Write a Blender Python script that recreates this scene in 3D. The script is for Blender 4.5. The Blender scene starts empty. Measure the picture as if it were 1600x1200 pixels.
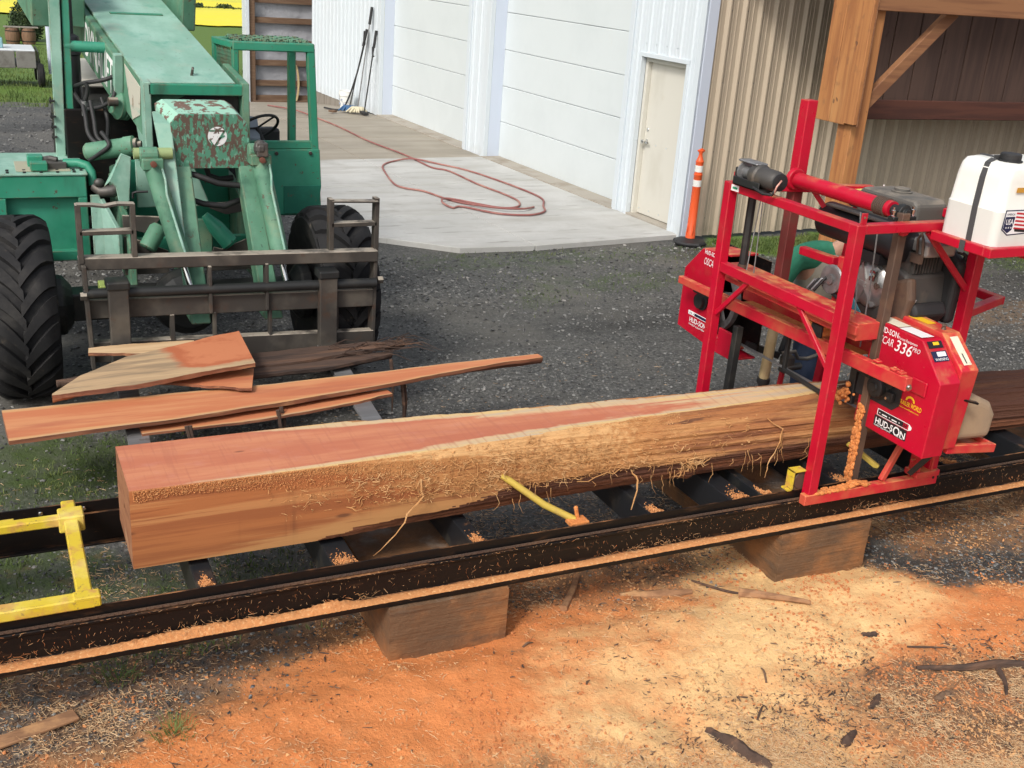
import bpy, bmesh, math, random
import numpy as np
from mathutils import Vector, Matrix

random.seed(7)
rng = np.random.default_rng(7)
S = bpy.context.scene
COL = S.collection
R = math.radians

# ------------------------------------------------------------------ camera, sky, sun, exposure
# world axes: x runs along the sawmill track, y away from it, z up; ground by the mill is z = 0
YAW, PITCH, ROLL, FPX, EYE = 1.11028595, 0.365934378, -0.0741413684, 1728.79, 3.2
cam = bpy.data.cameras.new('camera')
cam.sensor_width = 36.0
cam.lens = FPX / 1600.0 * 36.0
cam.clip_start = 0.1
cam.clip_end = 1500.0
cam_o = bpy.data.objects.new('camera', cam)
COL.objects.link(cam_o)
fw = Vector((math.cos(YAW) * math.cos(PITCH), math.sin(YAW) * math.cos(PITCH), -math.sin(PITCH)))
rt0 = Vector((math.sin(YAW), -math.cos(YAW), 0.0))
up0 = rt0.cross(fw)
rt = rt0 * math.cos(ROLL) - up0 * math.sin(ROLL)
up = rt0 * math.sin(ROLL) + up0 * math.cos(ROLL)
mw = Matrix((rt, up, -fw)).transposed().to_4x4()
mw.translation = Vector((0, 0, EYE))
cam_o.matrix_world = mw
S.camera = cam_o

SUN_EL, SUN_DIR = R(43), Vector((-0.80, -0.60, 0))      # towards the sun (horizontal part)
w = bpy.data.worlds.new("World")
S.world = w
w.use_nodes = True
nt = w.node_tree
bg = nt.nodes['Background']
sky = nt.nodes.new('ShaderNodeTexSky')
sky.sky_type = 'NISHITA'
sky.sun_disc = False
sky.sun_elevation = SUN_EL
sky.sun_rotation = math.atan2(SUN_DIR.x, SUN_DIR.y)
sky.dust_density = 4.0
sky.air_density = 1.0
hsv = nt.nodes.new('ShaderNodeHueSaturation')
hsv.inputs['Saturation'].default_value = 0.45           # thin bright cloud
nt.links.new(sky.outputs[0], hsv.inputs['Color'])
nt.links.new(hsv.outputs[0], bg.inputs[0])
bg.inputs[1].default_value = 0.12
sun = bpy.data.lights.new('sun', 'SUN')
sun.energy = 1.5
sun.angle = R(12)
sun.color = (1.0, 0.945, 0.87)
sun_o = bpy.data.objects.new('sun', sun)
COL.objects.link(sun_o)
sd = SUN_DIR.normalized() * math.cos(SUN_EL) + Vector((0, 0, math.sin(SUN_EL)))
sun_o.rotation_euler = sd.to_track_quat('Z', 'Y').to_euler()
S.view_settings.view_transform = 'Standard'
S.view_settings.look = 'None'
S.view_settings.exposure = 0.50
S.view_settings.gamma = 1.0
S.view_settings.use_curve_mapping = False

# ------------------------------------------------------------------ helpers
def vec(p): return Vector(p)

class MB:
    """collects simple shapes (world coordinates); build() links them as ONE mesh object"""
    def __init__(s): s.v = []; s.f = []; s.m = []
    def add(s, vs, fs, mi=0):
        b = len(s.v)
        s.v.extend([tuple(p) for p in vs])
        for f in fs:
            s.f.append(tuple(b + i for i in f)); s.m.append(mi)
        return s
    def box(s, c, size, rot=None, mi=0):
        hx, hy, hz = size[0] / 2, size[1] / 2, size[2] / 2
        vs = [Vector((x, y, z)) for z in (-hz, hz) for y in (-hy, hy) for x in (-hx, hx)]
        if rot is not None: vs = [rot @ p for p in vs]
        c = Vector(c)
        return s.add([p + c for p in vs], [(0, 2, 3, 1), (4, 5, 7, 6), (0, 1, 5, 4), (2, 6, 7, 3), (0, 4, 6, 2), (1, 3, 7, 5)], mi)
    def bb(s, x0, x1, y0, y1, z0, z1, mi=0):
        return s.box(((x0 + x1) / 2, (y0 + y1) / 2, (z0 + z1) / 2), (abs(x1 - x0), abs(y1 - y0), abs(z1 - z0)), None, mi)
    def beam(s, p0, p1, w_, h, upv=(0, 0, 1), mi=0):
        p0, p1 = Vector(p0), Vector(p1)
        d = (p1 - p0); L = d.length; d.normalize()
        u = Vector(upv)
        if abs(d.dot(u)) > 0.98: u = Vector((0, 1, 0)) if abs(d.y) < 0.9 else Vector((1, 0, 0))
        side = d.cross(u).normalized(); u = side.cross(d).normalized()
        return s.box((p0 + p1) / 2, (L, w_, h), Matrix((d, side, u)).transposed(), mi)
    def cyl(s, p0, p1, r0, r1=None, n=16, mi=0, caps=True):
        if r1 is None: r1 = r0
        p0, p1 = Vector(p0), Vector(p1)
        d = (p1 - p0).normalized()
        a = d.orthogonal().normalized(); b = d.cross(a)
        vs = []
        for p, r in ((p0, r0), (p1, r1)):
            for i in range(n):
                t = 2 * math.pi * i / n
                vs.append(p + (a * math.cos(t) + b * math.sin(t)) * r)
        fs = [(i, (i + 1) % n, n + (i + 1) % n, n + i) for i in range(n)]
        if caps: fs += [tuple(reversed(range(n))), tuple(range(n, 2 * n))]
        return s.add(vs, fs, mi)
    def lathe(s, p0, d, prof, n=20, mi=0):
        """prof: list of (radius, height along d)"""
        p0 = Vector(p0); d = Vector(d).normalized()
        a = d.orthogonal().normalized(); b = d.cross(a)
        vs = []
        for r, h in prof:
            for i in range(n):
                t = 2 * math.pi * i / n
                vs.append(p0 + d * h + (a * math.cos(t) + b * math.sin(t)) * r)
        fs = []
        for k in range(len(prof) - 1):
            for i in range(n):
                j = (i + 1) % n
                fs.append((k * n + i, k * n + j, (k + 1) * n + j, (k + 1) * n + i))
        fs += [tuple(reversed(range(n))), tuple(range((len(prof) - 1) * n, len(prof) * n))]
        return s.add(vs, fs, mi)
    def tube(s, pts, r, n=8, mi=0, closed=False):
        pts = [Vector(p) for p in pts]
        m = len(pts); vs = []; prev = None
        for k, p in enumerate(pts):
            if k == 0: d = pts[1] - pts[0]
            elif k == m - 1: d = pts[-1] - pts[-2]
            else: d = pts[k + 1] - pts[k - 1]
            d.normalize()
            if prev is None: a = d.orthogonal().normalized()
            else:
                a = prev - d * prev.dot(d)
                a = a.normalized() if a.length > 1e-6 else d.orthogonal().normalized()
            prev = a; b = d.cross(a)
            rr = r[k] if isinstance(r, (list, tuple)) else r
            for i in range(n):
                t = 2 * math.pi * i / n
                vs.append(p + (a * math.cos(t) + b * math.sin(t)) * rr)
        fs = []
        for k in range(m - 1):
            for i in range(n):
                j = (i + 1) % n
                fs.append((k * n + i, k * n + j, (k + 1) * n + j, (k + 1) * n + i))
        fs += [tuple(reversed(range(n))), tuple(range((m - 1) * n, m * n))]
        return s.add(vs, fs, mi)
    def prism(s, loop, off, mi=0):
        """extrude a planar loop of 3-D points by a vector"""
        loop = [Vector(p) for p in loop]; off = Vector(off); n = len(loop)
        nrm = Vector((0, 0, 0))
        for i in range(n):
            nrm += loop[i].cross(loop[(i + 1) % n])
        if nrm.dot(off) < 0: loop.reverse()
        vs = loop + [p + off for p in loop]
        fs = [tuple(reversed(range(n))), tuple(range(n, 2 * n))] + [(i, (i + 1) % n, n + (i + 1) % n, n + i) for i in range(n)]
        return s.add(vs, fs, mi)
    def ball(s, c, r, n=14, m=9, mi=0, rot=None):
        c = Vector(c); rx, ry, rz = r if isinstance(r, (tuple, list)) else (r, r, r)
        vs = []
        for k in range(1, m):
            ph = math.pi * k / m
            for i in range(n):
                t = 2 * math.pi * i / n
                p = Vector((rx * math.sin(ph) * math.cos(t), ry * math.sin(ph) * math.sin(t), rz * math.cos(ph)))
                vs.append(p)
        vs += [Vector((0, 0, rz)), Vector((0, 0, -rz))]
        if rot is not None: vs = [rot @ p for p in vs]
        vs = [p + c for p in vs]
        fs = []
        for k in range(m - 2):
            for i in range(n):
                j = (i + 1) % n
                fs.append((k * n + i, (k + 1) * n + i, (k + 1) * n + j, k * n + j))
        T, B = (m - 1) * n, (m - 1) * n + 1
        for i in range(n):
            j = (i + 1) % n
            fs.append((T, i, j)); fs.append((B, (m - 2) * n + j, (m - 2) * n + i))
        return s.add(vs, fs, mi)
    def build(s, name, mat, parent=None, smooth=None, bevel=0.0, seg=1):
        me = bpy.data.meshes.new(name)
        off = rootloc(parent)
        me.from_pydata([(p[0] - off.x, p[1] - off.y, p[2] - off.z) for p in s.v], [], s.f)
        mats = mat if isinstance(mat, (list, tuple)) else [mat]
        for mm in mats: me.materials.append(mm)
        if len(mats) > 1: me.polygons.foreach_set('material_index', s.m)
        if smooth is not None:
            me.polygons.foreach_set('use_smooth', [True] * len(me.polygons))
            me.set_sharp_from_angle(angle=R(smooth))
        o = bpy.data.objects.new(name, me)
        COL.objects.link(o)
        if parent is not None: o.parent = parent
        if bevel > 0:
            bv = o.modifiers.new('bevel', 'BEVEL'); bv.width = bevel; bv.segments = seg; bv.limit_method = 'ANGLE'; bv.angle_limit = R(40)
        return o

def rootloc(p):
    v = Vector((0, 0, 0))
    while p is not None:
        v += p.location; p = p.parent
    return v

def np_mesh(name, verts, faces, mats, parent=None, smooth=False, mi=None, attrs=None):
    """big meshes from numpy: faces is an (n,k) int array"""
    me = bpy.data.meshes.new(name)
    n, k = faces.shape
    me.vertices.add(len(verts)); me.vertices.foreach_set('co', np.ascontiguousarray(verts, dtype=np.float32).ravel())
    me.loops.add(n * k); me.loops.foreach_set('vertex_index', faces.astype(np.int32).ravel())
    me.polygons.add(n); me.polygons.foreach_set('loop_start', np.arange(0, n * k, k, dtype=np.int32))
    for mm in (mats if isinstance(mats, (list, tuple)) else [mats]): me.materials.append(mm)
    if mi is not None: me.polygons.foreach_set('material_index', np.asarray(mi, dtype=np.int32))
    me.polygons.foreach_set('use_smooth', np.full(n, bool(smooth)))
    for an, arr in (attrs or {}).items():
        at = me.attributes.new(an, 'FLOAT', 'POINT'); at.data.foreach_set('value', np.asarray(arr, dtype=np.float32).ravel())
    me.update(calc_edges=True)
    o = bpy.data.objects.new(name, me); COL.objects.link(o)
    if parent is not None: o.parent = parent
    return o

def tag(o, label=None, cat=None, group=None, kind=None):
    if label: o['label'] = label
    if cat: o['category'] = cat
    if group: o['group'] = group
    if kind: o['kind'] = kind
    return o

def thing(name, loc, label, cat, group=None):
    e = bpy.data.objects.new(name, None); COL.objects.link(e)
    e.location = loc; e.empty_display_size = 0.2
    return tag(e, label, cat, group)

def copy_thing(o, loc, label=None, parent=None):
    c = o.copy(); COL.objects.link(c); c.parent = parent
    if parent is None: c.location = loc
    if label: c['label'] = label
    for ch in [x for x in S.objects if x.parent == o]: copy_thing(ch, None, None, c)
    return c

def text(body, origin, xdir, ydir, size, mat, parent, width=None, name='lettering', shear=0.0, bold=0.0):
    """flat print: text converted to a mesh, laid on the plane spanned by xdir, ydir"""
    cu = bpy.data.curves.new('t', 'FONT'); cu.body = body; cu.size = size; cu.shear = shear; cu.offset = bold * size * 1.3
    cu.resolution_u = 3
    to = bpy.data.objects.new('t', cu); COL.objects.link(to)
    bpy.context.view_layer.update()
    me = bpy.data.meshes.new_from_object(to.evaluated_get(bpy.context.evaluated_depsgraph_get()))
    bpy.data.objects.remove(to)
    n = len(me.vertices); co = np.empty(n * 3, np.float32); me.vertices.foreach_get('co', co); co = co.reshape(-1, 3)
    if width and n: co[:, 0] *= width / (co[:, 0].max() - co[:, 0].min())
    X, Y, O = np.array(Vector(xdir).normalized()), np.array(Vector(ydir).normalized()), np.array(Vector(origin) - rootloc(parent))
    me.vertices.foreach_set('co', (O + co[:, :1] * X + co[:, 1:2] * Y).astype(np.float32).ravel())
    me.materials.clear(); me.materials.append(mat); me.name = name
    o = bpy.data.objects.new(name, me); COL.objects.link(o); o.parent = parent
    return o

# value noise in numpy
def _h(ix, iy, s):
    n = (ix.astype(np.int64) * 374761393 + iy.astype(np.int64) * 668265263 + s * 974634541) & 0x7fffffff
    n = ((n ^ (n >> 13)) * 1274126177) & 0x7fffffff
    return ((n ^ (n >> 16)) & 0xffff) / 65535.0
def vnoise(x, y, s=0):
    x = np.asarray(x, float); y = np.asarray(y, float)
    ix, iy = np.floor(x), np.floor(y); fx, fy = x - ix, y - iy
    fx = fx * fx * (3 - 2 * fx); fy = fy * fy * (3 - 2 * fy)
    a, b, c, d = _h(ix, iy, s), _h(ix + 1, iy, s), _h(ix, iy + 1, s), _h(ix + 1, iy + 1, s)
    return (a * (1 - fx) + b * fx) * (1 - fy) + (c * (1 - fx) + d * fx) * fy
def fbm(x, y, s=0, o=4):
    t = 0; amp = 1; tot = 0
    for k in range(o):
        t = t + amp * vnoise(np.asarray(x) * 2 ** k, np.asarray(y) * 2 ** k, s + k * 17); tot += amp; amp *= 0.5
    return t / tot
def sstep(a, b, x):
    t = np.clip((np.asarray(x, float) - a) / (b - a), 0, 1); return t * t * (3 - 2 * t)

# ------------------------------------------------------------------ materials
def M(name, col, rough=0.6, metal=0.0, layers=(), bump=(), coords='pos', spec=0.5, rvar=0.0, emit=None, trans=0.0, sss=0.0):
    """layers: (colour, scale(float or 3), lo, hi, strength, detail, kind) laid over col; kind: noise | up (on upward faces) | attr:NAME | voro
       bump: (scale, strength, distance)"""
    m = bpy.data.materials.new(name); m.use_nodes = True
    t = m.node_tree; N = t.nodes; L = t.links
    p = N['Principled BSDF']
    if coords == 'pos': src = N.new('ShaderNodeNewGeometry').outputs['Position']
    else: src = N.new('ShaderNodeTexCoord').outputs['Object']
    def scaled(sc, off=0.0):
        if isinstance(sc, (int, float)): sc = (sc, sc, sc)
        mp = N.new('ShaderNodeMapping'); mp.inputs['Scale'].default_value = sc; mp.inputs['Location'].default_value = (off, off * 0.7, off * 1.3)
        L.new(src, mp.inputs['Vector']); return mp.outputs[0]
    def noise(sc, det, off, kind='noise'):
        if kind == 'voro':
            n = N.new('ShaderNodeTexVoronoi'); n.inputs['Scale'].default_value = 1.0
            L.new(scaled(sc, off), n.inputs['Vector']); return n.outputs['Distance']
        n = N.new('ShaderNodeTexNoise'); n.inputs['Scale'].default_value = 1.0; n.inputs['Detail'].default_value = det; n.inputs['Roughness'].default_value = 0.6
        L.new(scaled(sc, off), n.inputs['Vector']); return n.outputs[0]
    def mrange(val, lo, hi, st):
        r = N.new('ShaderNodeMapRange'); r.interpolation_type = 'SMOOTHSTEP'
        r.inputs[1].default_value = lo; r.inputs[2].default_value = hi; r.inputs[3].default_value = 0; r.inputs[4].default_value = st
        L.new(val, r.inputs[0]); return r.outputs[0]
    def mul(a, b):
        q = N.new('ShaderNodeMath'); q.operation = 'MULTIPLY'; L.new(a, q.inputs[0]); L.new(b, q.inputs[1]); return q.outputs[0]
    cur = None
    for i, ly in enumerate(layers):
        c2, sc, lo, hi, st = ly[:5]; det = ly[5] if len(ly) > 5 else 4; kind = ly[6] if len(ly) > 6 else 'noise'
        if kind.startswith('edge:'):                        # wear along sharp edges
            bv = N.new('ShaderNodeBevel'); bv.samples = 4; bv.inputs['Radius'].default_value = float(kind[5:])
            g = N.new('ShaderNodeNewGeometry'); dp_ = N.new('ShaderNodeVectorMath'); dp_.operation = 'DOT_PRODUCT'
            L.new(bv.outputs[0], dp_.inputs[0]); L.new(g.outputs['Normal'], dp_.inputs[1])
            iv = N.new('ShaderNodeMath'); iv.operation = 'SUBTRACT'; iv.inputs[0].default_value = 1.0; L.new(dp_.outputs['Value'], iv.inputs[1])
            fac = mul(mrange(iv.outputs[0], .015, .12, 1.0), mrange(noise(sc, det, 3.7 * i + 1), lo, hi, st))
        elif kind.startswith('attr:'):
            an = N.new('ShaderNodeAttribute'); an.attribute_name = kind[5:]
            nz = noise(sc, det, 3.7 * i + 1)
            a = N.new('ShaderNodeMath'); a.operation = 'ADD'; L.new(nz, a.inputs[0]); L.new(an.outputs['Fac'], a.inputs[1])
            fac = mrange(a.outputs[0], lo, hi, st)          # noise (about .5) + attribute
        else:
            fac = mrange(noise(sc, det, 3.7 * i + 1, 'voro' if kind == 'voro' else 'noise'), lo, hi, st)
            if kind.startswith('low:'):
                g = N.new('ShaderNodeNewGeometry'); sx = N.new('ShaderNodeSeparateXYZ'); L.new(g.outputs['Position'], sx.inputs[0])
                fac = mul(fac, mrange(sx.outputs['Z'], float(kind[4:]), 0.0, 1.0))
            if kind == 'up':
                g = N.new('ShaderNodeNewGeometry'); sx = N.new('ShaderNodeSeparateXYZ'); L.new(g.outputs['Normal'], sx.inputs[0])
                fac = mul(fac, mrange(sx.outputs['Z'], 0.35, 0.8, 1.0))
        mx = N.new('ShaderNodeMix'); mx.data_type = 'RGBA'; mx.inputs['B'].default_value = (*c2, 1)
        L.new(fac, mx.inputs['Factor'])
        if cur is None: mx.inputs['A'].default_value = (*col, 1)
        else: L.new(cur, mx.inputs['A'])
        cur = mx.outputs['Result']
    if cur is None: p.inputs['Base Color'].default_value = (*col, 1)
    else: L.new(cur, p.inputs['Base Color'])
    p.inputs['Metallic'].default_value = metal
    p.inputs['Specular IOR Level'].default_value = spec
    if rvar:
        r = N.new('ShaderNodeMapRange'); r.inputs[1].default_value = 0.3; r.inputs[2].default_value = 0.7
        r.inputs[3].default_value = max(0.05, rough - rvar); r.inputs[4].default_value = min(1, rough + rvar)
        L.new(noise(7.0, 3, 11.0), r.inputs[0]); L.new(r.outputs[0], p.inputs['Roughness'])
    else: p.inputs['Roughness'].default_value = rough
    prev = None
    for j, (sc, st, dist) in enumerate(bump):
        b = N.new('ShaderNodeBump'); b.inputs['Strength'].default_value = st; b.inputs['Distance'].default_value = dist
        L.new(noise(sc, 4, 20 + 5 * j), b.inputs['Height'])
        if prev: L.new(prev, b.inputs['Normal'])
        prev = b.outputs[0]
    if prev: L.new(prev, p.inputs['Normal'])
    if trans: p.inputs['Transmission Weight'].default_value = trans
    if sss:
        p.inputs['Subsurface Weight'].default_value = sss; p.inputs['Subsurface Radius'].default_value = (0.05, 0.05, 0.05)
    return m

K = {}
rust = (0.10, 0.045, 0.022)
dust = (0.52, 0.24, 0.10)
K['green'] = M('green_paint', (0.022, 0.23, 0.135), 0.5, 0, [((0.06, 0.31, 0.21), 1.6, .4, .75, .8), ((0.10, 0.055, 0.035), 22, .655, .69, .9, 7), ((.035, .05, .035), (5, 5, 1.2), .55, .8, .7, 6), ((0.01, 0.12, 0.08), 3, .58, .8, .6), ((0.02, 0.02, 0.018), 26, .68, .74, .7, 5), ((.17, .10, .06), 9, .40, .58, .9, 6, 'edge:.014')], [(40, .15, .002), (3, .08, .02)], 'obj', rvar=.15)
K['mint'] = M('faded_mint_paint', (0.22, 0.40, 0.315), 0.5, 0, [((0.36, 0.57, 0.48), (3, 1.2, 3), .4, .7, .7), ((0.10, 0.31, 0.23), 5, .52, .75, .7, 6), ((0.40, 0.38, 0.30), 2.6, .56, .76, .6, 6), ((0.11, 0.075, 0.05), 34, .665, .70, .8, 7), ((.20, .30, .24), (7, 3, 1.6), .54, .8, .6, 6), ((.17, .10, .06), 9, .42, .60, .9, 6, 'edge:.016')], [(30, .12, .002), (3, .10, .02)], 'obj', rvar=.15)
K['greensoft'] = M('dusty_green_paint', (0.080, 0.215, 0.135), 0.6, 0, [((0.17, 0.34, 0.235), 2.5, .42, .72, .8, 6), ((0.22, 0.27, 0.16), 4, .52, .72, .6, 5), ((0.11, 0.065, 0.04), 24, .63, .67, .9, 7), ((.05, .065, .045), (6, 6, 1.4), .52, .78, .75, 6), ((0.015, 0.07, 0.045), 3.3, .56, .74, .7, 5), ((0.02, 0.02, 0.018), 30, .66, .72, .7, 5), ((.16, .095, .055), 10, .40, .58, .9, 6, 'edge:.014')], [(40, .2, .002), (3, .10, .02)], 'obj', rvar=.1)
K['chipped'] = M('rust_chipped_green', (0.10, 0.068, 0.050), 0.75, 0, [((0.07, 0.24, 0.155), (30, 30, 15), .49, .52, .95, 8), ((0.16, 0.38, 0.28), (40, 40, 18), .57, .61, .8, 7), ((0.07, 0.04, 0.03), 6, .55, .7, .6)], [(14, .4, .004)], 'obj')
K['steel'] = M('worn_brown_steel', (0.052, 0.046, 0.040), 0.6, .2, [((0.12, 0.105, 0.085), 3, .45, .7, .8), ((0.085, 0.045, 0.028), 8, .56, .7, .6, 5), ((0.42, 0.37, 0.30), 6, .30, .55, .9, 5, 'up')], [(25, .25, .003)], 'obj', rvar=.15)
K['greysteel'] = M('bare_grey_steel', (0.22, 0.22, 0.22), 0.42, .5, [((0.35, 0.35, 0.36), (2, 18, 18), .4, .7, .7), ((0.12, 0.08, 0.05), 10, .6, .7, .5)], [(20, .1, .002)], 'obj')
K['chrome'] = M('cylinder_rod', (0.7, 0.7, 0.68), 0.15, 1.0, coords='obj')
K['darkmetal'] = M('greasy_dark_metal', (0.025, 0.026, 0.026), 0.5, .3, [((0.07, 0.065, 0.055), 6, .5, .8, .7)], [(30, .2, .003)], 'obj')
K['black'] = M('black_rubber', (0.018, 0.018, 0.019), 0.6, 0, [((0.05, 0.048, 0.045), 10, .5, .8, .5)], [(40, .1, .002)], 'obj')
K['blackpaint'] = M('black_paint_dusty', (0.008, 0.007, 0.007), 0.38, .1, [((0.075, 0.038, 0.02), (6, 30, 30), .56, .78, .7, 6), ((0.26, 0.12, 0.05), (14, 60, 60), .66, .78, .6, 5), (dust, (4, 8, 8), .45, .7, .75, 6, 'up')], [(60, .25, .002)], 'obj', spec=.3)
K['tyre'] = M('tyre_rubber', (0.017, 0.017, 0.018), 0.75, 0, [((0.055, 0.052, 0.048), 4, .48, .78, .8, 6), ((0.15, 0.12, 0.085), 7, .62, .78, .6, 6)], [(18, .4, .006)], 'obj', spec=.25)
K['red'] = M('red_paint', (0.50, 0.004, 0.028), 0.38, 0, [((0.40, 0.004, 0.018), 3, .4, .7, .7), ((.36, .05, .035), 7, .54, .78, .45, 7), (dust, (5, 5, 5), .46, .72, .8, 7, 'up'), ((0.60, 0.17, 0.12), 55, .66, .74, .5, 6), ((.10, .01, .012), 26, .70, .74, .7, 6), ((.42, .10, .08), 16, .42, .62, .75, 6, 'edge:.008'), ((.10, .045, .03), 22, .60, .68, .8, 6, 'edge:.010')], [(60, .06, .001), (4, .05, .01)], 'obj', rvar=.12)
K['reddust'] = M('red_paint_sawdust', (0.55, 0.01, 0.03), 0.5, 0, [((0.54, 0.13, 0.06), 5, .35, .7, .75, 5), ((0.66, 0.26, 0.10), 12, .42, .62, .9, 6, 'up')], [(60, .3, .002)], 'obj')
K['sawcoat'] = M('packed_orange_sawdust', (0.62, 0.22, 0.06), 0.95, 0, [((0.42, 0.13, 0.035), 30, .5, .68, .8, 5), ((0.72, 0.34, 0.13), 60, .5, .7, .7)], [(70, .9, .006)], 'obj')
K['brownsteel'] = M('dusty_brown_channel', (0.10, 0.065, 0.048), 0.6, .2, [((0.19, 0.11, 0.065), 4, .45, .75, .7), ((0.09, 0.05, 0.04), 12, .55, .7, .6)], [(30, .2, .002)], 'obj')
K['alu'] = M('cast_aluminium', (0.42, 0.42, 0.41), 0.35, .7, [((0.2, 0.19, 0.18), 8, .5, .75, .7)], [(20, .15, .003)], 'obj')
K['engine'] = M('engine_casting', (0.085, 0.08, 0.075), 0.5, .4, [((0.20, 0.16, 0.12), 7, .52, .75, .6), ((0.03, 0.03, 0.03), 5, .55, .7, .8)], [(24, .3, .004)], 'obj')
K['greyplastic'] = M('dusty_grey_plastic', (0.10, 0.095, 0.085), 0.6, 0, [((0.30, 0.255, 0.20), 4, .35, .6, .7, 5, 'up')], [(30, .1, .002)], 'obj')
K['muffler'] = M('black_muffler', (0.012, 0.012, 0.014), 0.45, .1, [((0.06, 0.06, 0.075), 3, .5, .8, .4)], (), 'obj')
K['yellow'] = M('yellow_paint', (0.64, 0.48, 0.03), 0.55, 0, [((0.52, 0.26, 0.08), 14, .46, .66, .8, 7), ((0.22, 0.13, 0.05), 40, .60, .68, .8, 6), ((.12, .07, .04), 20, .45, .6, .85, 6, 'edge:.008'), ((0.85, 0.75, 0.25), 3, .45, .7, .5)], [(40, .2, .002)], 'obj')
K['yellowold'] = M('dirty_yellow_paint', (0.55, 0.40, 0.07), 0.6, 0, [((0.40, 0.25, 0.10), 9, .45, .7, .8, 5)], [(40, .25, .003)], 'obj')
K['white'] = M('white_plastic', (0.80, 0.80, 0.76), 0.4, 0, coords='obj')
K['whitepaint'] = M('white_print', (0.82, 0.82, 0.82), 0.6)
K['blackprint'] = M('black_print', (0.012, 0.012, 0.014), 0.6)
K['navyprint'] = M('navy_print', (0.012, 0.016, 0.06), 0.6)
K['redprint'] = M('red_print', (0.5, 0.02, 0.03), 0.6)
K['yellowprint'] = M('yellow_print', (0.85, 0.52, 0.02), 0.6)
K['creamprint'] = M('cream_label', (0.75, 0.70, 0.55), 0.6, 0, [((0.45, 0.38, 0.28), 40, .58, .72, .6)])
K['orangeprint'] = M('amber_label', (0.55, 0.28, 0.04), 0.6)
K['tank'] = M('translucent_white_tank', (0.80, 0.80, 0.75), 0.42, 0, [((0.70, 0.69, 0.60), 2.5, .45, .7, .6), ((0.50, 0.44, 0.30), 9, .68, .78, .25)], [(8, .06, .004)], 'obj', sss=.15)
K['tankwet'] = M('white_tank_filled', (0.68, 0.69, 0.65), 0.42, 0, [((0.58, 0.57, 0.49), 3, .4, .7, .7)], [(8, .06, .004)], 'obj', sss=.15)
K['strap'] = M('grey_webbing', (0.06, 0.06, 0.062), 0.8)
# buildings
K['whitewall'] = M('white_siding', (0.60, 0.66, 0.70), 0.45, 0, [((0.60, 0.64, 0.67), (1, 1, .25), .45, .7, .6), ((0.55, 0.56, 0.52), (8, 8, 1.5), .66, .8, .25, 5), ((.42, .40, .34), (7, 7, 4), .4, .8, .5, 6, 'low:.25')], [(3, .03, .01)])
K['doorwhite'] = M('white_door_panel', (0.61, 0.66, 0.67), 0.5, 0, [((0.57, 0.62, 0.63), 1.2, .4, .7, .7), ((0.60, 0.60, 0.54), (6, 6, 2), .66, .8, .25, 5), ((.50, .48, .42), (9, 9, 5), .45, .8, .35, 6, 'low:.2')], [(90, .05, .002), (1.2, .04, .02)])
K['paleblue'] = M('blue_shade_trim_and_conduit', (0.54, 0.60, 0.70), 0.45, 0, [((0.54, 0.60, 0.70), 4, .45, .7, .5)])  # bluish sky shade painted onto white trim; the conduit really is this colour
K['tan'] = M('taupe_siding', (0.43, 0.36, 0.27), 0.42, 0, [((0.48, 0.40, 0.30), (2, 2, .3), .4, .7, .6), ((.20, .17, .12), (7, 7, 5), .4, .75, .6, 6, 'low:.35')], [(3, .03, .01)])
K['cream'] = M('cream_door', (0.60, 0.585, 0.52), 0.5, 0, [((0.52, 0.50, 0.43), (2, 2, 1), .45, .7, .7), ((0.45, 0.36, 0.22), (5, 5, 3), .66, .8, .4, 5)])
K['concrete'] = M('concrete_slab', (0.43, 0.43, 0.41), 0.8, 0, [((0.52, 0.52, 0.50), .9, .4, .65, .8), ((0.36, 0.35, 0.32), (.6, 3, 1), .46, .70, .8, 7), ((0.20, 0.19, 0.165), (1.6, 9, 1), .57, .70, .65, 7), ((.30, .285, .25), 1.7, .55, .75, .6, 7), ((0.42, 0.41, 0.38), 30, .5, .7, .5)], [(30, .15, .004), (180, .2, .001)])
K['concretewet'] = M('damp_brown_concrete', (0.29, 0.255, 0.20), 0.6, 0, [((0.36, 0.32, 0.26), 1.1, .4, .7, .7), ((0.21, 0.185, 0.145), (.5, 3, 1), .45, .7, .7, 6)], [(30, .12, .004)])
K['seal'] = M('door_seal', (.30, .31, .32), .8)
K['joint'] = M('dirty_joint', (0.13, 0.12, 0.10), 0.95)
K['curb'] = M('stained_concrete_curb', (0.36, 0.33, 0.28), 0.85, 0, [((0.24, 0.20, 0.15), 3, .45, .7, .8, 6)], [(40, .3, .004)])
K['greyply'] = M('weathered_plywood', (0.26, 0.235, 0.20), 0.85, 0, [((0.15, 0.12, 0.09), (14, 14, 1.5), .45, .7, .8, 6)])
K['oldwood'] = M('brown_lumber', (0.13, 0.075, 0.045), 0.85, 0, [((0.20, 0.13, 0.08), (2, 2, 20), .4, .7, .8, 5)])
K['sheet'] = M('wrinkled_grey_liner', (0.36, 0.37, 0.40), 0.5, 0, [((0.24, 0.25, 0.27), (1.2, 1.2, 3), .4, .7, .8, 5)], [(2.5, .6, .08), (9, .3, .02)])
K['fir'] = M('golden_fir_timber', (0.43, 0.185, 0.062), 0.65, 0, [((0.29, 0.11, 0.038), (14, 14, .8), .42, .62, .8, 5), ((0.54, 0.29, 0.11), (5, 5, .5), .5, .75, .7), ((.22, .10, .045), (9, 9, 6), .56, .72, .6, 6), ((0.13, 0.06, 0.03), (7, 7, 5), .70, .74, .8, 2)], [((30, 30, 1), .2, .003)])
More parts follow.
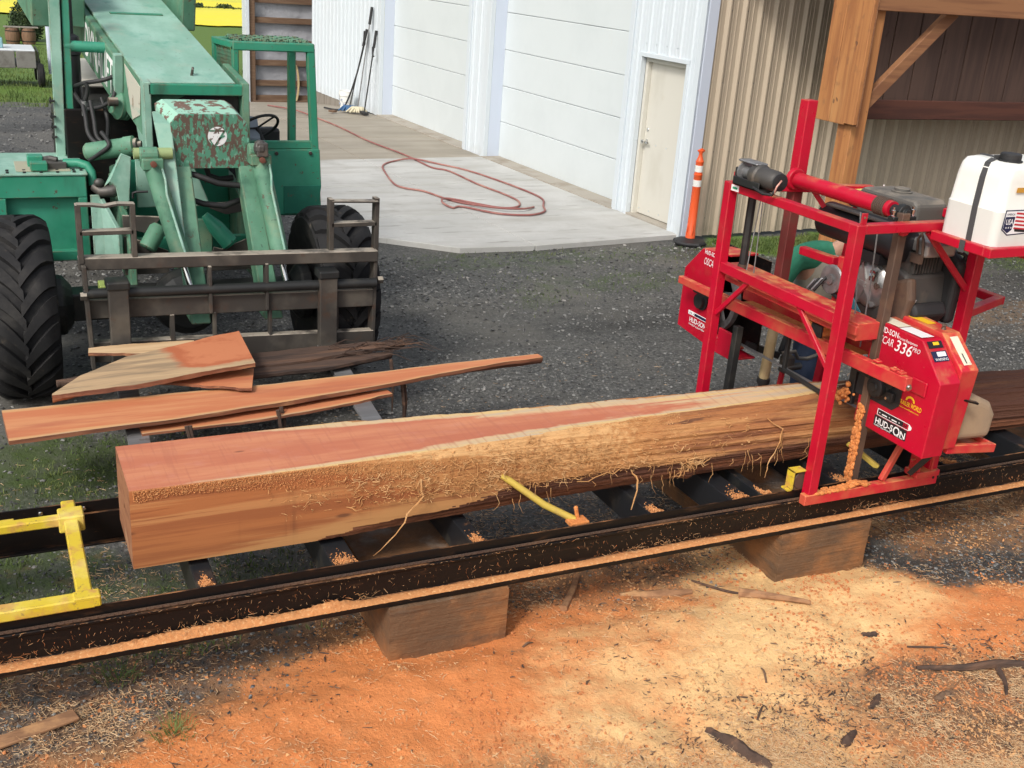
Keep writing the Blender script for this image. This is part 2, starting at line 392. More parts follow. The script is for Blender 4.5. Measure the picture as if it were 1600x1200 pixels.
K['firbeam'] = M('fir_beam', (0.27, 0.125, 0.055), 0.7, 0, [((0.18, 0.075, 0.035), (.8, 14, 14), .42, .62, .8, 5), ((0.34, 0.175, 0.08), (.5, 5, 5), .5, .75, .7)], [((1, 30, 30), .2, .003)])
K['darkboard'] = M('shade_darkened_board', (0.085, 0.050, 0.038), 0.8, 0, [((0.055, 0.032, 0.026), (9, 9, .7), .42, .62, .8, 5), ((0.05, 0.025, 0.02), (6, 6, 5), .70, .74, .8, 2)], [((20, 20, 1), .2, .003)])  # board colour darkened to carry the shade inside the shed
# ------------------------------------------------------------------ ground
def seg_dist(x, y, pts):
    best = np.full(np.shape(x), 1e9)
    for (ax, ay), (bx, by) in zip(pts[:-1], pts[1:]):
        dx, dy = bx - ax, by - ay
        t = np.clip(((x - ax) * dx + (y - ay) * dy) / (dx * dx + dy * dy), 0, 1)
        best = np.minimum(best, np.hypot(x - ax - t * dx, y - ay - t * dy))
    return best

RIDGE = [(-0.8, 2.95), (0.5, 3.55), (1.5, 3.85), (2.6, 4.02), (3.4, 4.0), (4.3, 3.98), (4.9, 3.6)]
def zones(x, y):
    x = np.asarray(x, float); y = np.asarray(y, float)
    n = fbm(x * 1.7, y * 1.7, 3, 4) - .5
    d = seg_dist(x, y, RIDGE)
    front = sstep(5.05, 4.80, y + n * .25)                       # the near side of the track
    saw = front * sstep(1.15, .35, d + n * .5)
    saw = np.maximum(saw, front * (.84 - .24 * sstep(3.2, 3.9, x)) * sstep(1.2, 2.2, x) * sstep(-.1, .35, .5 + n))   # right foreground is all sawdust
    saw = np.maximum(saw, front * .44)
    # dark gravel still bare on the right, between the blocks
    bare = .85 * sstep(.36, .04, seg_dist(x, y, [(4.72, 4.35), (4.82, 4.05), (5.45, 3.95), (6.4, 3.6)]) + n * .3)
    bare = np.maximum(bare, .35 * sstep(.35, .05, seg_dist(x, y, [(2.35, 4.62), (2.75, 4.5), (3.5, 4.5)]) + n * .4))
    saw = saw * (1 - .85 * bare)
    between = sstep(4.9, 5.1, y) * sstep(6.1, 5.7, y)
    saw = np.maximum(saw, between * .22)
    # red heartwood dust along the ridge on the left, pale sapwood dust to the right
    pale = sstep(.9, 3.5, x + (3.75 - y) * 1.1 + n * 1.4) * (1 - .75 * sstep(3.3, 4.6, x + (3.3 - y) * .8 + n))
    pale = np.clip(pale + .25 * sstep(3.2, 3.9, x) * sstep(3.4, 3.8, y), 0, 1)
    moss = np.maximum.reduce([.62 * sstep(1.1, .2, np.hypot((x - .1) / 1.1, y - 6.8) + n * .9),
                              .55 * sstep(1.2, .3, np.hypot((x - .0) / 1.5, y - 5.2) + n * .8) * sstep(4.5, 4.7, y),
                              .36 * sstep(.9, .1, seg_dist(x, y, [(4.6, 11.2), (6.4, 11.0), (8.2, 11.0)]) + n * .8),
                              .55 * sstep(1.3, .1, seg_dist(x, y, [(10, 11.2), (13, 9.5), (12, 8)]) + n * 1.2),
                              .35 * sstep(.8, .1, seg_dist(x, y, [(5.2, 9.8), (7.2, 10.0)]) + n)])
    grassy = np.maximum(.8 * sstep(.9, .3, seg_dist(x, y, [(8.9, 11.4), (9.9, 11.0), (11, 11.4)]) + n * .8),
                        sstep(25.5, 27.5, y + n * 3 - .25 * (x - 1.5)))
    grassy = np.maximum(grassy, sstep(1.0, 0, np.abs(y - 24.6 + n * 4)) * .5 * sstep(3.2, 2.2, x))
    brown = .7 * sstep(1.0, .1, seg_dist(x, y, [(9.5, 8.0), (12.5, 7.5)]) + n * 1.2)
    return saw, pale, moss, grassy, brown, bare

def drop(y):
    y = np.asarray(y, float)
    return -.45 * sstep(21.5, 28, y) - 1.15 * np.clip((y - 28) / 26, 0, 1) + .02
def gh(x, y):
    x = np.asarray(x, float); y = np.asarray(y, float)
    d = seg_dist(x, y, RIDGE)
    z = .055 * sstep(1.0, .0, d) * sstep(4.3, 4.0, y) * (.6 + .8 * fbm(x * 1.3, y * 1.3, 9, 2))
    z = z + .016 * (fbm(x * 3.2, y * 3.2, 5, 3) - .5) + .012 * (fbm(x * 14, y * 14, 6, 3) - .5) * sstep(14, 7, y)
    near = sstep(4.6, 4.3, y)
    z = z + near * (.050 * (fbm(x * 4.5, y * 4.5, 15, 4) - .5) + .022 * (fbm(x * 26, y * 26, 8, 3) - .5))
    z = z - .03 * sstep(.8, .2, seg_dist(x, y, [(4.75, 4.3), (5.45, 3.95), (6.3, 3.6)]))
    slab = sstep(11.0, 11.5, y) * sstep(3.4, 3.9, x) * sstep(30, 27, y)      # keep below the concrete
    return z * (1 - slab) - slab * .03 + drop(y) - .02

def axis(spans, far):
    a = []
    for lo, hi, st in spans: a += list(np.arange(lo, hi, st))
    x = spans[-1][1]; st = spans[-1][2]
    while x < far: a.append(x); st *= 1.35; x += st
    return a
xs = axis([(-3.2, 8.6, .032), (8.6, 16, .12)], 420)
lo = []; x_ = -3.2; st_ = .05
while x_ > -420: st_ *= 1.35; x_ -= st_; lo.append(x_)
xs = np.array(lo[::-1] + xs)
ys = np.array([-380, -200, -90, -40, -16, -6, -1, .6] + axis([(1.2, 5.6, .026), (5.6, 13, .06), (13, 30, .25), (30, 60, 1.0)], 700))
GX, GY = np.meshgrid(xs, ys)
GZ = gh(GX, GY)
nx, ny = len(xs), len(ys)
idx = np.arange(nx * ny).reshape(ny, nx)
faces = np.stack([idx[:-1, :-1], idx[:-1, 1:], idx[1:, 1:], idx[1:, :-1]], -1).reshape(-1, 4)
zsaw, zpale, zmoss, zgrass, zbrown, zbare = zones(GX, GY)
K['ground'] = M('yard_ground', (0.070, 0.070, 0.066), 0.62, 0, [
    ((0.17, 0.168, 0.156), 38, .46, .66, .9, 5), ((0.024, 0.025, 0.028), 16, .50, .70, .7, 5), ((0.135, 0.128, 0.112), .7, .44, .66, .75, 5),
    ((0.16, 0.155, 0.145), 95, .60, .72, .75, 3),
    ((0.034, 0.033, 0.031), (.22, 1.0, 1), .52, .70, .65, 6),
    ((0.17, 0.12, 0.08), 3, .7, 1.2, .8, 7, 'attr:brown'),
    ((0.055, 0.085, 0.020), 5, .7, 1.25, .9, 8, 'attr:moss'),
    ((0.110, 0.185, 0.032), 4, .75, 1.2, 1.0, 8, 'attr:grass'),
    ((0.21, 0.115, 0.062), 9, .72, 1.16, .95, 8, 'attr:saw'), ((0.40, 0.20, 0.09), 9, .98, 1.36, .9, 8, 'attr:saw'),
    ((0.66, 0.235, 0.078), 7, 1.10, 1.50, .95, 8, 'attr:saw'),
    ((0.80, 0.54, 0.255), 6, .85, 1.50, .9, 8, 'attr:pale'),
    ((0.055, 0.050, 0.046), 12, .85, 1.35, .9, 8, 'attr:bare'),
], [(45, .6, .014), (170, .6, .005)], spec=.22)
ground = np_mesh('ground', np.stack([GX, GY, GZ], -1).reshape(-1, 3), faces, K['ground'], None, True, None,
                 dict(saw=zsaw, pale=zpale * zsaw, moss=zmoss, grass=zgrass, brown=zbrown, bare=zbare))
tag(ground, kind='structure')

# yellow flowering field beyond the yard
K['field'] = M('flowering_field', (0.80, 0.70, 0.045), 0.9, 0, [((0.72, 0.66, 0.10), (.06, .5, 1), .4, .7, .8, 6), ((.58, .60, .08), (.02, .12, 1), .5, .62, .7, 6), ((.85, .72, .03), (.5, 2, 1), .55, .7, .6, 6), ((0.52, 0.52, 0.06), (.3, 1.2, 1), .62, .8, .5, 5)], [(2, .4, .1)])
fx = np.concatenate([np.linspace(-300, 0, 20), np.linspace(1, 40, 60), np.linspace(45, 400, 25)])
fy = np.concatenate([np.linspace(0, 20, 20), np.linspace(22, 500, 40)])
FX, FY = np.meshgrid(fx, fy)
FYY = FY + 68 + np.clip((6 - FX) * .55, 0, 5) + (fbm(FX * .4, FX * 0, 41, 3) - .5) * 3 * (FY < 1)
fi = np.arange(FX.size).reshape(FX.shape)
ff = np.stack([fi[:-1, :-1], fi[:-1, 1:], fi[1:, 1:], fi[1:, :-1]], -1).reshape(-1, 4)
field = np_mesh('field', np.stack([FX, FYY, np.full_like(FX, -1.55) + .08 * fbm(FX * .5, FYY * .5, 4, 3) + FY * 0], -1).reshape(-1, 3), ff, K['field'], None, True)
tag(field, kind='structure')

# ------------------------------------------------------------------ concrete apron of separate slabs
CR = Vector((8.06, 11.67, 0)); WD = Vector((-0.0607, 0.9982, 0)); WN = Vector((-0.9982, -0.0607, 0))
def W(s, d, z=0.0): return CR + WD * s + WN * d + Vector((0, 0, z))          # along the white wall, out from it, up
TD = Vector((0.9982, 0.0607, 0)); TN = Vector((0.0607, -0.9982, 0))
def T(s, d, z=0.0): return CR + TD * s + TN * d + Vector((0, 0, z))          # along the tan wall
def zc(y): return float(drop(y)) * (0.0 if y < 22.5 else .9) + .012
m = MB()
for a, b, dd in ((.16, 1.75, 2.1), (1.75, 5, 3.95), (5, 10, 3.95), (10, 14.3, 3.95)):
    p = [W(a, .0), W(b, .0), W(b, dd), W(a, dd)]
    m.add([Vector((q.x, q.y, -.25)) for q in p] + [Vector((q.x, q.y, zc(q.y))) for q in p], [(3, 2, 1, 0), (4, 5, 6, 7), (0, 1, 5, 4), (1, 2, 6, 5), (2, 3, 7, 6), (3, 0, 4, 7)])
apron = tag(m.build('concrete_apron', K['joint']), kind='structure')
rows = [(-.05, 1.72), (1.72, 3.6), (3.6, 5.62), (5.62, 7.7), (7.7, 9.9), (9.9, 12.2), (12.2, 14.35)]
cols = [(.0, 2.18), (2.18, 3.98)]
g = .006
for ri, (a, b) in enumerate(rows):
    for ci, (c0, c1) in enumerate(cols):
        L_ = [(a + g, c0 + g), (b - g, c0 + g), (b - g, c1 - g), (a + g, c1 - g)]
        if ri == 0 and ci == 1: L_ = [(a + .02, c0 + g), (b - g, c0 + g), (b - g, c1 + .25), (a + .95, c1 + .05), (a + .12, c1 - .85)]
        if ri == 0 and ci == 0: L_ = [(a + .12, c0 + g), (b - g, c0 + g), (b - g, c1 - g), (a + .02, c1 - g)]
        pts = [W(s, d) for s, d in L_]
        n = len(pts); mb = MB()
        top = [Vector((q.x, q.y, zc(q.y) + .026 + .003 * ((ri * 7 + ci * 3) % 3 - 1))) for q in pts]
        bot = [Vector((q.x, q.y, zc(q.y) - .15)) for q in pts]
        mb.add(bot + top, [tuple(range(n)), tuple(reversed(range(n, 2 * n)))] + [((i + 1) % n, i, n + i, n + (i + 1) % n) for i in range(n)])
        mb.f = [tuple(reversed(f)) for f in mb.f]
        mb.build('slab', K['concretewet'] if ri >= 3 else K['concrete'], apron, bevel=.006)

# ------------------------------------------------------------------ white metal shop with tan side wall
shop = thing('shop_building', (8.06, 11.67, 0), 'white metal shop building with two big overhead doors and taupe ribbed side', 'building')
def ribbed(frame, s0, s1, z0, z1, d0, pitch, ribs, name, mat, thick=.05):
    """corrugated sheet: ribs is one period of (offset, height)"""
    prof = []; s = s0
    k0 = math.floor(s0 / pitch)
    k = k0
    while k * pitch < s1:
        for o, h in ribs:
            q = k * pitch + o
            if s0 < q < s1: prof.append((q, h))
        k += 1
    prof = [(s0, 0)] + prof + [(s1, 0)]
    vs = []; fs = []
    for q, h in prof:
        for z in (z0, z1):
            vs.append(frame(q, d0 + h, z)); vs.append(frame(q, d0 - thick, z))
    for i in range(len(prof) - 1):
        a, b = 4 * i, 4 * i + 4
        fs += [(a, b, b + 2, a + 2), (a + 1, a + 3, b + 3, b + 1), (a, a + 1, b + 1, b), (a + 2, b + 2, b + 3, a + 3)]
    n = len(prof) - 1
    fs += [(0, 2, 3, 1), (4 * n, 4 * n + 1, 4 * n + 3, 4 * n + 2)]
    mb = MB(); mb.add(vs, fs)
    return mb.build(name, mat, shop)
RIB = [(0.0, 0), (.018, .018), (.045, .018), (.063, 0), (.10, 0), (.105, .004), (.12, .004), (.125, 0), (.165, 0), (.17, .004), (.185, .004), (.19, 0)]
TRIB = [(0.0, 0), (.034, .040), (.054, .040), (.080, 0), (.108, 0), (.114, .006), (.128, .006), (.134, 0), (.168, 0), (.174, .006), (.188, .006), (.194, 0)]
HW = 5.0
D0, D1 = 1.62, 5.60          # near overhead door
E0, E1 = 6.42, 10.32         # far overhead door
M0, M1, MH = .30, 1.27, 2.13 # rows of roofing screws on the sheets
def screws(frame, spans, zs, pitch, off, d, mat):
    mb = MB()
    for a, b in spans:
        k = math.ceil(a / pitch)
        while k * pitch + off < b - .03:
            if k * pitch + off > a + .03:
                for z in zs:
                    q = frame(k * pitch + off, d, z); nrm = frame(0, 1, 0) - frame(0, 0, 0); mb.cyl(q, q + nrm * .007, .009, .006, 6)
            k += 1
    o = mb.build('screws', mat, shop); o['kind'] = 'stuff'
screws(T, [(.13, 7)], (.25, 1.1, 1.95, 2.8), .246, .09, 0, K['greysteel'])
screws(W, [(D1, E0), (E1, 14.5), (M0, M1)], (.18, 1.05, 2.3, 3.1), .229, .085, 0, K['whitewall'])
# entry door
DH = 3.95
TOPS = HW
ribbed(W, .11, M0, .03, TOPS, 0, .229, RIB, 'siding_panel', K['whitewall'])
ribbed(W, M0, M1, MH + .05, TOPS, 0, .229, RIB, 'siding_panel', K['whitewall'])
ribbed(W, M1, D0, .03, TOPS, 0, .229, RIB, 'siding_panel', K['whitewall'])
ribbed(W, D0, D1, DH, TOPS, 0, .229, RIB, 'siding_panel', K['whitewall'])
ribbed(W, D1, E0, .03, TOPS, 0, .229, RIB, 'siding_panel', K['whitewall'])
ribbed(W, E0, E1, DH, TOPS, 0, .229, RIB, 'siding_panel', K['whitewall'])
ribbed(W, E1, 14.55, .02, TOPS, 0, .229, RIB, 'siding_panel', K['whitewall'])
ribbed(T, .115, 12.5, .02, TOPS, 0, .246, TRIB, 'siding_panel', K['tan'])['label'] = 'taupe ribbed siding'
def wbox(frame, s0, s1, d0, d1, z0, z1, name, mat, parent, bevel=.003):
    mb = MB(); p = [frame(s, d, z) for z in (z0, z1) for d in (d0, d1) for s in (s0, s1)]
    mb.add(p, [(0, 2, 3, 1), (4, 5, 7, 6), (0, 1, 5, 4), (2, 6, 7, 3), (0, 4, 6, 2), (1, 3, 7, 5)])
    bm = bmesh.new(); me = bpy.data.meshes.new('x')
    me.from_pydata(mb.v, [], mb.f); bm.from_mesh(me); bmesh.ops.recalc_face_normals(bm, faces=bm.faces); bm.to_mesh(me); bm.free()
    mb2 = MB(); mb2.add([v.co.copy() for v in me.vertices], [tuple(f.vertices) for f in me.polygons]); bpy.data.meshes.remove(me)
    return mb2.build(name, mat, parent, bevel=bevel)
wbox(W, -.026, .115, .0, .030, .0, TOPS, 'corner_trim', K['whitewall'], shop)
wbox(T, -.030, .120, -.02, .034, .0, TOPS, 'corner_trim', K['paleblue'], shop)  # shaded face of the white corner trim, its blue shade painted on
RC = -.27
for a, b, npan in ((D0, D1, 7), (E0, E1, 7)):
    dr = MB(); 
    p = [W(a - .1, RC - .06, .02), W(b + .1, RC - .06, .02)]
    door = wbox(W, a - .12, b + .12, RC - .10, RC - .05, .03, DH + .1, 'garage_door', K['seal'], shop)
    hgt = .584
    for k in range(npan):
        z0 = .045 + k * hgt
        wbox(W, a - .10, b + .10, RC - .045, RC, z0 + .003, min(z0 + hgt - .003, DH + .06), 'door_panel', K['doorwhite'], door, bevel=.008)
    # returns of the recess and the curb below
    wbox(W, b - .0, b + .012, RC - .0, -.055, .02, DH, 'jamb_trim', K['paleblue'], shop)  # return facing the camera, bluish shade put into its colour
    wbox(W, a - .012, a, RC, -.055, .02, DH, 'jamb_trim', K['whitewall'], shop)
    wbox(W, b - .105, b - .004, -.05, .026, .02, DH, 'jamb_trim', K['paleblue'], shop) if False else None
    wbox(W, b - .002, b + .16, .0, .028, .02, DH, 'jamb_trim', K['whitewall'], shop)
    wbox(W, a - .10, a + .002, .0, .028, .02, DH, 'jamb_trim', K['whitewall'], shop)
    wbox(W, a - .0, b, RC, -.055, DH - .012, DH, 'jamb_trim', K['whitewall'], shop)
    wbox(W, a - .02, b + .02, RC - .02, .06, -.12, .052, 'threshold_curb', K['curb'], shop)
# rows of roofing screws on the sheets
def screws(frame, spans, zs, pitch, off, d, mat):
    mb = MB()
    for a, b in spans:
        k = math.ceil(a / pitch)
        while k * pitch + off < b - .03:
            if k * pitch + off > a + .03:
                for z in zs:
                    q = frame(k * pitch + off, d, z); nrm = frame(0, 1, 0) - frame(0, 0, 0); mb.cyl(q, q + nrm * .007, .009, .006, 6)
            k += 1
    o = mb.build('screws', mat, shop); o['kind'] = 'stuff'
screws(T, [(.13, 7)], (.25, 1.1, 1.95, 2.8), .246, .09, 0, K['greysteel'])
screws(W, [(D1, E0), (E1, 14.5), (M0, M1)], (.18, 1.05, 2.3, 3.1), .229, .085, 0, K['whitewall'])
# entry door
fr = MB()
frm = wbox(W, M0 - .06, M0, -.0, .026, .02, MH + .05, 'door_frame', K['whitewall'], shop)
wbox(W, M1, M1 + .05, -.0, .026, .02, MH + .05, 'door_frame', K['whitewall'], shop)
wbox(W, M0 - .06, M1 + .05, -.0, .028, MH, MH + .055, 'door_frame', K['whitewall'], shop)
wbox(W, M0 + .0, M0 + .05, -.17, -.055, .03, MH - .002, 'door_jamb', K['cream'], shop)
wbox(W, M1 - .05, M1 - .0, -.17, -.055, .03, MH - .002, 'door_jamb', K['cream'], shop)
wbox(W, M0 + .05, M1 - .05, -.17, -.055, MH - .06, MH - .002, 'door_jamb', K['cream'], shop)
wbox(W, M0, M1, -.17, .02, -.1, .06, 'threshold_curb', K['curb'], shop)
edoor = wbox(W, M0 + .053, M1 - .053, -.165, -.12, .07, MH - .065, 'entry_door', K['cream'], shop)
mb = MB(); q = W(M1 - .12, -.12, 1.04)
mb.lathe(q, WN, [(.034, 0), (.034, .008), (.014, .012), (.014, .045), (.03, .05), (.034, .065), (.026, .085), (.01, .09)], 14)
mb.beam(q + WN * .05, q + WN * .05 - WD * .11, .016, .02)
mb.build('door_handle', K['chrome'], edoor, smooth=40)
mb = MB(); mb.lathe(W(M1 - .12, -.12, 1.2), WN, [(.026, 0), (.026, .008), (.02, .014)], 14); mb.build('door_lock', K['chrome'], edoor, smooth=40)
for zz in (.35, 1.05, 1.8):
    mb = MB(); mb.cyl(W(M0 + .056, -.116, zz), W(M0 + .056, -.116, zz + .1), .009, n=8); mb.build('hinge', K['cream'], edoor, smooth=40)
# wooden skirt under the far end of the white wall, where the ground falls away
for k in range(6):
    s0 = 12.0 + k * .42
    wbox(W, s0 + .004, s0 + .416, -.03, -.008, -.62, .015, 'skirt_board', K['greyply'], shop, bevel=.003)
# roof
mb = MB()
A, B = W(-.45, .5, HW), W(15, .5, HW)
mb.add([W(-.4, .45, HW - .05), W(14.9, .45, HW - .05), W(14.9, -6.5, HW + 1.7), W(-.4, -6.5, HW + 1.7), W(-.4, .45, HW + .05), W(14.9, .45, HW + .05), W(14.9, -6.5, HW + 1.8), W(-.4, -6.5, HW + 1.8)],
       [(3, 2, 1, 0), (4, 5, 6, 7), (0, 1, 5, 4), (1, 2, 6, 5), (2, 3, 7, 6), (3, 0, 4, 7)])
mb.build('roof', K['whitewall'], shop)

# open bay past the shop: lined wall with girts
bay = thing('open_shed_bay', (6.3, 27.2, -.45), 'open shed bay with brown girts over a grey liner behind the forklift', 'shed')
bx0, bx1 = 5.98, 8.3
mb = MB(); n_ = 26
vs = []; fs = []
for i in range(n_ + 1):
    for j in range(n_ + 1):
        xx = bx0 + (bx1 - bx0) * i / n_; zz = -.75 + 5.2 * j / n_
        vs.append((xx, 27.36 + .05 * float(fbm(xx * 2.2, zz * 1.6, 77, 3)) - .03, zz))
for i in range(n_):
    for j in range(n_):
        a = i * (n_ + 1) + j
        fs.append((a, a + n_ + 1, a + n_ + 2, a + 1))
mb.add(vs, fs); mb.build('liner_sheet', K['sheet'], bay, smooth=60)
mb = MB(); mb.bb(bx0, bx1, 27.42, 27.5, -.8, 4.5); mb.build('outer_wall', K['whitewall'], bay)
for z in (-.34, .01, .48, .94, 1.45, 1.9, 2.4, 2.9, 3.4):
    mb = MB(); mb.bb(bx0 + .02, bx1, 27.24, 27.33, z - .06, z + .07); mb.build('girt', K['oldwood'], bay, bevel=.004)
mb = MB(); mb.bb(bx0 + .02, bx1, 27.1, 27.24, -.8, -.38); mb.build('base_board', K['oldwood'], bay, bevel=.004)
mb = MB(); mb.bb(bx0 - .04, bx0 + .1, 27.15, 27.35, -.8, 4.4); mb.build('post', K['oldwood'], bay, bevel=.006)
mb = MB(); mb.bb(bx0 - .13, bx0 - .045, 27.1, 27.5, -.8, 4.4); mb.build('post_trim', K['whitewall'], bay, bevel=.004)
mb = MB(); mb.bb(bx0 - .3, bx1 + .2, 26.2, 27.8, 4.5, 4.6); mb.build('roof', K['whitewall'], bay)
mb = MB(); pts = []
for k in range(3):
    pts.append([(7.02 + .09 * math.sin(t) * (1 + .12 * k), 27.2 - .02 * k, .02 + .42 * math.cos(t) * (1 + .04 * k)) for t in np.linspace(0, 2 * math.pi, 26)])
for p in pts: mb.tube(p, .012, 5)
mb.bb(7.0, 7.04, 27.15, 27.25, .40, .46)
tag(mb.build('rope_coil', M('tan_rope', (.42, .33, .18), .9), None, smooth=50), 'loop of tan rope hung on the liner wall of the open bay', 'rope')

# ------------------------------------------------------------------ timber lumber shed on the right
shed = thing('timber_shed', (8.85, 9.9, 0), 'timber framed lumber shed with golden posts and dark boarded back', 'shed')
def tb(x0, x1, y0, y1, z0, z1, name, mat, bevel=.008):
    mb = MB(); mb.bb(x0, x1, y0, y1, z0, z1); return mb.build(name, mat, shed, bevel=bevel)
tb(8.86, 9.07, 9.80, 10.03, -.05, 3.30, 'corner_post', K['fir'])
tb(14.6, 14.8, 9.80, 10.03, -.05, 3.30, 'corner_post', K['fir'])
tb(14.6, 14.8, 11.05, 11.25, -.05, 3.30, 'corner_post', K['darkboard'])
for k, (y0, y1, bot) in enumerate([(9.70, 9.86, 1.74), (9.87, 10.12, 1.72), (10.13, 10.36, 1.72)]):
    tb(8.80 + (.0 if k else -.012), 8.842, y0, y1, bot, 3.5, 'gable_board', K['fir'], .004)
tb(8.845, 8.858, 9.70, 9.80, 1.72, 3.5, 'gable_trim', K['firbeam'], .002)
tb(8.86, 14.9, 9.72, 9.795, 2.955, 3.22, 'front_beam', K['firbeam'])
tb(9.62, 14.9, 11.0, 11.07, 1.62, 1.86, 'back_beam', M('dark_back_beam', (0.10, 0.035, 0.022), .8, 0, [((0.06, .022, .016), (.8, 14, 14), .42, .62, .8, 5)]))
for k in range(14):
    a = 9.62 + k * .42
    tb(a + .012, a + .408, 11.09, 11.12 + .012 * (k % 2), 1.70, 3.55, 'back_board', K['darkboard'], .004)  # shade under the roof is painted into these boards
mb = MB(); mb.beam((9.05, 9.90, 1.93), (10.15, 9.90, 2.99), .09, .14); mb.build('knee_brace', K['firbeam'], shed, bevel=.006)
mb = MB(); mb.add([(8.4, 10.3, 3.15 + .42), (15.1, 10.3, 3.57), (15.1, 11.6, 3.30), (8.4, 11.6, 3.30), (8.4, 10.3, 3.63), (15.1, 10.3, 3.63), (15.1, 11.6, 3.36), (8.4, 11.6, 3.36)],
                  [(3, 2, 1, 0), (4, 5, 6, 7), (0, 1, 5, 4), (1, 2, 6, 5), (2, 3, 7, 6), (3, 0, 4, 7)])
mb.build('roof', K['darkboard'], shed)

# ------------------------------------------------------------------ far things in the upper left
FZ = lambda y: float(drop(y))
def trailer(x, y):
    z = FZ(y)
    t = thing('utility_trailer', (x, y, z), 'low utility trailer with grey side panels parked on the grass', 'trailer')
    o = Vector((x, y, z))
    mb = MB(); mb.box(o + Vector((-.9, 0.0, .52)), (2.0, 1.5, .07)); mb.build('bed_frame', K['darkmetal'], t, bevel=.01)
    for k in range(4):
        mb = MB(); mb.box(o + Vector((-.22 - .47 * k, -.77, .66)), (.44, .03, .40)); mb.build('side_panel', M('grey_ply_panel', (.20, .19, .18), .8, 0, [((.12, .11, .10), 5, .45, .7, .8)]) if k == 0 else bpy.data.materials['grey_ply_panel'], t, bevel=.012)
    mb = MB(); mb.box(o + Vector((.06, 0, .66)), (.03, 1.5, .4)); mb.build('tail_panel', K['darkmetal'], t, bevel=.01)
    mb = MB(); mb.box(o + Vector((-.9, 0, .86)), (1.8, 1.35, .05)); mb.build('load_cover', K['doorwhite'], t, bevel=.02)
    for sy in (-1, 1):
        mb = MB(); c = o + Vector((.09, sy * .72, .29)); mb.lathe(c - Vector((.08, 0, 0)), (1, 0, 0), [(.16, 0), (.26, .01), (.29, .04), (.29, .12), (.26, .15), (.16, .16)], 22)
        wh = mb.build('wheel', K['tyre'], t, smooth=40)
        mb = MB(); mb.lathe(c - Vector((.085, 0, 0)), (1, 0, 0), [(.15, 0), (.15, .17)], 16); mb.build('rim', K['greysteel'], wh, smooth=40)
    mb = MB(); mb.box(o + Vector((.16, 0, .34)), (.06, 1.4, .06)); mb.build('axle', K['darkmetal'], t)
    return t
trailer(1.42, 31.0)
mb = MB(); c = Vector((.60, 30.75, FZ(31) + .88)); mb.box(c + Vector((0, 0, .12)), (.24, .24, .24)); mb.lathe(c + Vector((0, 0, .24)), (0, 0, 1), [(.11, 0), (.05, .06), (.05, .1)], 12)
tag(mb.build('jug', M('teal_jug', (.25, .45, .50), .5), None, bevel=.02), 'pale teal jug standing on the trailer load', 'jug')
barrel_m = M('barrel_staves', (.22, .125, .075), .8, 0, [((.13, .07, .045), (30, 30, 1), .45, .6, .8, 3)])
for k, bxp in enumerate((1.62, 2.23)):
    z = FZ(52) - .01
    t = thing('half_barrel', (bxp, 52.0, z), 'left one of the two half barrels under a plank' if k == 0 else 'half barrel nearest the bush, under the right end of the plank', 'barrel', 'barrels in front of the bush')
    mb = MB(); mb.lathe((bxp, 52, z), (0, 0, 1), [(.25, 0), (.285, .2), (.295, .35), (.28, .5), (.255, .64)], 18); mb.build('staves', barrel_m, t, smooth=40)
    for h, r in ((.1, .272), (.5, .284)):
        mb = MB(); mb.lathe((bxp, 52, z + h), (0, 0, 1), [(r, 0), (r + .004, .04)], 18); mb.build('hoop', K['darkmetal'], t, smooth=40)
mb = MB(); mb.bb(1.3, 2.62, 51.8, 52.2, FZ(52) + .636, FZ(52) + .68)
tag(mb.build('plank', K['greyply'], None, bevel=.006), 'grey plank laid across the two half barrels', 'plank')
for k, (px, py, r) in enumerate([(1.98, 32.0, .12), (2.16, 33.2, .15), (2.72, 35.5, .13)]):
    z = FZ(py) - .05
    t = thing('utility_pole', (px, py, z), ['brown utility pole with a pale conduit behind the trailer', 'darker brown pole close behind the conduit pole', 'farthest brown pole seen past the green upright'][k], 'pole', 'poles behind the forklift')
    mb = MB(); mb.cyl((px, py, z), (px + .02, py, z + 7), r, r * .8, 14); mb.build('post', K['oldwood'], t, smooth=40)
    if k == 0:
        mb = MB(); mb.cyl((px - .13, py - .1, z + .25), (px - .14, py - .1, z + 6), .075, n=10); mb.build('conduit', K['paleblue'], t, smooth=40)
        for h in (.3, 2.4):
            mb = MB(); mb.bb(px - .2, px - .02, py - .16, py - .09, z + h, z + h + .05); mb.build('clamp', K['greysteel'], t)

def leaf_cloud(c, rad, n, size, seed, flat=1.0):
    rg = np.random.default_rng(seed)
    d = rg.normal(size=(n, 3)); d /= np.linalg.norm(d, axis=1)[:, None]
    r = rg.random(n) ** .38
    lump = .72 + .55 * fbm(d[:, 0] * 2.2 + 9, d[:, 1] * 2.2 + d[:, 2] * 1.7, seed, 3)
    P = np.array(c) + d * (r * lump)[:, None] * np.array(rad)
    a = rg.normal(size=(n, 3)); a /= np.linalg.norm(a, axis=1)[:, None]
    b = np.cross(a, rg.normal(size=(n, 3))); b /= np.linalg.norm(b, axis=1)[:, None]
    s = size * (.6 + .8 * rg.random(n))[:, None]
    V = np.stack([P - a * s, P + b * s * .5, P + a * s, P - b * s * .5], 1).reshape(-1, 3)
    F = np.arange(4 * n).reshape(n, 4)
    return V, F
K['leaf'] = M('bush_leaf', (.030, .055, .020), .7, 0, [((.075, .11, .035), 3, .45, .7, .8, 4)])
t = thing('bush', (2.35, 54.5, FZ(54.5)), 'dark rounded bush behind the two half barrels', 'bush')
mb = MB()
